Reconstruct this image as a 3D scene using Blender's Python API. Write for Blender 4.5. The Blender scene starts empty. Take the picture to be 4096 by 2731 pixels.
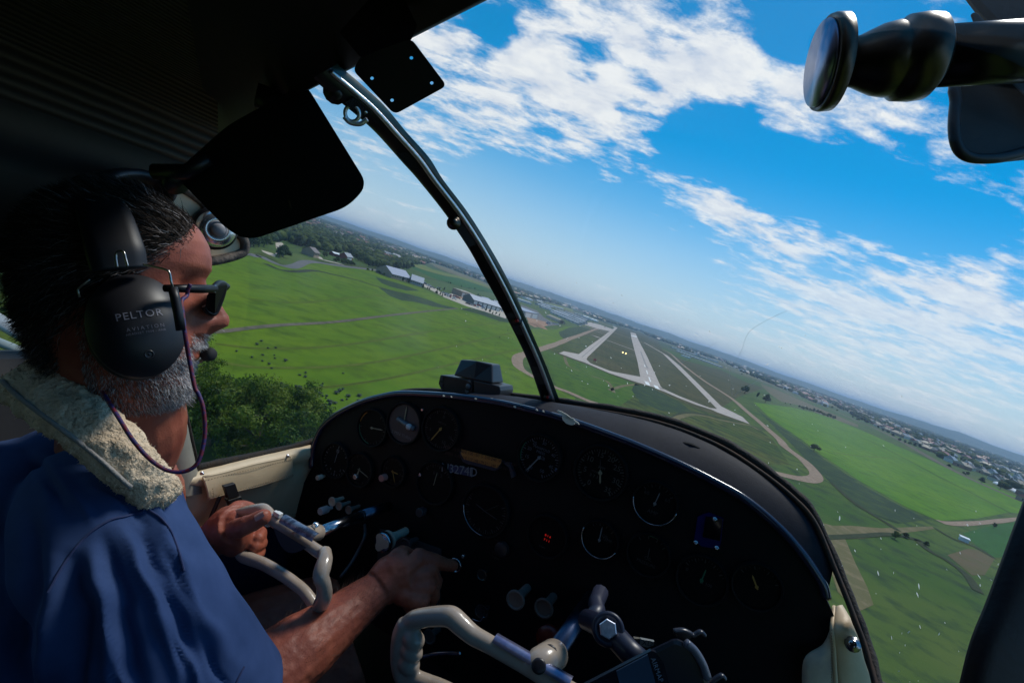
import bpy, math, random
import numpy as np
from mathutils import Vector, Matrix, noise as mnoise

# ------------------------------------------------------------------ camera
ALT = 35.0
HOR_ROLL = math.radians(19.2)      # horizon tilt seen by the photographer
HOR_PITCH = math.radians(6.2)
FPX = 2048.0                       # focal length for a 4096 wide frame (18 mm)
cF = np.array([0, math.cos(HOR_PITCH), -math.sin(HOR_PITCH)])
_up = np.array([0, math.sin(HOR_PITCH), math.cos(HOR_PITCH)])
_h = np.array([1.0, 0, 0])
cR = math.cos(HOR_ROLL) * _h + math.sin(HOR_ROLL) * _up
cU = -math.sin(HOR_ROLL) * _h + math.cos(HOR_ROLL) * _up
EYE = np.array([0, 0, ALT])
sc = bpy.context.scene
C = sc.collection
cam_d = bpy.data.cameras.new('camera')
cam = bpy.data.objects.new('camera', cam_d)
C.objects.link(cam)
cam.matrix_world = Matrix(((cR[0], cU[0], -cF[0], 0), (cR[1], cU[1], -cF[1], 0), (cR[2], cU[2], -cF[2], ALT), (0, 0, 0, 1)))
cam_d.sensor_width = 36; cam_d.lens = 18
cam_d.clip_start = 0.02; cam_d.clip_end = 60000
sc.camera = cam

# ------------------------------------------------------------------ sun, sky, exposure
SUN_AZ = math.radians(40)          # clockwise from +Y
SUN_EL = math.radians(60)
sun_d = bpy.data.lights.new('sun', 'SUN'); sun_d.energy = 2.6; sun_d.angle = math.radians(13)
sun_d.color = (1.0, 0.95, 0.87)
sun = bpy.data.objects.new('sun', sun_d); C.objects.link(sun)
_sd = Vector((math.sin(SUN_AZ) * math.cos(SUN_EL), math.cos(SUN_AZ) * math.cos(SUN_EL), math.sin(SUN_EL)))
sun.rotation_euler = _sd.to_track_quat('Z', 'Y').to_euler()
sun.location = (0, 0, 300)
sc.view_settings.view_transform = 'Standard'; sc.view_settings.look = 'None'
sc.view_settings.exposure = 0.18; sc.view_settings.gamma = 1; sc.view_settings.use_curve_mapping = False
sc.cycles.use_denoising = True
sc.cycles.max_bounces = 8; sc.cycles.diffuse_bounces = 3; sc.cycles.glossy_bounces = 3
sc.cycles.transparent_max_bounces = 12; sc.cycles.volume_bounces = 0
sc.cycles.sample_clamp_indirect = 4

world = bpy.data.worlds.new('World'); sc.world = world; world.use_nodes = True
wt = world.node_tree; wt.nodes.clear()
def wn(t, **k):
    n = wt.nodes.new(t)
    for a, b in k.items(): setattr(n, a, b)
    return n
def wmath(op, a, b=None, c=None, clamp=False):
    n = wn('ShaderNodeMath', operation=op, use_clamp=clamp)
    for i, v in enumerate((a, b, c)):
        if v is None: continue
        if isinstance(v, (int, float)): n.inputs[i].default_value = v
        else: wt.links.new(v, n.inputs[i])
    return n.outputs[0]
def wvec(op, a, b=None):
    n = wn('ShaderNodeVectorMath', operation=op)
    for i, v in enumerate((a, b)):
        if v is None: continue
        if isinstance(v, (tuple, list)): n.inputs[i].default_value = v
        else: wt.links.new(v, n.inputs[i])
    return n
sky = wn('ShaderNodeTexSky', sky_type='NISHITA', sun_disc=False)
sky.sun_elevation = SUN_EL; sky.sun_rotation = SUN_AZ
sky.air_density = 1.0; sky.dust_density = 0.6; sky.ozone_density = 2.5; sky.altitude = 1500
hs = wn('ShaderNodeHueSaturation'); hs.inputs['Saturation'].default_value = 1.62; hs.inputs['Hue'].default_value = 0.484
hs.inputs['Value'].default_value = 1.2
wt.links.new(sky.outputs[0], hs.inputs['Color'])
tc = wn('ShaderNodeTexCoord')
D_ = wvec('NORMALIZE', tc.outputs['Generated']).outputs[0]
sep = wn('ShaderNodeSeparateXYZ'); wt.links.new(D_, sep.inputs[0])
zc = wmath('MAXIMUM', sep.outputs[2], 0.0)
den = wmath('ADD', zc, 0.14)
px = wmath('DIVIDE', sep.outputs[0], den); py = wmath('DIVIDE', sep.outputs[1], den)
comb = wn('ShaderNodeCombineXYZ'); wt.links.new(px, comb.inputs[0]); wt.links.new(py, comb.inputs[1])
def wnoise(scale, detail, rough, vec, dist=0.0):
    n = wn('ShaderNodeTexNoise'); n.inputs['Scale'].default_value = scale; n.inputs['Detail'].default_value = detail
    n.inputs['Roughness'].default_value = rough; n.inputs['Distortion'].default_value = dist
    wt.links.new(vec, n.inputs['Vector']); return n.outputs['Fac']
mp = wn('ShaderNodeMapping'); mp.inputs['Rotation'].default_value = (0, 0, math.radians(-14)); mp.inputs['Scale'].default_value = (0.95, 1.35, 1)
mp.inputs['Location'].default_value = (2.3, 0.4, 0)
wt.links.new(comb.outputs[0], mp.inputs[0])
n1 = wnoise(1.9, 9, 0.60, mp.outputs[0], 0.15)
n2 = wnoise(6.5, 10, 0.66, mp.outputs[0], 0.2)
dens = wmath('ADD', wmath('MULTIPLY', n1, 0.60), wmath('MULTIPLY', n2, 0.40))
def sray(x, y):
    v = (x - 2048) / FPX * cR + (1365.5 - y) / FPX * cU + cF
    return v / np.linalg.norm(v)
# the weather of that day: where the cloud field is thick (+) and where it opens (-); direction, reach in radians, amount
CLOUDS = [((2000, 150), .20, .16), ((2350, 60), .16, .14), ((2600, 150), .17, .22), ((2850, 260), .13, .24), ((3100, 400), .12, .24), ((3350, 480), .11, .24),
          ((3600, 560), .09, .22), ((3780, 600), .06, .12), ((1800, 420), .16, .13), ((2150, 420), .15, .15), ((2450, 560), .10, .15), ((1500, 380), .16, .10),
          ((2500, 730), .07, .14), ((2750, 830), .09, .17), ((3050, 900), .11, .20), ((3350, 1010), .11, .2), ((3650, 1130), .10, .2), ((3950, 1240), .10, .18),
          ((3980, 800), .09, .12), ((3100, 1200), .10, .06), ((3600, 1400), .12, .06), ((2100, 660), .06, .05), ((2300, 1060), .10, .16), ((2700, 1250), .10, .14), ((3300, 1350), .12, .16), ((3900, 1600), .14, .2), ((1700, 900), .08, .1),
          ((2930, 560), .07, -.22), ((3200, 690), .09, -.24), ((3500, 760), .09, -.22), ((2750, 520), .06, -.14), ((1990, 110), .045, -.16), ((2350, 250), .05, -.14),
          ((3150, 160), .05, -.17), ((1950, 900), .14, -.14), ((2350, 930), .12, -.16), ((2700, 1050), .10, -.12), ((3780, 900), .07, -.14), ((3350, 60), .08, -.14), ((3050, 330), .03, -.1), ((2560, 330), .05, -.12), ((2180, 560), .05, -.10), ((1900, 260), .05, -.08), ((2700, 60), .05, -.08), ((2000, 760), .07, -.1)]
for (cx, cy), s, amt in CLOUDS:
    v = sray(cx, cy)
    d = wvec('DISTANCE', D_, tuple(v)).outputs['Value']
    mr = wn('ShaderNodeMapRange', interpolation_type='SMOOTHERSTEP')
    wt.links.new(d, mr.inputs[0]); mr.inputs[1].default_value = 0; mr.inputs[2].default_value = s * 1.5
    mr.inputs[3].default_value = amt * (.42 if amt > 0 else 1.0); mr.inputs[4].default_value = 0
    dens = wmath('ADD', dens, mr.outputs[0])
mr = wn('ShaderNodeMapRange', interpolation_type='SMOOTHSTEP'); wt.links.new(dens, mr.inputs[0])
mr.inputs[1].default_value = 0.520; mr.inputs[2].default_value = 0.665; mr.inputs[3].default_value = 0; mr.inputs[4].default_value = 1
cov = mr.outputs[0]
cr = wn('ShaderNodeValToRGB'); wt.links.new(n2, cr.inputs[0])
cr.color_ramp.elements[0].position = .38; cr.color_ramp.elements[0].color = (6.3, 6.7, 7.5, 1)
cr.color_ramp.elements[1].position = .6; cr.color_ramp.elements[1].color = (8.3, 8.35, 8.4, 1)
# haze towards the horizon
hz = wn('ShaderNodeMapRange', interpolation_type='SMOOTHSTEP'); wt.links.new(sep.outputs[2], hz.inputs[0])
hz.inputs[1].default_value = -0.02; hz.inputs[2].default_value = 0.34; hz.inputs[3].default_value = 0.85; hz.inputs[4].default_value = 0
mixh = wn('ShaderNodeMix', data_type='RGBA'); wt.links.new(hz.outputs[0], mixh.inputs[0])
wt.links.new(hs.outputs[0], mixh.inputs[6]); mixh.inputs[7].default_value = (4.9, 5.8, 6.8, 1)
covh = wmath('MULTIPLY', cov, wmath('SUBTRACT', 1.0, wmath('MULTIPLY', hz.outputs[0], 0.55)))
mixc = wn('ShaderNodeMix', data_type='RGBA'); wt.links.new(covh, mixc.inputs[0])
wt.links.new(mixh.outputs[2], mixc.inputs[6]); wt.links.new(cr.outputs[0], mixc.inputs[7])
bg = wn('ShaderNodeBackground'); bg.inputs['Strength'].default_value = 0.1
wt.links.new(mixc.outputs[2], bg.inputs['Color'])
wo = wn('ShaderNodeOutputWorld'); wt.links.new(bg.outputs[0], wo.inputs[0])

# ------------------------------------------------------------------ frames of reference
def ray(x, y): return (x - 2048) / FPX * cR + (1365.5 - y) / FPX * cU + cF
def CP(x, y, d): return EYE + ray(x, y) * d
def G(x, y, z=0.0):
    v = ray(x, y); return EYE + v * ((ALT - z) / max(-v[2], 0.0035))
_fw = ray(2987, 1472)
YAW = math.atan2(_fw[0], _fw[1]); BANK = math.radians(5)
aF = np.array([math.sin(YAW), math.cos(YAW), 0])
_r0 = np.array([math.cos(YAW), -math.sin(YAW), 0]); _z = np.array([0, 0, 1.0])
aR = _r0 * math.cos(BANK) + _z * math.sin(BANK)
aU = _z * math.cos(BANK) - _r0 * math.sin(BANK)
def A(x, y, z): return EYE + aR * x + aF * y + aU * z
def AX(px_, py_, x):
    v = ray(px_, py_); return EYE + v * (x / (v @ aR))
def AY(px_, py_, y):
    v = ray(px_, py_); return EYE + v * (y / (v @ aF))
def AZ(px_, py_, z):
    v = ray(px_, py_); return EYE + v * (z / (v @ aU))
def air(p): q = np.asarray(p) - EYE; return np.array([q @ aR, q @ aF, q @ aU])
def cdepth(p): return float((np.asarray(p) - EYE) @ cF)
def K(x0, y0, s):                      # the photograph was measured in enlarged windows
    return lambda x, y: (x0 + x / s, y0 + y / s)
DD = K(0, 0, 2352 / 4096)
def nz(v): v = np.asarray(v, float); return v / (np.linalg.norm(v) + 1e-12)

# ------------------------------------------------------------------ materials
MATS = {}
def mat(name, col, rough=0.6, metal=0.0, col2=None, nscale=8.0, bump=0.0, bscale=60.0, coat=0.0, spec=0.5, sss=0.0, det=4, lo=.35, hi=.65, emis=None, em=0, bdist=0.002, coords='Object', alpha=None, stretch=None, bdet=4):
    if name in MATS: return MATS[name]
    m = bpy.data.materials.new(name); m.use_nodes = True; MATS[name] = m
    t = m.node_tree; b = t.nodes['Principled BSDF']
    b.inputs['Base Color'].default_value = (*col, 1); b.inputs['Roughness'].default_value = rough
    b.inputs['Metallic'].default_value = metal; b.inputs['Coat Weight'].default_value = coat
    b.inputs['Specular IOR Level'].default_value = spec
    m.diffuse_color = (*col, 1)
    if sss: b.inputs['Subsurface Weight'].default_value = sss; b.inputs['Subsurface Radius'].default_value = (.01, .004, .002); b.inputs['Subsurface Scale'].default_value = 1
    if emis: b.inputs['Emission Color'].default_value = (*emis, 1); b.inputs['Emission Strength'].default_value = em
    tcn = t.nodes.new('ShaderNodeTexCoord'); vec = tcn.outputs[coords]
    if stretch:
        mpn = t.nodes.new('ShaderNodeMapping'); mpn.inputs['Scale'].default_value = stretch; t.links.new(vec, mpn.inputs[0]); vec = mpn.outputs[0]
    if col2:
        n = t.nodes.new('ShaderNodeTexNoise'); n.inputs['Scale'].default_value = nscale; n.inputs['Detail'].default_value = det; n.inputs['Roughness'].default_value = .62
        t.links.new(vec, n.inputs['Vector'])
        r = t.nodes.new('ShaderNodeValToRGB'); r.color_ramp.elements[0].position = lo; r.color_ramp.elements[1].position = hi
        r.color_ramp.elements[0].color = (*col, 1); r.color_ramp.elements[1].color = (*col2, 1)
        t.links.new(n.outputs['Fac'], r.inputs[0]); t.links.new(r.outputs[0], b.inputs['Base Color'])
    if bump:
        n = t.nodes.new('ShaderNodeTexNoise'); n.inputs['Scale'].default_value = bscale; n.inputs['Detail'].default_value = bdet
        t.links.new(vec, n.inputs['Vector'])
        bp = t.nodes.new('ShaderNodeBump'); bp.inputs['Strength'].default_value = bump; bp.inputs['Distance'].default_value = bdist
        t.links.new(n.outputs['Fac'], bp.inputs['Height']); t.links.new(bp.outputs[0], b.inputs['Normal'])
    return m

# ------------------------------------------------------------------ mesh building
class MB:
    def __init__(s): s.v = []; s.f = []; s.m = []; s.n = 0
    def add(s, vs, fs, mi=0):
        vs = np.asarray(vs, float).reshape(-1, 3)
        s.v.append(vs); s.f.extend([tuple(i + s.n for i in f) for f in fs]); s.m.extend([mi] * len(fs)); s.n += len(vs)
        return s
    def box(s, c, ax, ay, az, mi=0):       # half-axis vectors
        c, ax, ay, az = map(lambda q: np.asarray(q, float), (c, ax, ay, az))
        vs = [c + i * ax + j * ay + k * az for k in (-1, 1) for j in (-1, 1) for i in (-1, 1)]
        fs = [(0, 2, 3, 1), (4, 5, 7, 6), (0, 1, 5, 4), (2, 6, 7, 3), (0, 4, 6, 2), (1, 3, 7, 5)]
        if np.linalg.det(np.array([ax, ay, az])) < 0: fs = [f[::-1] for f in fs]
        return s.add(vs, fs, mi)
    def tube(s, pts, rad, seg=12, caps=True, mi=0, up=None, flat=1.0, closed=False):
        pts = np.asarray(pts, float); n = len(pts)
        rad = np.broadcast_to(np.asarray(rad, float), (n,)) if np.ndim(rad) < 2 else np.asarray(rad)
        T = np.gradient(pts, axis=0) if not closed else np.roll(pts, -1, 0) - np.roll(pts, 1, 0)
        T = T / (np.linalg.norm(T, axis=1, keepdims=True) + 1e-12)
        u = np.asarray(up, float) if up is not None else (np.array([0, 0, 1.0]) if abs(T[0][2]) < .9 else np.array([1.0, 0, 0]))
        rings = []
        for i in range(n):
            u = u - T[i] * (u @ T[i]); u = nz(u); w = np.cross(T[i], u)
            a = np.arange(seg) / seg * 2 * math.pi
            rings.append(pts[i] + rad[i] * (np.cos(a)[:, None] * w + flat * np.sin(a)[:, None] * u))
            if up is not None: u = np.asarray(up, float)
        V = np.concatenate(rings); F = []
        for i in range(n if closed else n - 1):
            k = (i + 1) % n
            for j in range(seg): F.append((i * seg + j, i * seg + (j + 1) % seg, k * seg + (j + 1) % seg, k * seg + j))
        if caps and not closed: F.append(tuple(range(seg))[::-1]); F.append(tuple((n - 1) * seg + j for j in range(seg)))
        return s.add(V, F, mi)
    def lathe(s, prof, o, axis, seg=24, mi=0, up=None):    # prof: (radius, height)
        axis = nz(axis); u = np.array([0, 0, 1.0]) if abs(axis[2]) < .9 else np.array([1.0, 0, 0])
        if up is not None: u = np.asarray(up, float)
        u = nz(u - axis * (u @ axis)); w = np.cross(u, axis); V = []; F = []
        for r, h in prof:
            a = np.arange(seg) / seg * 2 * math.pi
            V.append(np.asarray(o) + axis * h + max(r, 1e-5) * (np.cos(a)[:, None] * w + np.sin(a)[:, None] * u))
        for i in range(len(prof) - 1):
            for j in range(seg): F.append((i * seg + j, i * seg + (j + 1) % seg, (i + 1) * seg + (j + 1) % seg, (i + 1) * seg + j))
        F.append(tuple(range(seg))[::-1]); F.append(tuple((len(prof) - 1) * seg + j for j in range(seg)))
        return s.add(np.concatenate(V), F, mi)
    def prism(s, pts, ext, mi=0):
        pts = np.asarray(pts, float); n = len(pts); q = pts + np.asarray(ext, float)
        F = [tuple(range(n)), tuple(range(n, 2 * n))[::-1]] + [(i, n + i, n + (i + 1) % n, (i + 1) % n) for i in range(n)]
        return s.add(np.concatenate([pts, q]), F, mi)
    def ball(s, c, rx, ry, rz, ax=None, seg=16, rings=10, mi=0):
        ax = ax if ax is not None else np.eye(3); V = []; F = []
        for i in range(rings + 1):
            t = math.pi * i / rings
            for j in range(seg):
                a = 2 * math.pi * j / seg
                V.append(np.asarray(c) + rx * math.sin(t) * math.cos(a) * ax[0] + ry * math.sin(t) * math.sin(a) * ax[1] + rz * math.cos(t) * ax[2])
        for i in range(rings):
            for j in range(seg): F.append((i * seg + j, (i + 1) * seg + j, (i + 1) * seg + (j + 1) % seg, i * seg + (j + 1) % seg))
        return s.add(V, F, mi)
    def grid(s, P, mi=0, wrap=False):      # P: rows x cols x 3
        P = np.asarray(P, float); r, c, _ = P.shape; F = []
        for i in range(r - 1):
            for j in range(c if wrap else c - 1): F.append((i * c + j, i * c + (j + 1) % c, (i + 1) * c + (j + 1) % c, (i + 1) * c + j))
        return s.add(P.reshape(-1, 3), F, mi)
    def mesh(s, name, center=None):
        V = np.concatenate(s.v) if s.v else np.zeros((0, 3)); me = bpy.data.meshes.new(name)
        if center is not None: V = V - center
        me.from_pydata(V.tolist(), [], s.f); me.polygons.foreach_set('material_index', s.m); return me
    def build(s, name, mats, parent=None, smooth=False, auto=None, recalc=False, bevel=0):
        V = np.concatenate(s.v); cen = (V.min(0) + V.max(0)) / 2
        if parent is None: cen[2] = V[:, 2].min()
        me = s.mesh(name, cen)
        return link(name, me, mats, cen, parent, smooth, bevel)
def link(name, me, mats, loc, parent=None, smooth=False, bevel=0):
    for m in (mats if isinstance(mats, (list, tuple)) else [mats]):
        if m.name not in me.materials: me.materials.append(m)
    if smooth:
        me.polygons.foreach_set('use_smooth', [True] * len(me.polygons))
    o = bpy.data.objects.new(name, me); C.objects.link(o)
    if parent is not None:
        o.parent = parent; o.matrix_parent_inverse = Matrix.Translation(-ROOTLOC[parent.name])
    ROOTLOC[o.name] = Vector(loc)
    o.location = Vector(loc)
    if smooth == 'auto':
        me.polygons.foreach_set('use_smooth', [True] * len(me.polygons))
        md = o.modifiers.new('edges', 'EDGE_SPLIT'); md.split_angle = math.radians(40)
    if bevel:
        b = o.modifiers.new('bevel', 'BEVEL'); b.width = bevel; b.segments = 2; b.limit_method = 'ANGLE'; b.angle_limit = math.radians(40)
    return o
ROOTLOC = {}
def thing(name, label, cat, loc, group=None):
    o = bpy.data.objects.new(name, None); C.objects.link(o); o.location = Vector(loc); o.empty_display_size = .05
    ROOTLOC[o.name] = Vector(loc); tag(o, label, cat, group); return o
def tag(o, label=None, cat=None, group=None, kind=None):
    if label: o['label'] = label
    if cat: o['category'] = cat
    if group: o['group'] = group
    if kind: o['kind'] = kind
    return o
def spl(P, n=8, closed=False):
    P = np.asarray(P, float); N = len(P); out = []
    for i in range(N if closed else N - 1):
        p0 = P[(i - 1) % N] if closed or i > 0 else 2 * P[0] - P[1]
        p1 = P[i]; p2 = P[(i + 1) % N]
        p3 = P[(i + 2) % N] if closed or i + 2 < N else 2 * P[-1] - P[-2]
        for k in range(n):
            t = k / n
            out.append(.5 * ((2 * p1) + (-p0 + p2) * t + (2 * p0 - 5 * p1 + 4 * p2 - p3) * t * t + (-p0 + 3 * p1 - 3 * p2 + p3) * t ** 3))
    if not closed: out.append(P[-1])
    return np.array(out)
def lerp(a, b, t): return np.asarray(a) * (1 - t) + np.asarray(b) * t
def text_geo(s, size=1.0, align='CENTER', space=1.0):
    cu = bpy.data.curves.new('t', 'FONT'); cu.body = s; cu.size = size; cu.align_x = align; cu.align_y = 'CENTER'; cu.resolution_u = 2; cu.space_character = space
    ob = bpy.data.objects.new('t', cu); C.objects.link(ob)
    me = ob.to_mesh(); V = np.array([v.co[:] for v in me.vertices]).reshape(-1, 3); F = [tuple(p.vertices) for p in me.polygons]
    ob.to_mesh_clear(); bpy.data.objects.remove(ob); bpy.data.curves.remove(cu)
    return V, F
def text_on(mb, s, size, o, ux, uy, lift, mi=0, align='CENTER', space=1.0):
    V, F = text_geo(s, size, align, space)
    if len(V): mb.add(np.asarray(o) + V[:, :1] * ux + V[:, 1:2] * uy + lift, F, mi)
def remesh(mb, voxel, smooth_it=4, fac=.5):
    me = mb.mesh('tmp'); o = bpy.data.objects.new('tmp', me); C.objects.link(o)
    r = o.modifiers.new('r', 'REMESH'); r.mode = 'VOXEL'; r.voxel_size = voxel; r.use_smooth_shade = True
    if smooth_it: s_ = o.modifiers.new('s', 'SMOOTH'); s_.iterations = smooth_it; s_.factor = fac
    dg = bpy.context.evaluated_depsgraph_get(); dg.update()
    nm = bpy.data.meshes.new_from_object(o.evaluated_get(dg)); bpy.data.objects.remove(o)
    return nm
def recenter(me, name, mats, parent, disp=None):
    n = len(me.vertices); V = np.empty(n * 3); me.vertices.foreach_get('co', V); V = V.reshape(-1, 3)
    if disp is not None:
        N = np.empty(n * 3); me.vertices.foreach_get('normal', N); N = N.reshape(-1, 3)
        V = V + N * disp(V)[:, None]
    cen = (V.min(0) + V.max(0)) / 2; me.vertices.foreach_set('co', (V - cen).ravel()); me.update(); me.name = name
    return link(name, me, mats, cen, parent, True)
rng = random.Random(7); nr = np.random.RandomState(11)
# ================================================================== OUTSIDE: terrain
def ground_mat(name, a, b, sc_=.02, c=None, sc2=.3, rough=.95, stripes=None, lo=.35, hi=.65):
    """field: two tones in broad patches, a third in fine tufts, optional mowing/drill rows"""
    m = bpy.data.materials.new(name); m.use_nodes = True; t = m.node_tree; bs = t.nodes['Principled BSDF']
    bs.inputs['Roughness'].default_value = rough; bs.inputs['Specular IOR Level'].default_value = .15
    g = t.nodes.new('ShaderNodeNewGeometry')
    def noi(s, d, v=None):
        n = t.nodes.new('ShaderNodeTexNoise'); n.inputs['Scale'].default_value = s; n.inputs['Detail'].default_value = d; n.inputs['Roughness'].default_value = .65
        t.links.new(v or g.outputs['Position'], n.inputs['Vector']); return n.outputs['Fac']
    r = t.nodes.new('ShaderNodeValToRGB'); r.color_ramp.elements[0].color = (*a, 1); r.color_ramp.elements[1].color = (*b, 1)
    r.color_ramp.elements[0].position = lo; r.color_ramp.elements[1].position = hi
    t.links.new(noi(sc_, 6), r.inputs[0]); out = r.outputs[0]
    if c:
        r2 = t.nodes.new('ShaderNodeValToRGB'); r2.color_ramp.elements[0].position = .48; r2.color_ramp.elements[1].position = .66
        t.links.new(noi(sc2, 5), r2.inputs[0])
        mx = t.nodes.new('ShaderNodeMix'); mx.data_type = 'RGBA'; t.links.new(r2.outputs[0], mx.inputs[0]); t.links.new(out, mx.inputs[6]); mx.inputs[7].default_value = (*c, 1); out = mx.outputs[2]
    if stripes:
        mpn = t.nodes.new('ShaderNodeMapping'); mpn.inputs['Rotation'].default_value = (0, 0, math.radians(stripes[0])); t.links.new(g.outputs['Position'], mpn.inputs[0])
        w = t.nodes.new('ShaderNodeTexWave'); w.inputs['Scale'].default_value = stripes[1]; w.inputs['Distortion'].default_value = 3; w.inputs['Detail'].default_value = 3; w.inputs['Detail Scale'].default_value = .6
        t.links.new(mpn.outputs[0], w.inputs['Vector'])
        mm = t.nodes.new('ShaderNodeMapRange'); t.links.new(w.outputs['Fac'], mm.inputs[0]); mm.inputs[3].default_value = 1 - stripes[2]; mm.inputs[4].default_value = 1
        mx = t.nodes.new('ShaderNodeMix'); mx.data_type = 'RGBA'; mx.blend_type = 'MULTIPLY'; mx.inputs[0].default_value = 1
        t.links.new(out, mx.inputs[6]); t.links.new(mm.outputs[0], mx.inputs[7]); out = mx.outputs[2]
    t.links.new(out, bs.inputs['Base Color'])
    bp = t.nodes.new('ShaderNodeBump'); bp.inputs['Strength'].default_value = .35; bp.inputs['Distance'].default_value = .12
    t.links.new(noi(1.6, 6), bp.inputs['Height']); t.links.new(bp.outputs[0], bs.inputs['Normal'])
    return m
GM = dict(
    base=ground_mat('prairie_grass', (.035, .085, .010), (.085, .115, .022), .010, (.024, .05, .016), .12),
    bright=ground_mat('green_crop', (.064, .138, .002), (.112, .176, .003), .018, (.058, .104, .002), .10, stripes=(20, .05, .07)),
    right=ground_mat('green_crop_right', (.062, .165, .003), (.105, .205, .005), .014, (.050, .12, .005), .12, stripes=(-35, .05, .07)),
    deep=ground_mat('dense_crop', (.018, .085, .012), (.03, .105, .016), .01, (.02, .07, .01), .2),
    lime=ground_mat('ripening_crop', (.10, .15, .02), (.16, .16, .035), .01),
    airport=ground_mat('airfield_grass', (.046, .056, .016), (.098, .082, .032), .014, (.034, .042, .014), .16, stripes=(8, .06, .10)),
    rough=ground_mat('rough_grass', (.034, .075, .009), (.100, .105, .020), .022, (.022, .042, .014), .11, stripes=(-48, .03, .3)),
    dark=ground_mat('weedy_grass', (.016, .036, .016), (.030, .055, .022), .05, (.045, .075, .016), .14),
    tan=ground_mat('dry_grass', (.15, .12, .055), (.10, .10, .04), .02, (.19, .15, .08), .2),
    dirt=ground_mat('dirt', (.25, .175, .12), (.31, .23, .165), .15, (.18, .125, .085), .8),
    earth=ground_mat('brown_earth', (.10, .085, .06), (.15, .125, .09), .04, (.07, .075, .04), .3),
    red=ground_mat('red_dirt', (.30, .17, .10), (.36, .22, .14), .1, (.22, .13, .08), .6),
    asphalt=ground_mat('old_asphalt', (.11, .11, .11), (.15, .145, .14), .08),
    concrete=ground_mat('pale_concrete', (.40, .34, .295), (.47, .41, .36), .05, (.34, .29, .25), .35),
    pale=ground_mat('pale_gravel', (.40, .35, .28), (.48, .42, .34), .05),
    paint=ground_mat('runway_paint', (.70, .69, .66), (.8, .79, .76), .5),
    rubber=ground_mat('tyre_marks', (.24, .22, .21), (.30, .28, .26), .2),
    track=ground_mat('worn_track', (.062, .098, .006), (.10, .125, .015), .2),
    ditch=ground_mat('ditch_weeds', (.025, .035, .015), (.04, .05, .02), .3),
)
# ground: one sheet to the horizon, denser near the field
mb = MB()
radii = [0, 60, 150, 300, 600, 1000, 1600, 2600, 4200, 7000, 12000, 20000, 36000]
for i, r in enumerate(radii[1:]): pass
seg = 72
P = [[(r * math.sin(a), r * math.cos(a), 0) for a in np.linspace(0, 2 * math.pi, seg, endpoint=False)] for r in radii[1:]]
mb.grid(P, wrap=True); mb.add(P[0], [tuple(range(seg))])
far = ground_mat('plains', (.045, .075, .022), (.17, .15, .07), .0013, (.02, .04, .016), .006, lo=.44, hi=.6)
me = mb.mesh('ground'); me.materials.append(GM['base']); me.materials.append(far)
for p in me.polygons:
    if p.center.length > 1900: p.material_index = 1
o = bpy.data.objects.new('ground', me); C.objects.link(o); tag(o, kind='structure')
# far rise of the plain, a low blue ridge
def ridge(name, dist, prof, depth, material, seed):
    mb = MB(); rows = []
    azs = np.linspace(-70, 80, 260)
    hh = np.interp(azs, [p[0] for p in prof], [p[1] for p in prof])
    for k, (dd, f_) in enumerate(((0, 0), (.35, .55), (.7, .9), (1, 1), (1.6, .6), (2.4, 0))):
        row = []
        for a, h in zip(azs, hh):
            n = mnoise.noise(Vector((a * .35, seed, k * .3))) * .25 + mnoise.noise(Vector((a * 2.2, seed, 5))) * .10
            r = dist + dd * depth
            row.append((r * math.sin(math.radians(a)), r * math.cos(math.radians(a)), max(h * f_ * (1 + n), -1 if k else -1)))
        rows.append(row)
    mb.grid(rows); o = mb.build(name, [material], None, True); tag(o, kind='structure'); return o
hillm = ground_mat('far_slope', (.05, .075, .03), (.10, .105, .045), .002, (.03, .05, .02), .01)
ridge('hills', 7200, [(-70, 20), (-45, 42), (-30, 60), (-12, 74), (0, 84), (12, 92), (22, 88), (30, 64), (36, 74), (41, 104), (46, 90), (60, 40), (80, 20)], 1600, hillm, 3)

def sheet(name, pts, m, z, kind='structure', px_=True):
    P = np.array([G(*p) if px_ else (p[0], p[1], 0) for p in pts]); P[:, 2] = z
    a = sum(P[i][0] * P[(i + 1) % len(P)][1] - P[(i + 1) % len(P)][0] * P[i][1] for i in range(len(P)))
    if a < 0: P = P[::-1]
    o = MB().add(P, [tuple(range(len(P)))]).build(name, [m]); return tag(o, kind=kind)
def ribbon(name, pts, w, m, z, n=6, k=None, kind='structure'):
    P = np.array([G(*p) for p in pts]); P = spl(P, n) if n else P; P[:, 2] = z
    T = np.gradient(P, axis=0); T /= np.linalg.norm(T, axis=1, keepdims=True) + 1e-9
    N = np.stack([-T[:, 1], T[:, 0], np.zeros(len(P))], 1)
    ww = np.array([w * (1 + .14 * mnoise.noise(Vector((q[0] * .03, q[1] * .03, 0)))) for q in P])[:, None] / 2
    o = MB().grid(np.stack([P - N * ww, P + N * ww], 0).transpose(1, 0, 2)).build(name, [m]); return tag(o, kind=kind)
def many(k, pts): return [k(*p) for p in pts]
R0 = K(900, 800, 1.568); R1 = K(1000, 880, 3.36); R2 = K(1500, 1000, 3.92); R3 = K(2050, 1150, 3.36); R4 = K(2650, 1280, 2.94)
RA = K(2000, 1100, 1.96); RB = K(2900, 1300, 1.096); R5 = K(3300, 1500, 1.96)
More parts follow.
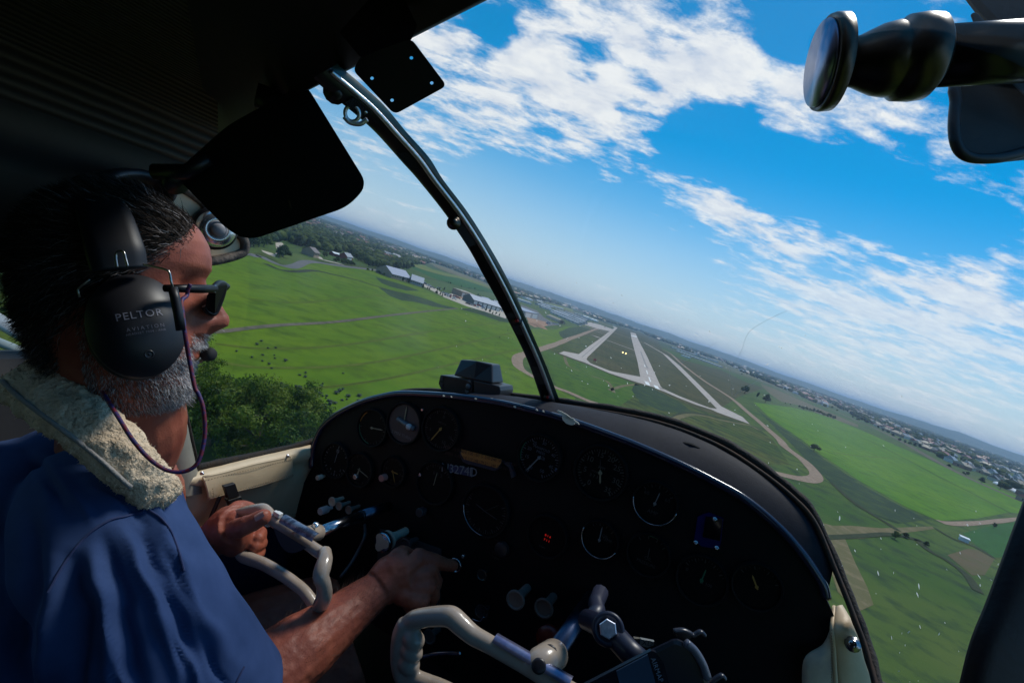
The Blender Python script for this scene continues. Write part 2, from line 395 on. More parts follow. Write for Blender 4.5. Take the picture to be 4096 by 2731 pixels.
# fields
sheet('crop_field', many(R1, [(0, 480), (140, 490), (360, 600), (540, 645), (640, 615), (720, 575), (860, 575), (1100, 610), (1500, 660), (1890, 705)]) + many(R2, [(230, 440), (700, 590), (930, 690), (1080, 750), (1500, 900), (1900, 1010), (2130, 1110)]) +
      many(R3, [(240, 560), (600, 560), (720, 520), (1120, 560), (880, 640), (480, 790), (370, 815), (200, 865), (60, 920), (20, 1000), (100, 1100), (220, 1180), (340, 1240)]) +
      [(2300, 1590), (2300, 1800), (1900, 1850), (1500, 1760), (1250, 1690), (1100, 1640), (760, 1520), (650, 1300), (780, 1080)], GM['bright'], .05)
sheet('weedy_patch', many(R2, [(60, 590), (300, 640), (560, 700), (800, 770), (1050, 860), (1250, 905), (1300, 925), (1100, 915), (880, 880), (650, 820), (420, 790), (230, 720)]), GM['dark'], .10)
sheet('weedy_patch', many(R2, [(0, 420), (240, 490), (480, 560), (700, 640), (500, 640), (250, 580), (100, 520)]), GM['dark'], .10)
sheet('weedy_patch', many(R2, [(1300, 920), (1550, 910), (1850, 990), (2120, 1100), (2200, 1150), (1950, 1120), (1650, 1010), (1450, 960)]), GM['dark'], .10)
sheet('weedy_patch', many(R3, [(620, 600), (760, 540), (1000, 520), (1060, 580), (880, 650), (700, 700), (640, 650)]), GM['dark'], .10)
sheet('verge', many(R1, [(0, 440), (160, 440), (400, 520), (520, 580), (640, 560), (740, 520), (900, 530), (1150, 570), (1500, 610), (1890, 660), (1900, 700), (1500, 655), (1100, 605), (860, 570), (720, 568), (640, 607), (540, 635), (360, 592), (140, 482), (0, 470)]), GM['rough'], .06)
sheet('verge', many(R1, [(220, 430), (480, 470), (560, 440), (900, 540), (700, 545), (620, 590), (520, 610), (380, 560)]), ground_mat('mown_grass', (.06, .10, .018), (.09, .12, .025), .03), .08)
sheet('dense_crop_field', many(R2, [(560, 235), (700, 300), (900, 360), (1100, 410), (1300, 440), (1600, 540), (1880, 650), (1900, 680), (1650, 650), (1400, 590), (1150, 520), (900, 440), (740, 360), (600, 290)]), GM['deep'], .08)
sheet('ripening_field', many(R2, [(550, 225), (760, 235), (900, 300), (1150, 370), (1400, 430), (1700, 530), (1880, 620), (1600, 535), (1300, 436), (1100, 405), (900, 352), (700, 292)]), GM['lime'], .09)
sheet('dry_field', many(R2, [(890, 205), (1150, 290), (1400, 390), (1650, 480), (1850, 590), (1870, 615), (1700, 545), (1400, 440), (1150, 350), (930, 260)]), GM['tan'], .07)
sheet('pasture', many(R2, [(760, 420), (1100, 510), (1400, 600), (1800, 660), (1950, 720), (1960, 780), (1600, 720), (1300, 660), (1000, 600), (800, 540)]), ground_mat('pasture_grass', (.05, .10, .02), (.075, .115, .03), .03, (.04, .075, .02), .2), .06)
sheet('dry_field', many(R3, [(0, 20), (60, 60), (160, 110), (300, 150), (260, 160), (120, 120), (20, 70)]), GM['tan'], .07)
sheet('ripening_field', many(R3, [(440, 200), (560, 225), (700, 250), (820, 300), (800, 320), (700, 290), (560, 250)]), GM['lime'], .08)
sheet('yard', many(R2, [(740, 520), (930, 590), (1060, 680), (1300, 690), (1530, 760), (1930, 860), (2120, 960), (2180, 1120), (2000, 1060), (1700, 960), (1430, 880), (1090, 745), (900, 640), (760, 570)]), GM['pale'], .12)
sheet('yard', many(R3, [(110, 230), (330, 310), (420, 400), (560, 480), (640, 500), (460, 520), (260, 500), (200, 440)]), GM['asphalt'], .13)
sheet('dirt_lot', many(R3, [(190, 400), (280, 420), (440, 460), (480, 500), (430, 525), (300, 535), (230, 500)]), GM['red'], .15)
sheet('dirt_lot', many(R2, [(1210, 690), (1320, 690), (1420, 740), (1500, 790), (1400, 780), (1290, 730)]), GM['red'], .15)
# wheel tracks and drill lines worn into the crop
for pts in ([(-60, 900), (300, 930), (800, 900), (1300, 820), (1750, 760)], [(-60, 1010), (300, 1050), (900, 1020), (1400, 920), (1800, 830)], [(100, 1160), (500, 1180), (1000, 1120), (1500, 1010), (1850, 930)], [(150, 620), (500, 640), (900, 600), (1200, 590)]):
    for dy in (0, 7): ribbon('wheel_track', [R0(x, y + dy) for x, y in pts], .7, GM['track'], .09)
for pts in ([(240, 460), (500, 600), (760, 720), (940, 800)], [(380, 440), (700, 590), (1000, 720), (1200, 800)], [(480, 560), (600, 575), (760, 590), (900, 640)], [(600, 500), (900, 660), (1180, 790)]): ribbon('wheel_track', [RB(x, y) for x, y in pts], 1.0, GM['track'], .11)
for pts in ([(1060, 1190), (1200, 1230), (1300, 1290), (1360, 1411)], [(700, 930), (720, 1000), (760, 1060), (900, 1120)], [(1700, 1300), (1500, 1320), (1300, 1380)]): ribbon('foot_path', many(R3, pts), 2.2, GM['tan'], .10)
ribbon('creek_bank', many(RA, [(1330, 1160), (1400, 1115), (1500, 1095), (1600, 1105), (1720, 1135), (1850, 1160), (1960, 1180), (2030, 1215)]), 3.0, GM['tan'], .12)
ribbon('drainage_ditch', many(RA, [(1320, 1170), (1390, 1105), (1480, 1080), (1600, 1092), (1750, 1125), (1900, 1165), (2010, 1200), (2080, 1225)]), 3.0, GM['ditch'], .11)
# airfield
sheet('airfield_grass', many(R3, [(1060, 530), (1340, 560), (1420, 520), (1700, 600), (1950, 700)]) + many(R4, [(0, 350), (240, 470), (700, 590), (960, 720), (1200, 800), (900, 900), (690, 1030), (950, 1140), (1040, 1230), (640, 1120), (400, 1040), (0, 860)]) + many(R3, [(2060, 1430), (1700, 1310), (1300, 1160), (960, 1020), (620, 900), (560, 860), (690, 760), (900, 640), (1000, 590)]), GM['airport'], .06)
sheet('rough_field', many(R4, [(0, 860), (300, 960), (640, 1100), (1030, 1240), (1100, 1250), (1300, 1411), (1500, 1700), (900, 1700), (0, 1250), (-900, 900), (-1100, 700), (-700, 640)]), GM['rough'], .055)
sheet('green_patch', many(R3, [(470, 815), (560, 770), (880, 660), (1050, 640), (1140, 690), (1020, 790), (890, 885), (690, 850), (600, 885), (520, 850)]), GM['rough'], .075)
sheet('green_patch', many(RA, [(330, 590), (460, 625), (640, 690), (860, 780), (1090, 860), (1040, 960), (900, 1050), (700, 985), (440, 870)]), ground_mat('moist_grass', (.045, .105, .006), (.07, .125, .010), .03, (.03, .07, .010), .15), .07)
sheet('weedy_patch', many(RA, [(1060, 850), (1180, 880), (1280, 930), (1400, 990), (1500, 1070), (1440, 1090), (1250, 1060), (1100, 1000), (1030, 900)]), GM['dark'], .10)
runway = sheet('runway', many(R3, [(1585, 600), (1655, 617), (1700, 720), (1810, 930), (1900, 1130), (1990, 1330), (2020, 1380), (1860, 1330), (1722, 1290), (1718, 1210), (1680, 1000), (1635, 830), (1600, 690)]), GM['concrete'], .20)
taxi = sheet('taxiway', many(R3, [(1345, 518), (1365, 520), (1412, 541), (1340, 615), (1250, 705), (1150, 800), (1010, 935), (992, 968), (1050, 1020), (1300, 1118), (1400, 1142), (1717, 1200), (1722, 1290), (1500, 1218), (1300, 1152), (960, 1005), (870, 975), (625, 885), (690, 857), (890, 897), (1040, 780), (1170, 690), (1300, 592), (1370, 540)]), GM['concrete'], .16)
sheet('apron', many(R3, [(960, 465), (1060, 468), (1180, 500), (1345, 560), (1305, 587), (1100, 540), (980, 500)]), GM['concrete'], .14)
sheet('taxiway', many(R4, [(-220, 265), (-208, 266), (60, 420), (210, 545), (430, 760), (690, 1015), (940, 1140), (1025, 1225), (640, 1085), (570, 1052), (400, 1000), (200, 922), (0, 835), (0, 805), (200, 897), (450, 995), (560, 1035), (640, 1045), (300, 690), (0, 392)]), GM['concrete'], .18)
sheet('taxiway', many(R3, [(1990, 1330), (2030, 1372)]) + many(R4, [(0, 805), (0, 838)]) + many(R3, [(1900, 1345), (1940, 1340)]), GM['concrete'], .22)
for a, b, w in (((1260, 705), (1642, 845), 9), ((1350, 600), (1600, 685), 8), ((1700, 720), (1932, 800), 9), ((1085, 648), (1190, 680), 13), ((880, 500), (1250, 632), 7), ((910, 495), (1290, 612), 7), ((940, 490), (1310, 600), 7)):
    ribbon('taxiway', [R3(*a), R3(*b)], w, GM['concrete'], .15, n=0)
for a, b, w in (((1800, 1268), (1822, 1315), 3.2), ((1920, 1318), (1950, 1366), 3.2), ((1832, 1205), (1854, 1268), 1.0), ((1800, 1115), (1814, 1165), .9), ((1772, 1040), (1782, 1070), .9)):
    ribbon('runway_marking', [R3(*a), R3(*b)], w, GM['paint'], .26, n=0)
sheet('tyre_mark_strip', many(R3, [(1715, 860), (1730, 860), (1800, 1040), (1830, 1090), (1800, 1080), (1760, 990)]), GM['rubber'], .24)
sheet('runway_marking', many(R3, [(1592, 640), (1668, 655), (1672, 670), (1596, 650)]), GM['paint'], .26)
ribbon('taxiway_seam', [R3(930, 940), R3(1150, 750), R3(1340, 590)], .8, GM['rubber'], .21, n=0)
# dirt track round the airfield
track = many(R3, [(1165, 545), (1050, 585), (880, 650), (760, 690), (640, 740), (500, 790), (390, 825), (200, 885), (90, 925), (62, 985), (80, 1060), (130, 1110), (220, 1165), (340, 1230), (580, 1345), (760, 1411)]) + many(RA, [(700, 990), (890, 1055), (1250, 1230)])
ribbon('dirt_track', track, 5.6, GM['dirt'], .12)
track2 = many(R4, [(0, 345), (100, 400), (220, 510), (470, 700), (720, 860), (850, 950), (980, 1065), (1130, 1190), (1250, 1295), (1380, 1411)]) + many(RB, [(265, 535), (340, 590), (378, 628), (398, 655), (395, 672), (360, 678), (300, 668), (200, 642), (100, 600), (20, 560), (-150, 480)])
ribbon('dirt_track', track2, 5.6, GM['dirt'], .13)
ribbon('drainage_ditch', many(R0, [(-80, 830), (30, 820), (320, 788), (700, 765), (1000, 728), (1300, 695), (1460, 680)]), 2.2, GM['earth'], .14)
ribbon('drainage_ditch', many(R1, [(200, 585), (400, 670), (600, 695), (860, 682), (1100, 730), (1400, 800), (1700, 890), (1900, 950), (2200, 1040)]), 4.2, GM['ditch'], .14)
ribbon('road', many(R1, [(-60, 455), (30, 480), (110, 480), (220, 530), (360, 592), (470, 625), (560, 632), (640, 610), (720, 572), (800, 562), (900, 567), (1100, 602), (1500, 652), (1890, 700)]) + many(R2, [(240, 370)]), 7, GM['asphalt'], .12)
ribbon('drainage_ditch', many(R2, [(780, 440), (1100, 500), (1400, 590), (1800, 660)]), 5, GM['ditch'], .14)
# right hand side: crops, railway strip, tracks
sheet('crop_field', many(RB, [(125, 338), (300, 362), (420, 392), (480, 412), (620, 470), (760, 532), (900, 592), (1000, 640), (1180, 708), (1311, 765), (1400, 800), (1400, 830), (1240, 822), (1100, 848), (940, 858), (880, 835), (800, 800), (700, 745), (600, 690), (500, 620), (430, 575), (340, 505), (260, 450), (190, 400)]), GM['right'], .08)
sheet('weedy_patch', many(RB, [(100, 330), (160, 385), (240, 445), (320, 500), (430, 585), (600, 700), (800, 810), (900, 850), (760, 870), (650, 830), (520, 740), (430, 660), (380, 620), (330, 560), (230, 460)]), GM['dark'], .07)
sheet('dry_field', many(R4, [(1150, 745), (1330, 810), (1600, 930), (1950, 1080), (2300, 1230), (2300, 1260), (1900, 1130), (1650, 1010), (1400, 960), (1280, 880), (1180, 790)]), ground_mat('dry_strip', (.11, .10, .05), (.15, .12, .07), .03, (.08, .085, .035), .2), .06)
ribbon('railway_strip', many(R4, [(620, 510), (900, 620), (1150, 715), (1400, 820), (1600, 915), (1850, 1000), (2100, 1100), (2352, 1215)]) + many(R5, [(360, 400), (600, 520), (900, 690), (1200, 840), (1450, 950), (1560, 1000)]), 15, GM['earth'], .13)
ribbon('dirt_track', many(R5, [(900, 1150), (1000, 1165), (1180, 1160), (1350, 1145), (1480, 1130), (1600, 1120)]), 3.4, GM['dirt'], .13)
sheet('dry_field', many(R5, [(0, 1180), (200, 1180), (440, 1200), (840, 1185), (860, 1205), (600, 1240), (300, 1280), (0, 1290)]), GM['tan'], .07)
sheet('dry_field', many(R5, [(-60, 1150), (60, 1180), (160, 1290), (240, 1480), (330, 1660), (380, 1800), (250, 1860), (100, 1700), (0, 1400)]), GM['tan'], .075)
sheet('weedy_patch', many(R5, [(1080, 1240), (1300, 1180), (1500, 1150), (1500, 1420), (1330, 1430), (1180, 1330)]), GM['deep'], .07)
sheet('bare_field', many(R5, [(960, 1410), (1120, 1360), (1200, 1370), (1330, 1440), (1250, 1568), (1150, 1568)]), ground_mat('bare_plough', (.12, .085, .045), (.085, .085, .03), .08), .08)
for pts, w in (([(60, 850), (200, 980), (350, 1080), (500, 1170), (570, 1220)], 2.5), ([(720, 1290), (820, 1380), (950, 1450), (1100, 1560), (1200, 1700)], 2.5), ([(860, 1200), (1000, 1280), (1180, 1350), (1330, 1440)], 2), ([(0, 380), (250, 470), (560, 620), (900, 800), (1200, 950), (1450, 1080)], 2), ([(0, 1275), (300, 1260), (520, 1250), (760, 1300)], 2)):
    ribbon('drainage_ditch', many(R5, pts), w, GM['ditch'], .15)
# sandy clearing with a white pond cover by the wood
sheet('sand_patch', many(R1, [(340, 310), (400, 298), (440, 315), (460, 350), (430, 390), (400, 430), (350, 470), (320, 470), (390, 410), (350, 380)]), GM['pale'], .16)
sheet('sand_patch', many(R1, [(150, 405), (300, 450), (350, 485), (330, 498), (250, 470), (170, 430)]), GM['pale'], .16)
ribbon('driveway', many(R1, [(920, 490), (960, 530), (1100, 565), (1250, 600)]), 5, GM['pale'], .16)

# ================================================================== vegetation
leafA = mat('leaf', (.028, .062, .010), .75, col2=(.085, .13, .018), nscale=.5, det=2, spec=.2)
leafB = mat('leaf_dark', (.018, .042, .014), .75, col2=(.045, .08, .02), nscale=.5, det=2, spec=.2)
leafC = mat('leaf_light', (.06, .10, .015), .75, col2=(.11, .15, .03), nscale=.5, det=2, spec=.2)
def translucent(m, amt=.35):
    t = m.node_tree; bs = t.nodes['Principled BSDF']; o_ = [n for n in t.nodes if n.type == 'OUTPUT_MATERIAL'][0]
    tl = t.nodes.new('ShaderNodeBsdfTranslucent'); ms = t.nodes.new('ShaderNodeMixShader'); ms.inputs[0].default_value = amt
    src = bs.inputs['Base Color'].links[0].from_socket; t.links.new(src, tl.inputs[0]); t.links.new(bs.outputs[0], ms.inputs[1]); t.links.new(tl.outputs[0], ms.inputs[2]); t.links.new(ms.outputs[0], o_.inputs[0]); return m
for m_ in (leafA, leafB, leafC): translucent(m_)
bark = mat('bark', (.09, .07, .05), .9, col2=(.15, .12, .09), nscale=6)
def crown_mesh(name, seed, leaves, blobs, tall=1.0, mats=(leafA, bark), lsize=.06, core=True):
    """unit tree: height 1, crown width ~1"""
    r = np.random.RandomState(seed); mb = MB()
    cs = []
    for k in range(blobs):
        a = r.uniform(0, 6.28); q = r.uniform(0, .30) ; z = r.uniform(.34, .82)
        q *= 1.0 if z < .65 else .6
        cs.append((np.array([q * math.cos(a), q * math.sin(a), z * tall]), r.uniform(.13, .22)))
    cs.append((np.array([0, 0, .58 * tall]), .27))
    if core:
        for c, s in cs:
            V = []; F = []; rg, sg = 5, 7
            for i in range(rg + 1):
                t = math.pi * i / rg
                for j in range(sg):
                    a_ = 2 * math.pi * j / sg
                    V.append(c + s * .8 * r.uniform(.8, 1.15) * np.array([math.sin(t) * math.cos(a_), math.sin(t) * math.sin(a_), .9 * math.cos(t)]))
            for i in range(rg):
                for j in range(sg): F.append((i * sg + j, (i + 1) * sg + j, (i + 1) * sg + (j + 1) % sg, i * sg + (j + 1) % sg))
            mb.add(V, F, 0)
    per = leaves // len(cs)
    for c, s in cs:
        d = r.normal(size=(per, 3)); d /= np.linalg.norm(d, axis=1, keepdims=True)
        p = c + d * (s * r.uniform(.78, 1.12, (per, 1)))
        t1 = r.normal(size=(per, 3)); t1 -= d * (t1 * d).sum(1, keepdims=True) * .6; t1 /= np.linalg.norm(t1, axis=1, keepdims=True)
        t2 = np.cross(d, t1); sz = lsize * r.uniform(.5, 1.2, (per, 1))
        V = np.stack([p - t1 * sz, p + t2 * sz * .6, p + t1 * sz, p - t2 * sz * .6], 1).reshape(-1, 3)
        mb.add(V, [(4 * i, 4 * i + 1, 4 * i + 2, 4 * i + 3) for i in range(per)], 0)
    mb.tube([(0, 0, -.02), (.01, 0, .2), (.0, .01, .45 * tall)], [.035, .028, .015], 6, mi=1)
    me = mb.mesh(name)
    for m in mats: me.materials.append(m)
    return me
TREES = [crown_mesh('tree_round', 1, 420, 8), crown_mesh('tree_tall', 2, 420, 7, 1.1, (leafB, bark)), crown_mesh('tree_broad', 3, 420, 10, .9, (leafA, bark)), crown_mesh('tree_pale', 4, 400, 8, 1.0, (leafC, bark)), crown_mesh('tree_dark', 5, 420, 9, 1.0, (leafB, bark))]
cone = MB()
for k in range(7):
    z0 = .1 + k * .125; r_ = .26 * (1 - k / 7.5)
    V = [(r_ * (1 + .25 * math.sin(j * 2.4 + k)) * math.cos(j * 2 * math.pi / 11), r_ * (1 + .25 * math.sin(j * 2.4 + k)) * math.sin(j * 2 * math.pi / 11), z0 + .02 * math.sin(3 * j)) for j in range(11)] + [(0, 0, z0 + .22)]
    cone.add(V, [(j, (j + 1) % 11, 11) for j in range(11)] + [tuple(range(11))[::-1]], 0)
cone.tube([(0, 0, -.02), (0, 0, .2)], [.03, .025], 6, mi=1)
CON = cone.mesh('conifer'); CON.materials.append(leafB); CON.materials.append(bark)
def place(name, me, p, h, wd=None, rz=None, label=None, cat=None, group=None):
    o = bpy.data.objects.new(name, me); C.objects.link(o); o.location = (p[0], p[1], 0)
    w = wd if wd else h; o.scale = (w, w, h); o.rotation_euler = (0, 0, rng.uniform(0, 6.28) if rz is None else rz)
    return tag(o, label, cat, group)
TREESPOTS = []
GW = {'hedge trees along the bright crop': 'in the crop hedge', 'trees between the crop and the suburb': 'on the far crop edge', 'trees lining the railway strip': 'by the railway strip', 'trees beside the lodge': 'by the lodge', 'small trees round the yards': 'round the yards', 'bushes by the sand patch': 'by the sand', 'trees round the red barn': 'on the barn lawn'}
LANDMARKS = []      # (azimuth deg, distance, words) of things one can find
def landmark(px, words):
    p = G(*px); LANDMARKS.append((math.degrees(math.atan2(p[0], p[1])), math.hypot(p[0], p[1]), words))
def where_is(p):
    a = math.degrees(math.atan2(p[0], p[1])); d = math.hypot(p[0], p[1])
    b = min(LANDMARKS, key=lambda l: abs(l[0] - a) + .4 * abs(math.log(l[1] / d)) * 5)
    rel = 'left of' if a < b[0] - .9 else ('right of' if a > b[0] + .9 else ('behind' if d > b[1] * 1.12 else ('before' if d < b[1] * .92 else 'beside')))
    r_ = d / b[1]; far =  ('far ' if rel == 'behind' and False else '')
    return far + rel + ' ' + b[2]
def size_word(h, lo, hi): return 'small' if h < lo + (hi - lo) * .33 else ('tall' if h > lo + (hi - lo) * .67 else 'middling')
LM_ = []
def tree_at(pb, h, me, label, group=None, w=None, name='tree', cat='tree'):
    p = G(*pb); TREESPOTS.append(p)
    if group: label = size_word(h, 3, 9) + ' ' + label.split(' on ')[0].split(' in ')[0].split(' lining ')[0].split(' beside ')[0].split(' below ')[0].replace('small ', '') + ' ' + GW.get(group, 'in the row') + ', ' + where_is(p)
    return place(name, me, p, h, w, None, label, cat, group)
def height_at(pb, pt):
    p = G(*pb); d = math.hypot(p[0], p[1]); v = ray(*pt); return ALT + v[2] * d / math.hypot(v[0], v[1])
for px_, w_ in [(R1(390, 360), 'the white sand patch'), (R1(885, 480), 'the tan stone house'), (R1(1200, 500), 'the white roofed shed'), (R1(1330, 540), 'the red barn'), (R1(1650, 690), 'the bend of the road'), (R2(300, 440), 'the lodge gable'), (R2(650, 540), 'the lodge porch wing'), (R2(900, 590), 'the lodge car park'), (R2(1300, 420), 'the ripening field'), (R2(1430, 740), 'the tan warehouse'), (R2(1750, 880), 'the long green shop'),
                 (R3(230, 380), 'the flat blue hangar'), (R3(540, 420), 'the quonset hut'), (R3(740, 400), 'the row hangars'), (R3(1090, 450), 'the white gable hangar'), (R3(1380, 530), 'the left taxiway end'), (R3(1620, 610), 'the runway far end'), (R3(1830, 690), 'the right taxiway end'), (R4(285, 440), 'the white box trailer'), (R4(570, 470), 'the white apartment block'), (R4(700, 555), 'the storage row end'),
                 (R4(980, 860), 'the lone round tree'), (R4(1205, 970), 'the bushy tree'), (R4(1800, 1090), 'the crop hedge'), (R5(20, 340), 'the hedge end'), (R5(450, 440), 'the left crop edge trees'), (R5(660, 545), 'the middle crop edge trees'), (R5(970, 720), 'the low shrubby tree'), (R5(1225, 845), 'the dark edge tree'), (R5(1390, 880), 'the white greenhouses')]: landmark(px_, w_)
for pb, pt, me, w, lab in [(R4(965, 862), R4(985, 738), TREES[0], 1.15, 'large round tree alone beside the track, right of the taxiway'),
                   (R4(1105, 925), R4(1118, 835), TREES[1], .62, 'narrow tree just left of the bushy tree above the bright crop'),
                   (R4(1205, 970), R4(1200, 838), TREES[4], 1.0, 'dense bushy tree above the corner of the bright crop'),
                   (RB(388, 552), RB(392, 508), TREES[0], 1.3, 'lone small tree at the edge of the bright crop, above the track bend'),
                   (R5(785, 1340), R5(790, 1290), TREES[4], 1.3, 'dark bush on the ditch left of the white trailer'),
                   (R5(545, 1285), R5(545, 1210), TREES[3], 1.4, 'grey green bush at the crossing of the dry tracks'),
                   (R5(630, 1275), R5(630, 1225), TREES[4], 1.6, 'low dark bush right of the grey green bush at the crossing'),
                   (R5(1320, 1200), R5(1330, 1150), TREES[1], 1.1, 'small bare tree beside the pinkish track at the far right'),
                   (R5(1225, 845), R5(1222, 785), TREES[4], 1.2, 'dark tree on the far edge of the crop, left of the white greenhouses'),
                   (R5(1100, 785), R5(1100, 740), TREES[2], 1.5, 'wide bush on the far edge of the bright crop'),
                   (R5(970, 720), R5(970, 690), TREES[4], 1.6, 'low shrubby tree, smallest on the far edge of the bright crop')]:
    h = max(2.0, height_at(pb, pt)); tree_at(pb, h, me, lab, None, h * w)
# hedge of dark trees along the top of the bright crop
for x, y in [(1600, 1035), (1640, 1050), (1685, 1055), (1730, 1070), (1770, 1085), (1815, 1090), (1850, 1105), (1890, 1125), (1930, 1140), (1965, 1150), (2000, 1165), (1500, 1000), (1440, 985)]:
    h = rng.uniform(5, 7.5) if x > 1550 else 2.5; tree_at(R4(x, y), h, TREES[rng.choice((0, 1, 4))], 'dark tree in the hedge along the top edge of the bright crop', 'hedge trees along the bright crop', h * 1.1)
for x, y in [(30, 325), (70, 345), (410, 420), (450, 440), (490, 455), (530, 480), (580, 520), (620, 535), (660, 545), (700, 560), (735, 570), (880, 620), (1110, 690), (1370, 895)]:
    h = rng.uniform(5, 8); tree_at(R5(x, y), h, TREES[rng.choice((0, 1, 4))], 'dark tree in the line between the crop and the suburb', 'trees between the crop and the suburb', h * 1.25)
for x, y in [(930, 640), (990, 640), (1050, 655), (1105, 672), (1190, 700), (1230, 720), (1265, 735), (1305, 760), (1365, 780), (1450, 825), (1505, 845), (1560, 865), (1620, 885), (1660, 905), (1720, 925), (1780, 955), (1910, 1000), (1990, 1040), (2050, 1070), (2230, 1150), (2290, 1180), (930, 610), (850, 545), (760, 530), (700, 500)]:
    h = rng.uniform(5.5, 9); tree_at(R4(x, y), h, TREES[rng.choice((0, 2, 3, 0))], 'round tree lining the railway strip', 'trees lining the railway strip', h * 1.15)
# trees by the lodge and the yards on the left
for x, y, yt in [(430, 500, 400), (515, 540, 445), (740, 610, 510), (1000, 650, 570), (970, 640, 565), (1075, 650, 570)]:
    h = height_at(R2(x, y), R2(x, yt)); tree_at(R2(x, y), h, TREES[rng.choice((1, 4))], 'dark tree beside the long lodge and car park', 'trees beside the lodge', h * .6)
for x, y in [(820, 620), (850, 625), (1020, 700), (1050, 725), (960, 690), (1730, 965), (1790, 990), (1840, 1005), (1890, 1020), (1945, 1035), (2060, 1080), (2110, 1090), (1610, 720), (1640, 740), (1680, 760), (1150, 520), (1120, 510), (1180, 530), (1470, 600), (1500, 600), (1350, 580), (1560, 620), (1690, 650), (1100, 350), (1190, 375), (1265, 370)]:
    h = rng.uniform(2.6, 4.6); tree_at(R2(x, y), h, rng.choice((CON, CON, TREES[1], TREES[4])), 'small dark tree on the edge of the yards', 'small trees round the yards', h * .9)
for x, y in [(385, 500), (440, 500), (420, 480)]:
    h = 9; tree_at(R1(x, y), h, TREES[4], 'dark bush below the white sand patch', 'bushes by the sand patch', 12)
for x, y, h in [(1165, 570, 7), (1260, 600, 8), (1300, 600, 7), (1370, 620, 6), (1345, 600, 5), (1000, 500, 7), (810, 470, 9), (1240, 590, 5), (1130, 560, 4), (1580, 680, 3), (1640, 690, 3), (1795, 750, 4), (1730, 720, 4)]:
    tree_at(R1(x, y), h, TREES[rng.choice((0, 4))], 'tree on the lawn by the red barn', 'trees round the red barn', h * 1.2)
# the wood beyond the left field: near edge as single trees
cnt = 0
azl = lambda p: math.degrees(math.atan2(p[0], p[1]))
edge = many(R1, [(-60, 400), (60, 380), (200, 380), (330, 290), (520, 330), (700, 400), (900, 440), (1100, 455), (1300, 450), (1450, 560), (1600, 640), (1850, 680), (2100, 680), (2352, 610)])
E_ = [G(*e) for e in edge]; eaz = np.array([azl(p) for p in E_]); ed = np.array([math.hypot(p[0], p[1]) for p in E_])
order = np.argsort(eaz); eaz = eaz[order]; ed = ed[order]
def clear_zone(p):   # keep crops, runways and yards free of trees
    x, y = proj_(p)
    if x is None: return False
    for z in CLEAR:
        if inside(x, y, z): return True
    return False
def proj_(p):
    v = np.asarray(p, float) - EYE; z = v @ cF
    if z <= 0: return None, None
    return 2048 + FPX * (v @ cR) / z, 1365.5 - FPX * (v @ cU) / z
def inside(x, y, P):
    c = False; j = len(P) - 1
    for i in range(len(P)):
        if (P[i][1] > y) != (P[j][1] > y) and x < (P[j][0] - P[i][0]) * (y - P[i][1]) / (P[j][1] - P[i][1]) + P[i][0]: c = not c
        j = i
    return c
CLEAR = [many(R2, [(540, 215), (760, 225), (880, 200), (1150, 280), (1400, 380), (1650, 470), (1900, 590), (2000, 700), (2100, 1150), (1500, 900), (900, 700), (740, 560), (700, 400)]),
         many(R3, [(60, 120), (450, 190), (850, 300), (1180, 440), (1420, 510), (1700, 590), (1900, 680), (2352, 860), (2352, 1411), (0, 1411), (0, 200)]),
         many(R4, [(0, 280), (150, 330), (400, 400), (700, 480), (950, 620), (1400, 800), (2000, 1060), (2352, 1210), (2352, 1411), (0, 1411)]),
         many(R5, [(0, 200), (300, 360), (700, 540), (1000, 700), (1560, 960), (1560, 1568), (0, 1568)])]
tries = 0
while cnt < 235 and tries < 4000:
    tries += 1
    a = rng.uniform(eaz[0], eaz[-1] - 1); d0 = float(np.interp(a, eaz, ed)); d = d0 + 6 + rng.random() ** 1.3 * 300
    p = (d * math.sin(math.radians(a)), d * math.cos(math.radians(a)), 0)
    if clear_zone(p): continue
    h = rng.uniform(7, 12.5) ; k = rng.choice((0, 1, 2, 3, 4, 4, 1))
    if any((p[0] - q[0]) ** 2 + (p[1] - q[1]) ** 2 < 30 for q in TREESPOTS): continue
    TREESPOTS.append(p)
    lab = ['round green tree in the wood beyond the left field', 'tall dark tree in the wood beyond the left field', 'broad green tree in the wood beyond the left field', 'yellowish green tree in the wood beyond the left field', 'dense dark tree in the wood beyond the left field'][k]
    rank = 'front edge' if d < d0 + 45 else ('second rank' if d < d0 + 120 else 'depths')
    lab = size_word(h, 7, 12.5) + ' ' + ['round green', 'slender dark', 'broad green', 'yellowish', 'dense dark'][k] + ' tree in ' + rank + ' of wood, ' + where_is(p)
    place('tree', TREES[k], p, h, h * rng.uniform(.95, 1.3), None, lab, 'tree', 'trees of the wood beyond the left field'); cnt += 1
# ================================================================== buildings
def bm_(c, n): return mat('wall_' + n, c, .85, col2=tuple(q * .85 for q in c), nscale=.4)
WALLS = dict(tan=bm_((.36, .27, .19), 'tan'), white=bm_((.72, .72, .70), 'white'), grey=bm_((.38, .38, .37), 'grey'), green=bm_((.10, .13, .12), 'green'), red=bm_((.28, .05, .035), 'red'), cream=bm_((.62, .56, .46), 'cream'), brick=bm_((.30, .15, .10), 'brick'))
def rm_(c, n): return mat('roof_' + n, c, .45, col2=tuple(q * .86 for q in c), nscale=.25, spec=.5, bump=.4, bscale=3, stretch=(1, 14, 1), bdist=.05)
ROOFS = dict(pale=rm_((.42, .44, .48), 'pale'), blue=rm_((.30, .33, .42), 'blue'), white=rm_((.78, .79, .80), 'white'), grey=rm_((.28, .29, .31), 'grey'), brown=rm_((.16, .12, .10), 'brown'), dark=rm_((.09, .09, .10), 'dark'), red=rm_((.30, .11, .07), 'red'), tan=rm_((.40, .31, .20), 'tan'))
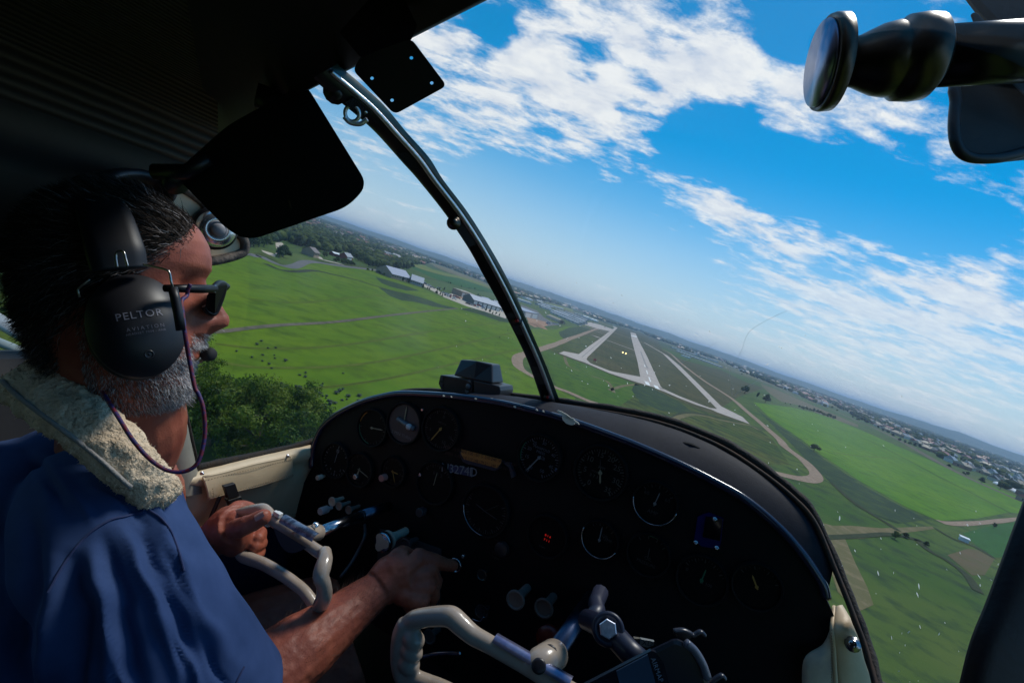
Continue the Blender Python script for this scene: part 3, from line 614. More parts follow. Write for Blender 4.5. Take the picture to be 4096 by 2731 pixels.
glassd = mat('window_dark', (.03, .035, .04), .15, spec=.8); doorm = mat('hangar_door', (.62, .62, .6), .6, col2=(.5, .5, .48), nscale=1)
HP = []
# houses of the suburbs
def house_mesh(name, wall, roof, L=1.0, W=.7, seed=0):
    mb = MB(); mb.box((0, 0, .14), (L / 2, 0, 0), (0, W / 2, 0), (0, 0, .16))
    for s_ in (-1, 1): mb.prism([(-L * .55, s_ * W * .58, .27), (L * .55, s_ * W * .58, .27), (L * .42, 0, .5), (-L * .42, 0, .5)], (0, 0, .02), 1)
    for s_ in (-1, 1): mb.add([(s_ * L * .55, -W * .58, .27), (s_ * L * .55, W * .58, .27), (s_ * L * .42, 0, .5)], [(0, 1, 2)], 1)
    mb.box((L * .2, -W * .5, .13), (.08, 0, 0), (0, .01, 0), (0, 0, .07), 2); mb.box((-L * .22, -W * .5, .13), (.08, 0, 0), (0, .01, 0), (0, 0, .07), 2); mb.box((L * .5, 0, .13), (.01, 0, 0), (0, .08, 0), (0, 0, .07), 2)
    mb.box((-L * .2, W * .2, .5), (.03, 0, 0), (0, .03, 0), (0, 0, .08), 0)
    me = mb.mesh(name)
    for m_ in (wall, roof, glassd): me.materials.append(m_)
    return me
HM = [house_mesh('house_a', WALLS['cream'], ROOFS['brown']), house_mesh('house_b', WALLS['tan'], ROOFS['red'], 1.1, .8), house_mesh('house_c', WALLS['white'], ROOFS['grey'], 1.2, .65), house_mesh('house_d', WALLS['brick'], ROOFS['tan'], 1.0, .9), house_mesh('house_e', WALLS['tan'], ROOFS['tan'], 1.1, .7)]
HN = ['cream house with brown roof', 'tan house with red brown roof', 'white house with grey roof', 'brick house with tan roof', 'tan house with tan roof']
def suburb(a0, a1, d0, d1, n, where, group, near=True):
    c = 0; tr = 0
    while c < n and tr < n * 40:
        tr += 1; a = rng.uniform(a0, a1); d = d0 * (d1 / d0) ** rng.random(); p = (d * math.sin(math.radians(a)), d * math.cos(math.radians(a)), 0)
        if clear_zone(p): continue
        k = rng.randrange(5); s = rng.uniform(13, 18) * (1 + max(0, d - 1800) / 6000)
        HP.append((a, d)); place('house', HM[k], p, s * 1.0, s * .95, rng.choice((.3, 1.87, 3.4, .6)), HN[k] + ' in ' + ('near' if d < (d0 * d1) ** .5 * .75 else 'middle' if d < (d0 * d1) ** .5 * 1.4 else 'far') + ' streets, ' + where_is(p), 'house', group); c += 1
suburb(31, 47, 620, 2600, 120, 'the suburb beyond the right crop', 'houses of the town and its suburbs')
suburb(8, 31, 1500, 4200, 60, 'the town beyond the runway', 'houses of the town and its suburbs')
suburb(-38, -14, 800, 3600, 60, 'the wooded suburb on the left', 'houses of the town and its suburbs')
suburb(-14, 8, 1200, 3500, 35, 'the town behind the hangars', 'houses of the town and its suburbs')
# everything farther off reads as one mass of tree tops
def blob_cloud(name, spots, mats, kind='stuff'):
    r = np.random.RandomState(5)
    ico = []
    for i in range(5):
        t = math.pi * i / 4
        for j in range(6): ico.append((math.sin(t) * math.cos(j * math.pi / 3 + i), math.sin(t) * math.sin(j * math.pi / 3 + i), math.cos(t)))
    ico = np.array(ico); F0 = np.array([(i * 6 + j, (i + 1) * 6 + j, (i + 1) * 6 + (j + 1) % 6, i * 6 + (j + 1) % 6) for i in range(4) for j in range(6)])
    n = len(spots); V = np.empty((n, 30, 3)); mi = []
    for k, (x, y, w, h) in enumerate(spots):
        V[k] = ico * np.array([w / 2, w / 2, h * .55]) * r.uniform(.72, 1.2, (30, 1)) + np.array([x, y, h * .5])
    Fs = (F0[None] + (np.arange(n) * 30)[:, None, None]).reshape(-1, 4)
    me = bpy.data.meshes.new(name); me.vertices.add(n * 30); me.vertices.foreach_set('co', V.ravel())
    me.loops.add(len(Fs) * 4); me.loops.foreach_set('vertex_index', Fs.ravel()); me.polygons.add(len(Fs))
    me.polygons.foreach_set('loop_start', np.arange(len(Fs)) * 4)
    me.polygons.foreach_set('material_index', np.repeat(r.randint(0, len(mats), n), 24)); me.update(calc_edges=True)
    for m in mats: me.materials.append(m)
    o = bpy.data.objects.new(name, me); C.objects.link(o); return tag(o, kind=kind)
HPa = np.array([q[0] for q in HP]); HPd = np.array([q[1] for q in HP])
spots = []; t_ = 0
while len(spots) < 15000 and t_ < 90000:
    t_ += 1
    a = rng.uniform(-44, 52)
    if a < eaz[-1]: d0 = float(np.interp(a, eaz, ed)) + 40
    else: d0 = 760
    d = d0 * (6500 / d0) ** (rng.random() ** .85)
    p = (d * math.sin(math.radians(a)), d * math.cos(math.radians(a)), 0)
    if len(HP) and np.any((np.abs(HPa - a) * d * .01745 < 16) & (HPd - d > -12) & (HPd - d < 70)): continue
    cl = mnoise.noise(Vector((p[0] * .0035, p[1] * .0016, 2))) + .35 * mnoise.noise(Vector((p[0] * .012, p[1] * .007, 7)))
    thr = -.6 if a < -8 else (-.22 if d < 3500 else -.08)
    if cl < thr: continue
    if clear_zone(p): continue
    s = 1 + max(0, d - 2500) / 2500
    h = rng.uniform(5, 10.5) * min(s, 1.35); spots.append((p[0], p[1], h * rng.uniform(1.1, 2.0) * s, h))
blob_cloud('distant_woodland', spots, [leafA, leafB, leafB, leafC])
# far neighbourhoods: roofs too small to tell apart
mb = MB(); k_ = 0; t_ = 0
while k_ < 850 and t_ < 9000:
    t_ += 1; a = rng.uniform(-42, 50); d = 1500 * 4.2 ** rng.random(); p = (d * math.sin(math.radians(a)), d * math.cos(math.radians(a)), 0)
    if clear_zone(p) or mnoise.noise(Vector((p[0] * .0015, p[1] * .0008, 9))) < -.12: continue
    s_ = rng.uniform(6, 10) * (1 + (d - 1500) / 5500); rz = rng.choice((.3, .6, 1.9)); ax = np.array([math.cos(rz), math.sin(rz), 0]); ay = np.array([-ax[1], ax[0], 0]); q = np.array(p); m_ = rng.randrange(3)
    mb.box(q + np.array([0, 0, s_ * .28]), ax * s_, ay * s_ * .7, np.array([0, 0, s_ * .28]), m_)
    e = s_ * .56; mb.prism([q + ax * s_ * 1.05 + ay * s_ * .75 + (0, 0, e), q + ax * s_ * 1.05 - ay * s_ * .75 + (0, 0, e), q + ax * s_ * 1.05 + (0, 0, e + s_ * .4)], -ax * s_ * 2.1, 3 + m_); k_ += 1
o = mb.build('distant_houses', [WALLS['cream'], WALLS['tan'], WALLS['brick'], ROOFS['brown'], ROOFS['tan'], ROOFS['red']]); tag(o, kind='stuff')
# scattered clumps of sagebrush in the left field, single plants
sage = mat('sage', (.035, .055, .04), .9, col2=(.07, .09, .06), nscale=2)
SH = crown_mesh('sagebrush', 9, 120, 5, .8, (sage, bark), .10)
for k in range(95):
    cx, cy = rng.choice([(1190, 1640), (1270, 1590), (1050, 1430), (1330, 1610), (1240, 1540), (1330, 1680), (1150, 1560), (2000, 1350)])
    q = (cx + rng.gauss(0, 60), cy + rng.gauss(0, 26)); 
    if q[1] > 1720: continue
    p = G(*q); h = rng.uniform(.5, 1.0); wr_ = rng.uniform(1.4, 2.4)
    band = 'in the upper field' if q[1] < 1480 else ('in the middle of the field' if q[1] < 1590 else 'at the foot of the field')
    xs = 'nearest the pilot' if q[0] < 1120 else ('above the cottonwoods' if q[0] < 1220 else ('right of the cottonwoods' if q[0] < 1320 else 'left of the dash receiver'))
    place('sagebrush', SH, p, h, h * wr_, None, ('narrow' if wr_ < 1.75 else 'wide') + (' tiny' if h < .7 else ' bushy') + ' sagebrush clump ' + band + ', ' + xs, 'shrub', 'sagebrush clumps in the left field')

# near cottonwoods under the left window: real branches and leaves
def near_tree(pb, pt, wid, label, seed, leaves=9000):
    p = G(*pb); h = height_at(pb, pt); r = np.random.RandomState(seed); p = np.array([p[0], p[1], 0.])
    t = thing('cottonwood_tree', label, 'tree', p)
    mb = MB(); tips = []
    tr = [p + np.array([r.normal() * .1 * k, r.normal() * .1 * k, h * .13 * k]) for k in range(5)]
    mb.tube(spl(tr, 4), np.linspace(.42, .16, 17) * h / 12, 9)
    for k in range(14):
        b0 = tr[min(4, 1 + k // 3)]; a = k * 2.4 + r.uniform(-.3, .3); L = wid * r.uniform(.3, .48); e = r.uniform(.12, .40)
        pts = [b0, b0 + np.array([math.cos(a) * L * .45, math.sin(a) * L * .45, h * e * .5]), b0 + np.array([math.cos(a) * L, math.sin(a) * L, h * e])]
        mb.tube(spl(pts, 4), np.linspace(.16, .04, 9) * h / 12, 6); tips.append(pts[2]); tips.append(lerp(pts[1], pts[2], .5))
    tips.append(p + np.array([0, 0, h * .9])); tips.append(p + np.array([.5, .3, h * .75]))
    trunk = mb.build('trunk', [bark], t, True)
    cm = MB(); per = leaves // (len(tips) * 4)
    mats_ = [mat('cottonwood_leaf', (.055, .105, .008), .7, col2=(.10, .16, .015), nscale=1.2, det=3, spec=.3), mat('cottonwood_leaf_pale', (.11, .17, .015), .7, col2=(.16, .21, .03), nscale=1.2, det=3, spec=.3), mat('cottonwood_leaf_dark', (.022, .055, .008), .7, col2=(.045, .09, .012), nscale=1.2, spec=.3)]
    for m_ in mats_:
        if not m_.get('tl'): translucent(m_, .45); m_['tl'] = 1
    for tp in tips:
        for q in range(4):
            c = tp + r.normal(size=3) * np.array([.11, .11, .06]) * wid * .8; c[2] = min(c[2], h * .97); s = wid * r.uniform(.06, .12); mi = r.choice([0, 0, 1, 1, 2])
            d = r.normal(size=(per, 3)); d /= np.linalg.norm(d, axis=1, keepdims=True)
            pp = c + d * s * r.uniform(.55, 1.05, (per, 1)) * np.array([1, 1, .75]); n_ = d + r.normal(size=(per, 3)) * .5
            t1 = np.cross(n_, r.normal(size=(per, 3))); t1 /= np.linalg.norm(t1, axis=1, keepdims=True); t2 = np.cross(n_, t1); t2 /= np.linalg.norm(t2, axis=1, keepdims=True)
            sz = r.uniform(.12, .26, (per, 1)) * h / 12
            cm.add(np.stack([pp - t1 * sz, pp + t2 * sz * .75, pp + t1 * sz, pp - t2 * sz * .75], 1).reshape(-1, 3), [(4 * i, 4 * i + 1, 4 * i + 2, 4 * i + 3) for i in range(per)], mi)
    cm.build('crown', mats_, t)
near_tree((1010, 1830), (965, 1490), 17, 'big leafy cottonwood tree under the left window, nearest the door pillar', 31, 22000)
near_tree((1165, 1790), (1130, 1580), 9.5, 'smaller cottonwood tree on the right end of the clump under the left window', 32, 12000)
near_tree((830, 1780), (820, 1480), 13, 'cottonwood tree half hidden behind the door pillar', 33, 12000)
near_tree((1100, 1740), (1050, 1530), 11, 'cottonwood tree in the middle of the clump under the left window', 34, 12000)
near_tree((700, 1560), (640, 1330), 12, 'tree beyond the pilot, partly behind his beard', 35, 7000)
for k, (x, y) in enumerate([(-250, 1290), (-150, 1240), (-60, 1330), (60, 1270), (40, 1210), (-300, 1180), (-120, 1150), (140, 1180)]):
    p = G(x, y); h = rng.uniform(9, 12); place('tree', TREES[k % 5], p, h, h * 1.2, None, ['leftmost', 'second', 'near', 'upper', 'highest', 'far left', 'small', 'rightmost'][k] + ' tree seen past the back of the pilot\'s head', 'tree', 'trees past the back of the head')

# ================================================================== buildings
def building(name, label, cat, a, b, depth, eave, ridge_, wall, roof, doors=0, kind='gable', group=None, windows=0, world_pts=False, doorw=None):
    p = np.array(G(*a)) if not world_pts else np.array([*a, 0.]); q = np.array(G(*b)) if not world_pts else np.array([*b, 0.])
    p[2] = q[2] = 0; u = nz(q - p); L = np.linalg.norm(q - p); v = np.array([-u[1], u[0], 0])
    if v @ (p / np.linalg.norm(p)) < 0: v = -v
    t = thing(name, label, cat, p, group); z = np.array([0, 0, 1.0])
    A_ = lambda i, j, k: p + u * i + v * j + z * k
    if kind == 'arch':
        n = 14; ang = np.linspace(0, math.pi, n); pr = [(depth / 2 - depth / 2 * math.cos(g), ridge_ * math.sin(g)) for g in ang]
        P = [[A_(i, j, k) for j, k in pr] for i in np.linspace(0, L, 7)]
        MB().grid(P).build('roof', [ROOFS[roof]], t, 'auto')
        w = MB(); w.add([A_(.02, j, k) for j, k in pr], [tuple(range(n))]); w.add([A_(L - .02, j, k) for j, k in pr], [tuple(range(n))]); w.build('wall', [WALLS[wall]], t)
        d = MB(); c = A_(L + .06, depth * .5, ridge_ * .35); d.box(c, u * .05, v * depth * .2, z * ridge_ * .33); d.build('door', [glassd], t)
        return t
    w = MB(); w.box(A_(L / 2, depth / 2, eave / 2), u * L / 2, v * depth / 2, z * eave / 2)
    if kind == 'gable':
        for i in (0.0, L): w.prism([A_(i, 0, eave), A_(i, depth, eave), A_(i, depth / 2, ridge_)], u * (.08 if i == 0 else -.08))
    w.build('wall', [WALLS[wall]], t)
    r = MB(); ov = .6
    if kind == 'gable':
        sl = (ridge_ - eave) / (depth / 2)
        for s_ in (0, 1):
            e0 = (-ov if s_ == 0 else depth + ov); ez = eave - ov * sl
            r.prism([A_(-ov, e0, ez), A_(L + ov, e0, ez), A_(L + ov, depth / 2, ridge_), A_(-ov, depth / 2, ridge_)], z * .22)
    else:
        r.prism([A_(-.2, -.2, eave), A_(L + .2, -.2, eave), A_(L + .2, depth + .2, ridge_), A_(-.2, depth + .2, ridge_)], z * .25)
    r.build('roof', [ROOFS[roof]], t)
    near_v = -1
    for k in range(doors):
        x = L * (k + .5) / doors; dw = doorw or L / doors * .36
        MB().box(A_(x, -.06, eave * .4), u * dw, v * .05, z * eave * .38).build('door', [doorm], t)
    for k in range(windows):
        x = L * (k + .5) / windows
        MB().box(A_(x, -.05, eave * .6), u * min(.8, L / windows * .3), v * .04, z * .5).build('window', [glassd], t)
    return t
building('lodge', 'long tan lodge with blue grey gabled roof at the edge of the left field', 'building', R2(248, 440), R2(545, 510), 20, 4.5, 10, 'tan', 'blue', windows=8)
building('lodge_wing', 'grey roofed wing with porch at the right end of the lodge', 'building', R2(552, 520), R2(735, 580), 15, 4, 9, 'grey', 'pale', windows=6)
building('yard_shop', 'long green walled shop with pale metal roof in the storage yard', 'building', R2(1530, 850), R2(1950, 970), 20, 5, 9, 'green', 'pale', doors=6)
building('warehouse', 'tan flat roofed warehouse behind the parked cars', 'building', R2(1345, 735), R2(1540, 785), 15, 6.5, 6.8, 'tan', 'tan', doors=4, kind='flat')
building('shed', 'low grey shed with blue roof behind the yard shop', 'building', R2(1690, 790), R2(1800, 815), 9, 3, 4.2, 'grey', 'blue', doors=2)
building('shed', 'dark green shed half behind the windshield post', 'building', R2(1860, 850), R2(2010, 900), 12, 4.2, 5.4, 'green', 'grey', doors=2)
building('hangar', 'grey hangar with flat blue roof right of the windshield post', 'hangar', R3(150, 395), R3(330, 420), 26, 7, 7.6, 'grey', 'blue', kind='flat', doors=2)
building('quonset_hut', 'tan half round quonset hut with dark doorway', 'hut', R3(445, 395), R3(610, 468), 13, 0, 6, 'tan', 'tan', kind='arch')
k = 0
for (a, b, w_) in [((500, 340), (870, 500), 9), ((540, 330), (920, 490), 9), ((570, 310), (960, 482), 9), ((470, 300), (975, 470), 9), ((620, 320), (985, 455), 8), ((700, 330), (1000, 442), 8), ((380, 270), (560, 330), 10), ((340, 240), (520, 290), 10), ((380, 225), (560, 270), 10), ((560, 265), (690, 300), 12), ((830, 350), (960, 395), 10)]:
    k += 1
    building('hangar', ['row hangar nearest the airfield grass, with a long pale metal roof', 'second row hangar from the airfield grass', 'third row hangar from the airfield grass', 'fourth and longest row hangar', 'row hangar behind the longest one', 'hindmost of the long row hangars by the apron', 'short pale hangar behind the quonset hut', 'left hangar of the middle group', 'hangar behind the left one of the middle group', 'pale hangar at the right end of the middle group', 'hangar between the row hangars and the white ones'][k - 1], 'hangar', R3(*a), R3(*b), w_, 4, 4.9, 'grey', 'pale' if k % 3 else 'grey', doors=7 if k < 7 else 3, group='pale metal hangars')
building('hangar', 'bright white hangar at the end of the apron', 'hangar', R3(950, 398), R3(1040, 428), 14, 5, 7, 'white', 'white', doors=2)
building('hangar', 'white hangar with gable end facing the apron, rightmost', 'hangar', R3(1055, 440), R3(1150, 470), 16, 5, 7, 'white', 'white', doors=2)
building('hangar', 'long low white hangar on the left beside the post', 'hangar', R3(75, 180), R3(250, 235), 14, 4.5, 5.6, 'grey', 'pale', doors=4)
building('warehouse', 'small white warehouse left of the hangar groups', 'building', R3(185, 160), R3(270, 185), 14, 5, 6, 'white', 'white')
building('warehouse', 'large white warehouse far beyond the hangars', 'building', R3(430, 112), R3(540, 148), 40, 6, 7, 'white', 'white')
building('warehouse', 'pale warehouse right of the large far one', 'building', R3(630, 175), R3(720, 202), 30, 6, 7, 'cream', 'white')
building('warehouse', 'tiny white factory far beyond the row hangars', 'building', R3(600, 145), R3(650, 162), 30, 6, 7, 'white', 'white')
building('warehouse', 'cream block on the right of the far trees', 'building', R3(330, 190), R3(410, 212), 14, 5, 6, 'cream', 'white')
building('storage_row', 'long pale roofed storage row beyond the right taxiway', 'building', R4(160, 365), R4(690, 560), 10, 3, 4, 'grey', 'pale', doors=12, group='storage rows beyond the taxiway')
building('storage_row', 'blue roofed storage row behind the pale one', 'building', R4(110, 325), R4(560, 470), 9, 3, 3.8, 'grey', 'blue', doors=10, group='storage rows beyond the taxiway')
building('trailer', 'white box trailer parked before the storage rows', 'trailer', R4(238, 428), R4(328, 458), 8, 3.8, 4.0, 'white', 'white', kind='flat')
building('apartment_block', 'white blocks with a dark roof beyond the storage rows', 'building', R4(520, 458), R4(620, 495), 18, 6.5, 8.5, 'white', 'brown', windows=6)
building('apartment_block', 'grey block with brown roof left of the white block', 'building', R4(445, 440), R4(510, 460), 16, 6, 8, 'grey', 'brown', windows=4)
building('apartment_block', 'long low white block farther back', 'building', R4(520, 415), R4(640, 450), 16, 5.5, 6.5, 'white', 'pale', windows=6)
building('barn', 'red barn with grey roof on the lawn by the road', 'barn', R1(1288, 545), R1(1368, 558), 8, 4.5, 7.5, 'red', 'grey', doors=1)
building('shed', 'long white roofed shed left of the red barn', 'shed', R1(1120, 485), R1(1282, 528), 7, 3, 4, 'red', 'white')
building('house', 'tan house with stone walls left of the white roofed shed', 'house', R1(850, 505), R1(920, 515), 11, 4.5, 7.5, 'tan', 'brown', windows=3)
building('trailer', 'white trailer on the dark field at the lower right', 'trailer', R5(1055, 1290), R5(1125, 1320), 2.2, 1.2, 1.35, 'white', 'white', kind='flat')
for i, (x, y) in enumerate([(1312, 842), (1358, 862), (1402, 882), (1446, 902)]):
    building('greenhouse', 'white %s greenhouse in the row beyond the right crop' % ('leftmost', 'second', 'third', 'rightmost')[i], 'greenhouse', R5(x, y), R5(x + 42, y + 18), 14, 0, 3.2, 'white', 'white', kind='arch')
for i, (x, y, h) in enumerate([(1370, 235, 26), (1412, 245, 17)]):
    p = np.array(G(*R2(x, y + 30))); p[2] = 0; t = thing('grain_elevator', ['tall pale grain elevator on the horizon', 'shorter grain elevator beside the tall one'][i], 'tower', p)
    m = MB()
    for k2 in range(4): m.lathe([(9, 0), (9, h * 1.2), (7, h * 1.25)], p + np.array([k2 * 16, 0, 0]), (0, 0, 1), 14)
    m.build('silo', [WALLS['white']], t, 'auto'); MB().box(p + np.array([24, 0, h * 1.4]), (10, 0, 0), (0, 8, 0), (0, 0, h * .16)).build('tower_head', [WALLS['white']], t)
m = MB(); c = np.array(G(*R3(330, 520))); c[2] = 0
P = []
for k2 in range(6):
    f = k2 / 5; rr = 11 * (1 - f) + .3
    P.append([c + np.array([rr * math.cos(a) * (1 + .2 * math.sin(3 * a)), rr * .7 * math.sin(a) * (1 + .15 * math.cos(2 * a)), 3.6 * f ** .8]) for a in np.linspace(0, 2 * math.pi, 18, endpoint=False)])
o = m.grid(P, wrap=True).build('dirt_pile', [GM['red']], None, True); tag(o, 'heap of reddish dirt in the yard by the quonset hut', 'dirt pile')
# parked cars
paints = [mat('paint_' + n, c, .3, spec=.6, coat=.5) for n, c in (('white', (.75, .75, .75)), ('silver', (.45, .46, .48)), ('red', (.35, .03, .03)), ('blue', (.04, .08, .25)), ('black', (.03, .03, .03)))]
tyre = mat('tyre', (.02, .02, .02), .9)
def car_mesh(p):
    mb = MB(); mb.prism([(-2.2, -.85, .35), (2.2, -.85, .35), (2.2, -.85, .8), (1.2, -.85, .95), (-1.9, -.85, .95), (-2.2, -.85, .85)], (0, 1.7, 0), 0)
    mb.prism([(-1.6, -.72, .95), (1.0, -.72, .95), (.4, -.72, 1.45), (-1.2, -.72, 1.45)], (0, 1.44, 0), 1); mb.box((-.4, 0, 1.46), (.75, 0, 0), (0, .66, 0), (0, 0, .03), 0)
    for x in (-1.35, 1.35):
        for y in (-.8, .8): mb.lathe([(.33, -.1), (.33, .1)], (x, y, .33), (0, 1, 0), 10, 2)
    me = mb.mesh('car')
    for m_ in (p, glassd, tyre): me.materials.append(m_)
    return me
CARS = [car_mesh(p) for p in paints]; CN = ['white', 'silver', 'red', 'blue', 'black']
lots = [(R2, [(1080, 690), (1110, 695), (1095, 715), (1160, 715), (1180, 720), (1155, 740), (1175, 745), (1230, 730), (1250, 740), (1240, 755), (1270, 745), (1300, 760), (1240, 775), (1120, 700)], 'the lot before the tan warehouse', 'cars before the tan warehouse'),
        (R2, [(790, 540), (820, 560), (860, 575), (890, 595), (905, 600), (780, 530), (850, 565), (1000, 610)], 'the lodge car park', 'cars in the lodge car park'),
        (R2, [(1450, 850), (1490, 860), (1530, 870), (1560, 880), (1610, 900), (1630, 880), (1680, 900), (1800, 920), (1860, 940), (1700, 930), (1990, 950), (2020, 965), (2000, 970), (1970, 940)], 'the yard of the long shop', 'cars in the shop yard'),
        (R3, [(480, 480), (510, 490), (540, 492), (580, 495), (610, 498), (460, 490), (1240, 535), (1080, 480), (640, 490), (560, 488)], 'the asphalt by the quonset hut and apron', 'vehicles by the quonset hut')]
for kf, pts, wh, grp in lots:
    for q in pts:
        k = rng.choice((0, 0, 0, 1, 2, 3, 4)); p = G(*kf(*q)); o = place('parked_car', CARS[k], p, 1.25, 1.25, rng.choice((.2, 1.8, .4)), CN[k] + ' car parked in ' + wh + ', ' + ('first', 'second', 'third', 'fourth', 'fifth', 'sixth', 'seventh', 'eighth', 'ninth', 'tenth', 'eleventh', 'twelfth', 'thirteenth', 'last')[pts.index(q)] + ' from the left' if False else CN[k] + ' car parked in ' + wh, 'car', grp); o.location.z = .16
# windsock-like marker lights beside the runway (glide path lamps, lit)
lampm = mat('approach_lamp', (.8, .7, .4), .4, emis=(1, .78, .32), em=2.6)
post = mat('post_grey', (.3, .3, .3), .5, metal=.4)
for i, q in enumerate([(1478, 884), (1519, 898)]):
    p = np.array(G(*R3(*q))); p[2] = 0; t = thing('approach_light', ['left', 'right'][i] + ' one of two lit yellow lamps on the grass between taxiway and runway', 'lamp', p, 'lit lamps beside the runway')
    MB().tube([p, p + np.array([0, 0, .9])], .12, 8).build('stand', [post], t); MB().lathe([(.1, -.3), (.7, -.15), (.8, .3), (.6, .32)], p + np.array([0, 0, 1.2]), (-p / np.linalg.norm(p)), 16).build('lamp_head', [lampm], t, True)
t = None
p = np.array(G(*R3(1100, 990))); p[2] = 0; t = thing('marker_board', 'small red marker board by the taxiway corner', 'sign', p)
MB().box(p + np.array([0, 0, 1.2]), (1.1, 0, 0), (0, .06, 0), (0, 0, .8)).build('board', [mat('red_board', (.5, .05, .03), .6)], t); MB().tube([p, p + np.array([0, 0, .6])], .06, 6).build('leg', [post], t)
# ================================================================== COCKPIT: shell
crackle = mat('black_crackle_paint', (.0025, .0025, .0035), .6, spec=.22, bump=.5, bscale=900, bdist=.0006)
blackp = mat('black_plastic', (.012, .012, .014), .38, bump=.15, bscale=700, bdist=.0004)
soft = mat('dash_leathercloth', (.005, .006, .013), .72, col2=(.010, .011, .020), nscale=90, bump=.45, bscale=700, bdist=.0007, spec=.35)
navy = mat('navy_carpet', (.004, .007, .03), .95, col2=(.008, .012, .045), nscale=200, bump=.8, bscale=700)
trim = mat('dark_trim', (.010, .007, .008), .7, col2=(.016, .010, .010), nscale=30)
chrome = mat('chrome', (.75, .77, .82), .22, metal=1.0, col2=(.35, .36, .4), nscale=60, lo=.3, hi=.5)
alu = mat('brushed_aluminium', (.8, .8, .82), .4, metal=1.0, bump=.2, bscale=300)
silver = mat('satin_silver', (.85, .86, .88), .22, metal=.9)
brass = mat('worn_dark_chrome', (.13, .11, .085), .33, metal=1.0, col2=(.07, .06, .055), nscale=40)
cream = mat('cream_leather', (.62, .48, .30), .5, col2=(.55, .42, .26), nscale=25, bump=.35, bscale=330, bdist=.0007)
thread = mat('tan_thread', (.24, .17, .10), .8)
ivory = mat('ivory_enamel', (.40, .325, .26), .24, col2=(.26, .20, .15), nscale=22, lo=.48, hi=.78, spec=.6, coat=.3, bump=.05, bscale=70)
ivoryk = mat('ivory_knob', (.50, .45, .36), .4)
putty = mat('olive_putty_paint', (.27, .25, .21), .5, col2=(.22, .21, .17), nscale=30, bump=.1, bscale=90)
rubber = mat('old_rubber', (.012, .011, .01), .85, col2=(.03, .018, .01), nscale=60, bump=1, bscale=260, bdist=.002)
white_ink = mat('dial_white', (.15, .155, .17), .6)
dim_ink = mat('dial_dim_light', (.03, .03, .032), .6)  # dark ink colour stands in for the dim light on the dials
green_ink = mat('dial_green', (.01, .10, .05), .6); amber_ink = mat('dial_amber', (.30, .16, .03), .6)
lume = mat('needle_cream', (.24, .21, .14), .6)
dial = mat('dial_black', (.0015, .0015, .002), .6, spec=.15)
chip = mat('bare_chip', (.75, .70, .58), .6)
redp = mat('red_plastic', (.35, .01, .01), .4)
# ribbed headliner
hl = bpy.data.materials.new('ribbed_headliner'); hl.use_nodes = True; t = hl.node_tree; b = t.nodes['Principled BSDF']
b.inputs['Base Color'].default_value = (.05, .04, .03, 1); b.inputs['Roughness'].default_value = .9
tcn = t.nodes.new('ShaderNodeTexCoord'); mpn = t.nodes.new('ShaderNodeMapping'); mpn.inputs['Rotation'].default_value = (0, 0, YAW)
t.links.new(tcn.outputs['Object'], mpn.inputs[0]); w = t.nodes.new('ShaderNodeTexWave'); w.inputs['Scale'].default_value = 42; w.inputs['Distortion'].default_value = .4; w.bands_direction = 'X'
t.links.new(mpn.outputs[0], w.inputs['Vector']); bp = t.nodes.new('ShaderNodeBump'); bp.inputs['Strength'].default_value = 1; bp.inputs['Distance'].default_value = .003
t.links.new(w.outputs['Fac'], bp.inputs['Height']); t.links.new(bp.outputs[0], b.inputs['Normal'])
mx = t.nodes.new('ShaderNodeMix'); mx.data_type = 'RGBA'; t.links.new(w.outputs['Fac'], mx.inputs[0]); mx.inputs[6].default_value = (.03, .024, .018, 1); mx.inputs[7].default_value = (.11, .085, .06, 1); t.links.new(mx.outputs[2], b.inputs['Base Color'])

XL, XR = -.765, .235
def ap(x, y, z): return A(x, y, z)
def aprism(name, pts, ext, m, parent=None, kind='structure', **k):
    e = aR * ext[0] + aF * ext[1] + aU * ext[2]
    o = MB().prism([ap(*p) for p in pts], e).build(name, [m], parent, **k)
    if parent is None: tag(o, kind=kind)
    return o
sl = lambda x: .232 + (x + .214) * -.47      # the front edge of the roof, measured
# ceiling with its rolled-down sides
rows = []
for x, dz in ((XL, -.09), (XL + .004, .0), (XL + .02, .07), (XL + .06, .12), (XL + .13, .15), (-.3, .168), (-.1, .168), (.08, .155), (.17, .12), (XR, .03), (XR + .01, -.02)):
    yf = min(.46, sl(x) - .035) if x > -.7 else .45
    rows.append([ap(x, y, dz) for y in np.linspace(-1.3, yf, 9)])
o = MB().grid(rows).build('cabin_ceiling', [hl], None, True); tag(o, kind='structure')
# outer roof skin above it
aprism('cabin_roof', [(XL - .03, -1.4, .2), (XR + .03, -1.4, .2), (XR + .03, .10, .2), (.0, .13, .2), (-.76, .48, .2)], (0, 0, .03), trim)
# dark front trim of the roof
edge = [(x, sl(x)) for x in (-.80, -.6, -.4, -.3, -.2, -.1, 0, .1, .24)]
P = [[ap(x, y - .10, .16), ap(x, y - .03, .145), ap(x, y - .004, .128), ap(x, y + .004, .134), ap(x, y + .004, .205)] for x, y in edge]
tr_t = thing('windshield_header', 'dark metal roof trim along the top edge of the windshield', 'trim', ap(-.3, .25, .13))
MB().grid(P).build('trim_panel', [trim], tr_t, True)
c = ap(-.445, sl(-.445) - .012, .125); MB().tube([c - aF * .01 - aR * .012, c + aF * .012 + aR * .006], .011, 12).build('trim_plug', [blackp], tr_t, True)
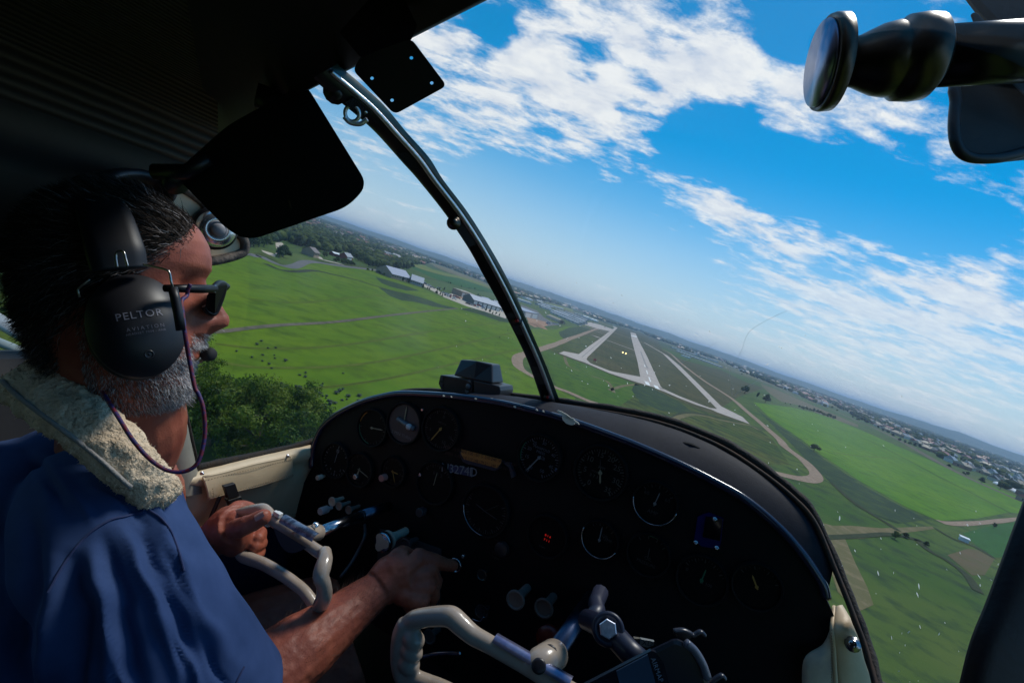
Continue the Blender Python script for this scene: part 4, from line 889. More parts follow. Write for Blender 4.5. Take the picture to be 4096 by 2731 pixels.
# side walls, rear, floor, firewall
aprism('cabin_wall', [(XL, -1.3, -.08), (XL, .43, -.09), (XL, .43, -.10), (XL, -.45, -.10), (XL, -.45, -.42), (XL, .47, -.42), (XL, .60, -.415), (XL, .90, -.41), (XL, .90, -1.05), (XL, -1.3, -1.05)], (-.04, 0, 0), navy)
aprism('cabin_wall', [(XR, -1.3, -.02), (XR, .44, -.02), (XR, .44, -.06), (XR, -.45, -.06), (XR, -.45, -.40), (XR, .44, -.40), (XR, .90, -.55), (XR, .90, -1.05), (XR, -1.3, -1.05)], (.04, 0, 0), trim)
aprism('cabin_wall', [(XL, -1.3, .2), (XR, -1.3, .2), (XR, -1.3, -1.05), (XL, -1.3, -1.05)], (0, -.03, 0), trim)
aprism('cabin_floor', [(XL, -1.3, -1.05), (XR, -1.3, -1.05), (XR, 1.05, -1.05), (XL, 1.05, -1.05)], (0, 0, -.03), navy)
aprism('kick_panel', [(.10, .832, -.36), (.34, .832, -.36), (.34, .832, -1.04), (.10, .832, -1.04)], (0, .01, 0), trim)
aprism('kick_panel', [(-.80, .84, -.42), (-.60, .84, -.42), (-.60, .84, -1.04), (-.80, .84, -1.04)], (0, .01, 0), trim)
aprism('firewall', [(XL - .0, 1.0, -.43), (XR + .03, 1.0, -.43), (XR, 1.0, -1.05), (XL, 1.0, -1.05)], (0, .02, 0), trim)

# ------------------------------------------------------------------ windshield
ybase = [(-.765, .56, -.402), (-.768, .72, -.40), (-.765, .84, -.385), (-.745, .92, -.33)]
pb = [(925, 903, .965), (1050, 903, .95), (1160, 910, .92), (1275, 922, .90), (1430, 945, .885), (1540, 970, .88), (1650, 1013, .87), (1740, 1068, .86), (1820, 1130, .85), (1870, 1187, .84), (1915, 1290, .82), (1960, 1402, .79), (2007, 1545, .75)]
base = [ap(*q) for q in ybase] + [AY(*DD(x, y), yy) for x, y, yy in pb] + [ap(.262, .60, -.42), ap(.258, .47, -.40)]
base = np.array(base); bs_ = spl(base, 6)
nB = len(bs_)
topk = [(-.78, .50, .03), (-.78, .56, .08), (-.77, .52, .12), (-.60, sl(-.6) + .006, .135), (-.4, sl(-.4) + .006, .135), (-.3, sl(-.3) + .006, .135), (-.2, sl(-.2) + .006, .135), (-.1, sl(-.1) + .006, .135), (.05, sl(.05) + .006, .135), (.2, .1, .12), (.26, .18, .04), (.262, .30, .0), (.262, .42, -.03)]
ts = spl(np.array([ap(*q) for q in topk]), 8)
def resample(P, n):
    d = np.r_[0, np.cumsum(np.linalg.norm(np.diff(P, axis=0), axis=1))]; s = np.linspace(0, d[-1], n)
    return np.stack([np.interp(s, d, P[:, i]) for i in range(3)], 1)
nW = 40
B_ = resample(bs_, nW); T_ = resample(ts, nW); rows = []
for k in range(15):
    f = k / 14; row = []
    for i in range(nW):
        p = lerp(B_[i], T_[i], f); bul = 4 * f * (1 - f)
        out = aF * .07 + aU * .09
        row.append(p + out * bul)
    rows.append(row)
rows = np.array(rows)
gl = bpy.data.materials.new('perspex'); gl.use_nodes = True; t = gl.node_tree; t.nodes.clear()
out_ = t.nodes.new('ShaderNodeOutputMaterial'); tr_ = t.nodes.new('ShaderNodeBsdfTransparent'); tr_.inputs[0].default_value = (.93, .96, .97, 1)
gs = t.nodes.new('ShaderNodeBsdfGlossy'); gs.inputs['Roughness'].default_value = .04; df = t.nodes.new('ShaderNodeBsdfTranslucent'); df.inputs[0].default_value = (.75, .8, .85, 1)
lw = t.nodes.new('ShaderNodeLayerWeight'); lw.inputs[0].default_value = .18
m1 = t.nodes.new('ShaderNodeMixShader'); ml = t.nodes.new('ShaderNodeMath'); ml.operation = 'MULTIPLY'; ml.inputs[1].default_value = .45
t.links.new(lw.outputs['Fresnel'], ml.inputs[0]); t.links.new(ml.outputs[0], m1.inputs[0]); t.links.new(tr_.outputs[0], m1.inputs[1]); t.links.new(gs.outputs[0], m1.inputs[2])
nn = t.nodes.new('ShaderNodeTexNoise'); nn.inputs['Scale'].default_value = 5; nn.inputs['Detail'].default_value = 5
tcn = t.nodes.new('ShaderNodeTexCoord'); t.links.new(tcn.outputs['Object'], nn.inputs[0])
mr = t.nodes.new('ShaderNodeMapRange'); t.links.new(nn.outputs[0], mr.inputs[0]); mr.inputs[1].default_value = .5; mr.inputs[2].default_value = .8; mr.inputs[3].default_value = .008; mr.inputs[4].default_value = .05
m2 = t.nodes.new('ShaderNodeMixShader'); t.links.new(mr.outputs[0], m2.inputs[0]); t.links.new(m1.outputs[0], m2.inputs[1]); t.links.new(df.outputs[0], m2.inputs[2]); t.links.new(m2.outputs[0], out_.inputs[0])
ws = thing('windshield', 'curved clear windshield in front of both seats, speckled with bug splats', 'windshield', base[7])
MB().grid(rows).build('pane', [gl], ws, True)
# bug splats and scratches on the pane
splat_pale = bpy.data.materials.new('bug_splat_pale'); splat_pale.use_nodes = True; t = splat_pale.node_tree; bsd = t.nodes['Principled BSDF']; bsd.inputs['Base Color'].default_value = (.8, .82, .8, 1)
tl = t.nodes.new('ShaderNodeBsdfTranslucent'); tl.inputs[0].default_value = (.62, .63, .62, 1); ms = t.nodes.new('ShaderNodeMixShader'); ms.inputs[0].default_value = .8; t.links.new(bsd.outputs[0], ms.inputs[1]); t.links.new(tl.outputs[0], ms.inputs[2]); t.links.new(ms.outputs[0], [n for n in t.nodes if n.type == 'OUTPUT_MATERIAL'][0].inputs[0])
sp = MB(); r = np.random.RandomState(4)
for k in range(290):
    i = r.randint(1, 13) if k < 200 else r.randint(0, 5); j = r.randint(12, nW - 6) if k < 200 else r.randint(18, nW - 5); a, b_ = r.rand(2)
    if (i > 4 and r.rand() < .55) or (i > 8 and r.rand() < .7): continue
    p = rows[i][j] * (1 - a) * (1 - b_) + rows[i + 1][j] * a * (1 - b_) + rows[i][j + 1] * (1 - a) * b_ + rows[i + 1][j + 1] * a * b_
    n = nz(np.cross(rows[i + 1][j] - rows[i][j], rows[i][j + 1] - rows[i][j])); 
    if n @ (EYE - p) < 0: n = -n
    u = nz(aU - n * (aU @ n) + .5 * r.normal() * aR); w_ = np.cross(n, u); s = (.00040 if k < 200 else .0005) * (.8 + abs(r.normal()) * .9) * min(1.2, np.linalg.norm(p - EYE) / .8); m_ = 8
    st = r.uniform(1, 3.2); q = [p + n * .0008 + s * (math.cos(t_) * w_ * (.5 + .6 * r.rand()) + math.sin(t_) * u * st * (.5 + .6 * r.rand())) for t_ in np.linspace(0, 6.28, m_, endpoint=False)]
    sp.add(q, [tuple(range(m_))], 0 if i < 6 or r.rand() < .5 else 1)
o = sp.build('bug_splats', [splat_pale, mat('bug_splat_dark', (.10, .09, .08), .8)], ws); tag(o, 'tiny pale and dark bug splats and streaks', kind='stuff')
for k, pts in enumerate([[RA(1700, 530), RA(1660, 550), RA(1550, 620), RA(1400, 700)], [RA(2250, 280), RA(2100, 350), RA(1950, 450), RA(1890, 600), RA(1820, 720), RA(1800, 760), RA(1820, 940)], [RA(2030, 820), RA(1900, 900), RA(1830, 950)]]):
    P3 = spl([CP(x, y, .72) for x, y in pts], 8)
    sc_o = MB().tube(P3, .00016, 4).build('scratch', [mat('scratch_line', (.45, .48, .5), .7)], ws)
# seal along the foot of the pane
sealm = rubber
sp_ = spl(base, 10); jit = np.array([[mnoise.noise(Vector(p * 40)) for _ in range(1)] for p in sp_])
MB().tube(sp_ + aU * .002, .0065 + .0022 * jit[:, 0], 8, up=aU).build('rubber_seal', [rubber], ws, True)
MB().tube(sp_ - aU * .004 - aF * .012, .0035, 6, up=aU).build('rusty_trim_strip', [mat('rusty_brown', (.06, .025, .01), .8, col2=(.02, .014, .012), nscale=80)], ws, True)

# ------------------------------------------------------------------ windshield post
c2 = K(1000, 0, 1.742); c3 = R0
cC = K(800, 720, 1.6333)
Ls = many(c2, [(440, 545), (480, 588), (620, 705), (760, 820), (890, 940), (1060, 1130)]) + many(cC, [(1425, 0), (1600, 220), (1750, 440), (1850, 620), (1950, 800), (2060, 1010), (2150, 1205), (2235, 1450)])
Rs = many(c2, [(610, 445), (660, 490), (790, 600), (940, 740), (1090, 920), (1250, 1100)]) + many(cC, [(1590, 0), (1745, 205), (1870, 400), (1980, 590), (2075, 780), (2180, 1020), (2270, 1230), (2356, 1455)])
pm = thing('windshield_post', 'curved black centre post of the windshield with a bright strip', 'post', AX(*DD(1268, 920), -.3))
Lp = []; Rp = []
for l, r_ in zip(Ls, Rs):
    m_ = ((l[0] + r_[0]) / 2, (l[1] + r_[1]) / 2); d = cdepth(AX(*m_, -.3)); Lp.append(CP(*l, d)); Rp.append(CP(*r_, d))
Lp = spl(Lp, 6); Rp = spl(Rp, 6); fw = np.array([nz((a + b) / 2 - EYE) for a, b in zip(Lp, Rp)]); th = .010
q = np.stack([Lp, lerp(Lp, Rp, .12) - fw * .003, lerp(Lp, Rp, .5) - fw * .0035, lerp(Lp, Rp, .6) - fw * .0015, lerp(Lp, Rp, .66) - fw * .0015, lerp(Lp, Rp, .74) + fw * .001, Rp + fw * .004, Rp + fw * (th + .006), Lp + fw * th], 1)
n_, k_ = q.shape[:2]; F = [(i * k_ + j, i * k_ + (j + 1) % k_, (i + 1) * k_ + (j + 1) % k_, (i + 1) * k_ + j) for i in range(n_ - 1) for j in range(k_)]
pb_ = MB().add(q.reshape(-1, 3), F); pb_.m = []; side = []
for i in range(n_ - 1):
    for j in range(k_): side.append(1 if j in (5, 6) else 0)
pb_.m = side
pb_.build('post_body', [mat('post_black', (.012, .011, .012), .33, bump=.1, bscale=200), mat('post_green_edge', (.012, .03, .028), .3, col2=(.03, .07, .06), nscale=120)], pm, True)
sc_ = lerp(Lp, Rp, .63) - fw * .0028
MB().tube(sc_[3:], np.linspace(.0016, .0036, len(sc_) - 3), 8).build('bright_strip', [alu], pm, True)
def screw(p, r_, parent, m=blackp, dirv=None, name='screw', h=.004):
    dv = nz(EYE - p) if dirv is None else dirv
    sm = MB().lathe([(r_ * 1.5, 0), (r_ * 1.5, h * .3), (r_, h * .4), (r_ * .9, h), (r_ * .5, h * 1.3)], p, dv, 12); return sm.build(name, [m], parent, True)
for x, y, s in ((1042, 512, .0048), (1187, 736, .0052), (1258, 912, .0052)):
    p = CP(*DD(x, y), cdepth(AX(*DD(x, y), -.3)) - .004); screw(p, s, pm, brass if y < 600 else blackp); 
    if y > 600: MB().lathe([(.003, 0), (.002, .003)], p + nz(EYE - p) * .005, nz(EYE - p), 8).build('red_cap', [redp], pm, True)
p = CP(*c2(595, 640), .37); screw(p, .0058, pm, blackp, name='bolt', h=.010)
# velcro tape pieces
nP = len(Lp)
for f0, f1, g1, m_n, cc_ in ((.17, .24, .48, 'velcro', .012), (.36, .42, .45, 'velcro', .012), (.56, .62, .55, 'velcro_grey', .045), (.79, .845, .52, 'velcro_grey', .045), (.915, .955, .5, 'velcro_grey', .05)):
    i0_, i1_ = int(f0 * nP), int(f1 * nP); qs = []
    for g in (.06, .3, g1): qs.append([lerp(Lp[i], Rp[i], g) - fw[i] * .0048 for i in range(i0_, i1_ + 1)])
    MB().grid(qs).build('velcro_patch', [mat(m_n, (cc_, cc_, cc_ * 1.15), .9, bump=1, bscale=900)], pm)
# spring clip near the top of the post
clm = thing('cable_clip', 'small metal cable clip clamped on the post near its top', 'clip', CP(*c2(710, 790), .385))
cc = CP(*c2(712, 792), .378); vd = nz(EYE - cc); u = nz(np.cross(vd, aU)); w_ = np.cross(u, vd)
ring = [cc + (.0050 * math.cos(a) * u + .0055 * math.sin(a) * w_) for a in np.linspace(0, 2 * math.pi, 22, endpoint=False)]
MB().tube(ring, .0014, 8, closed=True, up=vd).build('ring', [alu], clm, True)
MB().tube(spl([cc - u * .011 - w_ * .000, cc - u * .007 - w_ * .005, cc - w_ * .0065, cc + u * .005 - w_ * .004]), .0018, 8).build('spring_arm', [alu], clm, True)
cA = CP(*c2(690, 680), .378); cB = CP(*c2(815, 790), .385)
MB().tube([cA, cB], .0013, 6).build('clip_bar', [silver], clm, True)

# ------------------------------------------------------------------ bracket plate with four holes, hanging below the header
bk = thing('compass_bracket', 'dark bent mounting plate with four round holes hanging from the windshield header', 'bracket', CP(*c2(950, 400), .27))
def plate(name, cn, d, m, parent, holes=(), thick=.0016, rad=30):
    # rounded polygon in a plane with real holes, triangulated by grid of quads: ring strips around each hole via boolean-free fill
    import mathutils.geometry as mg
    out = []
    n = len(cn)
    for i in range(n):
        p0, p1, p2 = np.array(cn[i - 1], float), np.array(cn[i], float), np.array(cn[(i + 1) % n], float)
        a = p1 + nz(p0 - p1) * rad; b_ = p1 + nz(p2 - p1) * rad
        for s in np.linspace(0, 1, 7): out.append((1 - s) ** 2 * a + 2 * s * (1 - s) * p1 + s * s * b_)
    loops = [out]; 
    for hx, hy, hr in holes: loops.append([(hx + hr * math.cos(a), hy + hr * .92 * math.sin(a)) for a in np.linspace(0, 2 * math.pi, 14, endpoint=False)])
    allp = [p for l in loops for p in l]
    tris = mg.tessellate_polygon([[Vector((p[0], p[1], 0)) for p in l] for l in loops])
    dv = d if callable(d) else (lambda x, y: d)
    V1 = np.array([CP(x, y, dv(x, y)) for x, y in allp]); f_ = nz(V1.mean(0) - EYE); V2 = V1 + f_ * thick; N = len(V1); mb = MB()
    F = [tuple(t_) for t_ in tris] + [tuple(reversed([i + N for i in t_])) for t_ in tris]; k0 = 0
    for l in loops:
        L_ = len(l)
        for i in range(L_): F.append((k0 + i, k0 + (i + 1) % L_, N + k0 + (i + 1) % L_, N + k0 + i))
        k0 += L_
    mb.add(np.concatenate([V1, V2]), F); return mb.build(name, [m], parent)
bkm = mat('bracket_brown_black', (.018, .012, .013), .5, col2=(.026, .018, .018), nscale=20)
up_ = [c2(620, 240), c2(900, -60), c2(1060, -40), c2(1165, 180), c2(1125, 280), c2(770, 400)]
lo_ = [c2(770, 396), c2(1125, 275), c2(1372, 600), c2(1010, 795), c2(715, 490)]
plate('upper_flange', [c2(620, 225), c2(900, -80), c2(1060, -40), c2(1165, 180), c2(1122, 285), c2(772, 402)], lambda x, y: .262 - .00003 * (y - 100), bkm, bk, rad=10)
plate('lower_flange', [c2(772, 396), c2(1124, 270), c2(1372, 600), c2(1008, 800), c2(715, 490)], lambda x, y: .258 + .00006 * (y - 200), bkm, bk, holes=[(*c2(1125, 405), 7), (*c2(850, 547), 7), (*c2(1267, 580), 7), (*c2(990, 700), 7)], rad=26)

# ------------------------------------------------------------------ pilot's sun visor
vs = thing('sun_visor', 'large black sun visor folded down in front of the pilot', 'visor', CP(*DD(620, 380), .45))
vc = [DD(400, 380), DD(690, 205), DD(852, 440), DD(575, 555), DD(425, 430)]
def vdep(x, y): return .455 - (x - 1000) * .00006
plate('visor_board', [DD(398, 400), DD(520, 290), DD(700, 190), DD(845, 425), DD(800, 475), DD(575, 552), DD(530, 535)], vdep, mat('visor_black', (.010, .008, .009), .6, bump=.2, bscale=300), vs, thick=.009, rad=52)
p = CP(*DD(405, 395), .46); MB().tube([p - cR * .02, p + cR * .01, p + cR * .03 + cU * .012], .007, 10).build('visor_arm', [blackp], vs, True)
MB().tube([CP(*DD(392, 400), .47), CP(*DD(412, 425), .468)], .012, 10).build('visor_pivot', [blackp], vs, True)
p = [CP(*DD(x, y), vdep(*DD(x, y)) - .001) for x, y in ((662, 460), (666, 462), (670, 478), (667, 478))]; MB().prism(p, -cF * .0006).build('scuff', [mat('scuff_brown', (.10, .07, .04), .8)], vs)

# ------------------------------------------------------------------ left wing root fairing with its air vent
c7 = K(600, 680, 3.92)
wr = thing('wing_root_fairing', 'beige oval wing root fairing behind the pilot\'s forehead, edged with a rubber rim', 'fairing', AX(*c7(1000, 1100), -.755))
ov = many(c7, [(200, 300), (380, 245), (600, 330), (800, 480), (960, 640), (1180, 830), (1330, 960), (1440, 1060), (1475, 1190), (1440, 1290), (1300, 1350), (1100, 1400), (930, 1420), (700, 1400), (400, 1200), (200, 800)])
P = spl([AX(*q, -.752) for q in ov], 4, closed=True)
MB().prism(P[::-1], -aR * .02).build('fairing_plate', [mat('beige_paint', (.80, .56, .34), .5, col2=(.70, .48, .29), nscale=12)], wr)
MB().tube(P + aR * .002, .0075, 8, closed=True, up=aR).build('rubber_rim', [mat('weathered_rim', (.16, .12, .09), .75, col2=(.05, .04, .035), nscale=70, bump=.8, bscale=200)], wr, True)
P2 = np.array([p + (p - P.mean(0)) * -.075 + aR * .003 for p in P]); MB().tube(P2, .0022, 6, closed=True, up=aR).build('inner_seam', [rubber], wr, True)
av = thing('air_vent', 'silver round air vent with a centre knob beside the pilot\'s forehead', 'air vent', AX(*c7(1010, 920), -.70))
vc_ = AX(*c7(1010, 920), -.735); ax_ = nz(nz(EYE - vc_) + .25 * aR)
MB().lathe([(.030, -.02), (.031, .0), (.029, .006)], vc_, ax_, 28).build('vent_seat', [blackp], av, True)
MB().lathe([(.0235, .0), (.0255, .012), (.0258, .020), (.0235, .030), (.018, .036), (.0125, .0375), (.0105, .0345), (.002, .034)], vc_, ax_, 36).build('vent_cap', [silver], av, True)
MB().lathe([(.0085, .030), (.0088, .046), (.0078, .0485), (.001, .0490)], vc_, ax_, 24).build('knob', [mat('vent_knob_grey', (.33, .31, .31), .5)], av, True)

# door pillar and bottom seal on the left
pl = thing('door_pillar', 'grey painted door pillar behind the pilot\'s beard', 'pillar', AX(*DD(400, 1090), -.76))
pc = [AX(*DD(x, y), -.755) for x, y in ((330, 800), (360, 900), (385, 1000), (400, 1105))]
rows = []
for i, (x0, x1, y) in enumerate(((318, 398, 800), (318, 420, 925), (322, 437, 1000), (330, 452, 1065), (350, 470, 1120))):
    a = AX(*DD(x0, y), -.77); b_ = AX(*DD(x1, y), -.772); m_ = (a + b_) / 2
    rows.append([a, lerp(a, b_, .12) + aR * .022, lerp(a, b_, .4) + aR * .036, lerp(a, b_, .75) + aR * .026, lerp(a, b_, .97) + aR * .006, b_ - aR * .01])
MB().grid(rows).build('pillar_skin', [putty], pl, True)
MB().tube([AX(*DD(x, y), -.762) for x, y in ((398, 800), (420, 925), (437, 1000), (455, 1078))], .0038, 8).build('pillar_seal', [rubber], pl, True)
# wing strut outside the left door window
st = thing('wing_strut', 'pale grey wing strut outside the left door window', 'strut', ap(-1.0, .3, -.35))
MB().tube([CP(-200, 1170, 1.1), CP(85, 1335, 1.05), CP(330, 1470, 1.0)], .021, 12, flat=.5).build('strut_tube', [mat('strut_grey', (.33, .34, .33), .4)], st, True)
MB().tube([CP(-200, 1290, .95), CP(60, 1395, .95), CP(300, 1500, .95)], .012, 10, flat=.6).build('strut_fairing', [mat('strut_green', (.24, .28, .26), .4)], st, True)

# ------------------------------------------------------------------ leather side panel, left
lp = thing('side_panel', 'cream leather side panel with a stitched pocket flap, left of the instrument panel', 'side panel', AX(*DD(560, 1200), -.75))
def lx(x, y, d=-.75): return AX(*DD(x, y), d)
top = spl([lx(400, 1102), lx(450, 1090), lx(560, 1062), lx(640, 1044), lx(722, 1026)], 6)
bot = spl([lx(395, 1225), lx(470, 1222), lx(560, 1215), lx(640, 1198), lx(712, 1178)], 6)
n_ = len(top); rows = []
for f in np.linspace(0, 1, 14):
    bl = .011 * math.exp(-((f - .06) / .10) ** 2) - .006 * math.exp(-((f - .24) / .05) ** 2) + .005 * math.sin(f * math.pi)
    rows.append([lerp(top[i], bot[i], f) + aR * (bl + .0012 * mnoise.noise(Vector((i * .3, f * 4, 0)))) for i in range(n_)])
rows.insert(0, [top[i] - aR * .02 for i in range(n_)])
MB().grid(rows).build('leather_skin', [cream], lp, True)
fl = [lx(468, 1096, -.735), lx(668, 1048, -.735), lx(673, 1094, -.73), lx(481, 1146, -.728)]
rows = []
for f in np.linspace(0, 1, 7): rows.append([lerp(lerp(fl[0], fl[1], g), lerp(fl[3], fl[2], g), f) + aR * (.0015 * math.sin(g * 9 + f * 3) + .002 * math.sin(f * 3.1)) for g in np.linspace(0, 1, 14)])
R_ = np.array(rows); mb = MB(); mb.grid(R_); mb.grid(R_[::-1] - aR * .0035); 
for e in (R_[0], R_[-1], R_[:, 0], R_[:, -1]): mb.tube(e - aR * .0017, .0021, 6)
mb.build('pocket_flap', [cream], lp, True)
def stitches(name, P, n, parent, off, ln=.55):
    mb = MB(); P = resample(np.array(P), n * 2)
    for i in range(0, n * 2 - 1, 2): mb.tube([P[i] + off, lerp(P[i], P[i + 1], ln * 1.6) + off], .0006, 4)
    o = mb.build(name, [thread], parent); return tag(o, kind='stuff')
stitches('stitching', [lerp(R_[0][0], R_[-1][0], .12), lerp(R_[0][13], R_[-1][13], .12)], 34, lp, aR * .0018)
stitches('stitching', [lerp(R_[0][0], R_[-1][0], .9), lerp(R_[0][13], R_[-1][13], .9)], 34, lp, aR * .0026)
stitches('stitching', [lerp(R_[3][0], R_[3][13], .04), lerp(R_[-1][0], R_[-1][13], .04)], 6, lp, aR * .002)
stitches('stitching', [bot[6] - (bot[6] - top[6]) * .03, bot[-1] - (bot[-1] - top[-1]) * .04], 36, lp, aR * .0022)
for x, y in ((463, 1086), (660, 1046)): screw(lx(x, y, -.735), .0022, lp, chrome, aR)
# black clip on the flap, its lead
ck = thing('headset_clip', 'black plastic clip gripping the pocket flap of the side panel', 'clip', lx(528, 1150, -.72))
MB().prism([lx(508, 1113, -.722), lx(534, 1106, -.722), lx(544, 1135, -.718), lx(518, 1142, -.718)], aR * .008).build('clip_jaw', [blackp], ck, bevel=.001)
MB().prism([lx(514, 1143, -.722), lx(545, 1134, -.722), lx(551, 1152, -.72), (lx(522, 1160, -.72))], aR * .012).build('clip_base', [blackp], ck, bevel=.001)
o = MB().tube(spl([lx(505, 1140, -.728), lx(492, 1170, -.724), lx(482, 1195, -.722), lx(474, 1230, -.73)], 8), .0034, 8).build('clip_lead', [blackp], ck, True)
MB().tube(spl([lx(541, 1155, -.722), lx(543, 1170, -.72), lx(540, 1200, -.72)], 6), .003, 8).build('clip_lead', [blackp], ck, True)

# right side: leather strip with stitched edge, door post
rp = thing('side_panel', 'cream leather side panel with one cross head screw at the lower right', 'side panel', CP(*DD(1930, 1560), .66))
b2 = RB
def rl(x, y, d=.66): return CP(*b2(x, y), d)
L1 = [rl(480, 1232, .69), rl(470, 1330), rl(478, 1420), rl(485, 1500), rl(495, 1640)]
L2 = [rl(515, 1224, .69), rl(560, 1300), rl(600, 1380), rl(625, 1460), rl(690, 1640)]
L0 = [rl(468, 1300, .68), rl(455, 1345, .67), rl(425, 1400, .665), rl(345, 1465, .66), rl(338, 1640, .66)]
a = spl(L1, 6); b_ = spl(L2, 6); c_ = spl(L0, 6); n_ = len(a); f_ = nz(a[5] - EYE)
rows = [a + f_ * .01, a, lerp(a, b_, .15) - f_ * .006, lerp(a, b_, .5) - f_ * .008, lerp(a, b_, .85) - f_ * .005, b_, b_ + f_ * .02]
MB().grid(rows).build('leather_skin', [cream], rp, True)
rows = [c_ + f_ * .01, c_, lerp(c_, a, .2) - f_ * .005, lerp(c_, a, .7) - f_ * .004, lerp(c_, a, .93) - f_ * .001, lerp(c_, a, .98) + f_ * .002]
MB().grid(rows).build('leather_return', [mat('cream_leather_worn', (.42, .34, .24), .5, col2=(.30, .25, .2), nscale=25, bump=.35, bscale=330, bdist=.0007)], rp, True)
stitches('stitching', [lerp(c_[i], a[i], .86) - f_ * .006 for i in range(6, n_)], 26, rp, -f_ * .001)
MB().tube(lerp(c_, a, .97) - f_ * .002, .0028, 8).build('piping', [cream], rp, True)
p = rl(560, 1398, .648); screw(p, .0062, rp, chrome, name='screw'); dv = nz(EYE - p); u_ = nz(np.cross(dv, aU)); w_ = np.cross(u_, dv)
MB().box(p + dv * .0062, u_ * .0034, w_ * .0008, dv * .0004).box(p + dv * .0063, u_ * .0008, w_ * .0034, dv * .0004).build('screw_slot', [blackp], rp)
dpst = thing('door_post', 'thick dark padded door post at the right edge', 'post', CP(*DD(2300, 1568), .34))
l_ = spl([CP(*DD(2560, 560), .40), CP(*DD(2455, 850), .375), CP(*DD(2392, 1040), .36), CP(*DD(2340, 1175), .35), CP(*DD(2268, 1370), .34), CP(*DD(2225, 1480), .335), CP(*DD(2185, 1640), .33), CP(*DD(2120, 1850), .33)], 6)
fl_ = (l_ - EYE) / np.linalg.norm(l_ - EYE, axis=1, keepdims=True); rows = [l_ + fl_ * .06 + cR * .11, l_ + fl_ * .06, l_ + fl_ * .012, l_ + cR * .002, l_ + cR * .014 - cF * .006, l_ + cR * .05 - cF * .008, l_ + cR * .11]
MB().grid(rows).build('post_padding', [mat('maroon_black_vinyl', (.020, .009, .011), .5, bump=.2, bscale=200)], dpst, True)

# ------------------------------------------------------------------ right air vent (upper right corner)
V3 = K(2700, 0, 2352 / 1396)
rv = thing('air_vent', 'large dark chrome pull-out air vent tube in the upper right corner', 'air vent', CP(*V3(1500, 380), .22))
pa = CP(*V3(1022, 430), .218); pbv = CP(*V3(2150, 360), .207); axv = nz(pbv - pa)
def vt(t_): return lerp(pa, pbv, t_)
Lv = np.linalg.norm(pbv - pa); rr = 250 / (2352 / 1396) / FPX * .222
MB().lathe([(.002, .004), (rr * .98, .0025), (rr * 1.14, .0005), (rr * 1.17, .002), (rr * 1.16, .0060), (rr * .8, .0072)], pa - axv * .002, axv, 40).build('pull_disc', [brass], rv, True)
MB().lathe([(.001, -.0005), (rr * 1.04, -.0005), (rr * 1.06, .0012)], pa - axv * .0028, axv, 40).build('disc_face', [mat('dark_mirror', (.22, .24, .36), .28, metal=1.0, col2=(.34, .36, .48), nscale=90)], rv, True)
MB().lathe([(rr * .50, .004), (rr * .62, .0115), (rr * .72, .0150), (rr * .84, .0195), (rr * .90, .0245), (rr * .87, .0262), (rr * 1.0, .0282), (rr * 1.03, .034), (rr * 1.0, .0385), (rr * .93, .0395), (rr * .8, .041)], pa, axv, 40).build('vent_body', [brass], rv, True)
MB().lathe([(rr * .72, .038), (rr * .72, Lv * 1.05), (rr * .72, Lv * 1.3)], pa, axv, 40).build('vent_tube', [mat('vent_tube_black', (.05, .048, .045), .25, metal=.8)], rv, True)
a0, a1 = vt(.495), vt(.93); vdir = nz(EYE - vt(.7)); upv = nz(np.cross(axv, vdir))
rows = []
for a in np.linspace(-.85, .75, 9): rows.append([a0 + (vdir * math.cos(a) + upv * math.sin(a)) * rr * .735, a1 + (vdir * math.cos(a) + upv * math.sin(a)) * rr * .735])
MB().grid(rows).build('felt_wrap', [mat('matt_black_wrap', (.003, .003, .003), .95)], rv, True)
rvb = thing('vent_housing', 'dark rounded vent housing under the air vent in the upper right corner', 'housing', CP(*V3(2150, 850), .26))
hp = many(V3, [(1895, 560), (1870, 700), (1858, 850), (1868, 960), (1905, 1035), (1985, 1075), (2120, 1078), (2250, 1055), (2400, 1010), (2700, 930), (2700, 500), (2300, 450)])
P = spl([CP(x, y, .262) for x, y in hp], 4, closed=True); MB().prism(P, nz(P.mean(0) - EYE) * .02).build('housing_plate', [mat('housing_grey', (.030, .028, .030), .55, bump=.3, bscale=120)], rvb)
MB().tube(P - cF * .002, .0026, 10, closed=True, up=cF).build('housing_rim', [mat('rim_grey', (.038, .036, .042), .4)], rvb, True)
P2 = [CP(x, y, .275) for x, y in many(V3, [(2080, 1070), (2200, 1095), (2352, 1080), (2600, 1000), (2600, 900), (2100, 900)])]; MB().prism(P2, nz(np.mean(P2, axis=0) - EYE) * .02).build('housing_back', [mat('housing_pale', (.25, .25, .28), .5)], rvb)
P = [CP(*V3(x, y), .25) for x, y in ((1925, -40), (2012, 75), (2150, 220), (2270, 380), (2352, 520), (2700, 900), (2900, -100), (1950, -200))]
cnr = thing('roof_corner', 'dark upholstered roof corner above the right air vent', 'trim', P[2])
MB().prism(P, nz(P[3] - EYE) * .02).build('corner_skin', [mat('corner_black', (.022, .018, .02), .7, bump=.3, bscale=200)], cnr, bevel=.006)
MB().prism([CP(*V3(x, y), .245) for x, y in ((1985, 95), (2030, 78), (2150, 220), (2270, 380), (2352, 520), (2500, 700), (2400, 700), (2200, 500), (2080, 330))], nz(P[3] - EYE) * .006).build('corner_fold', [mat('corner_grey', (.03, .028, .03), .7)], cnr, bevel=.004)

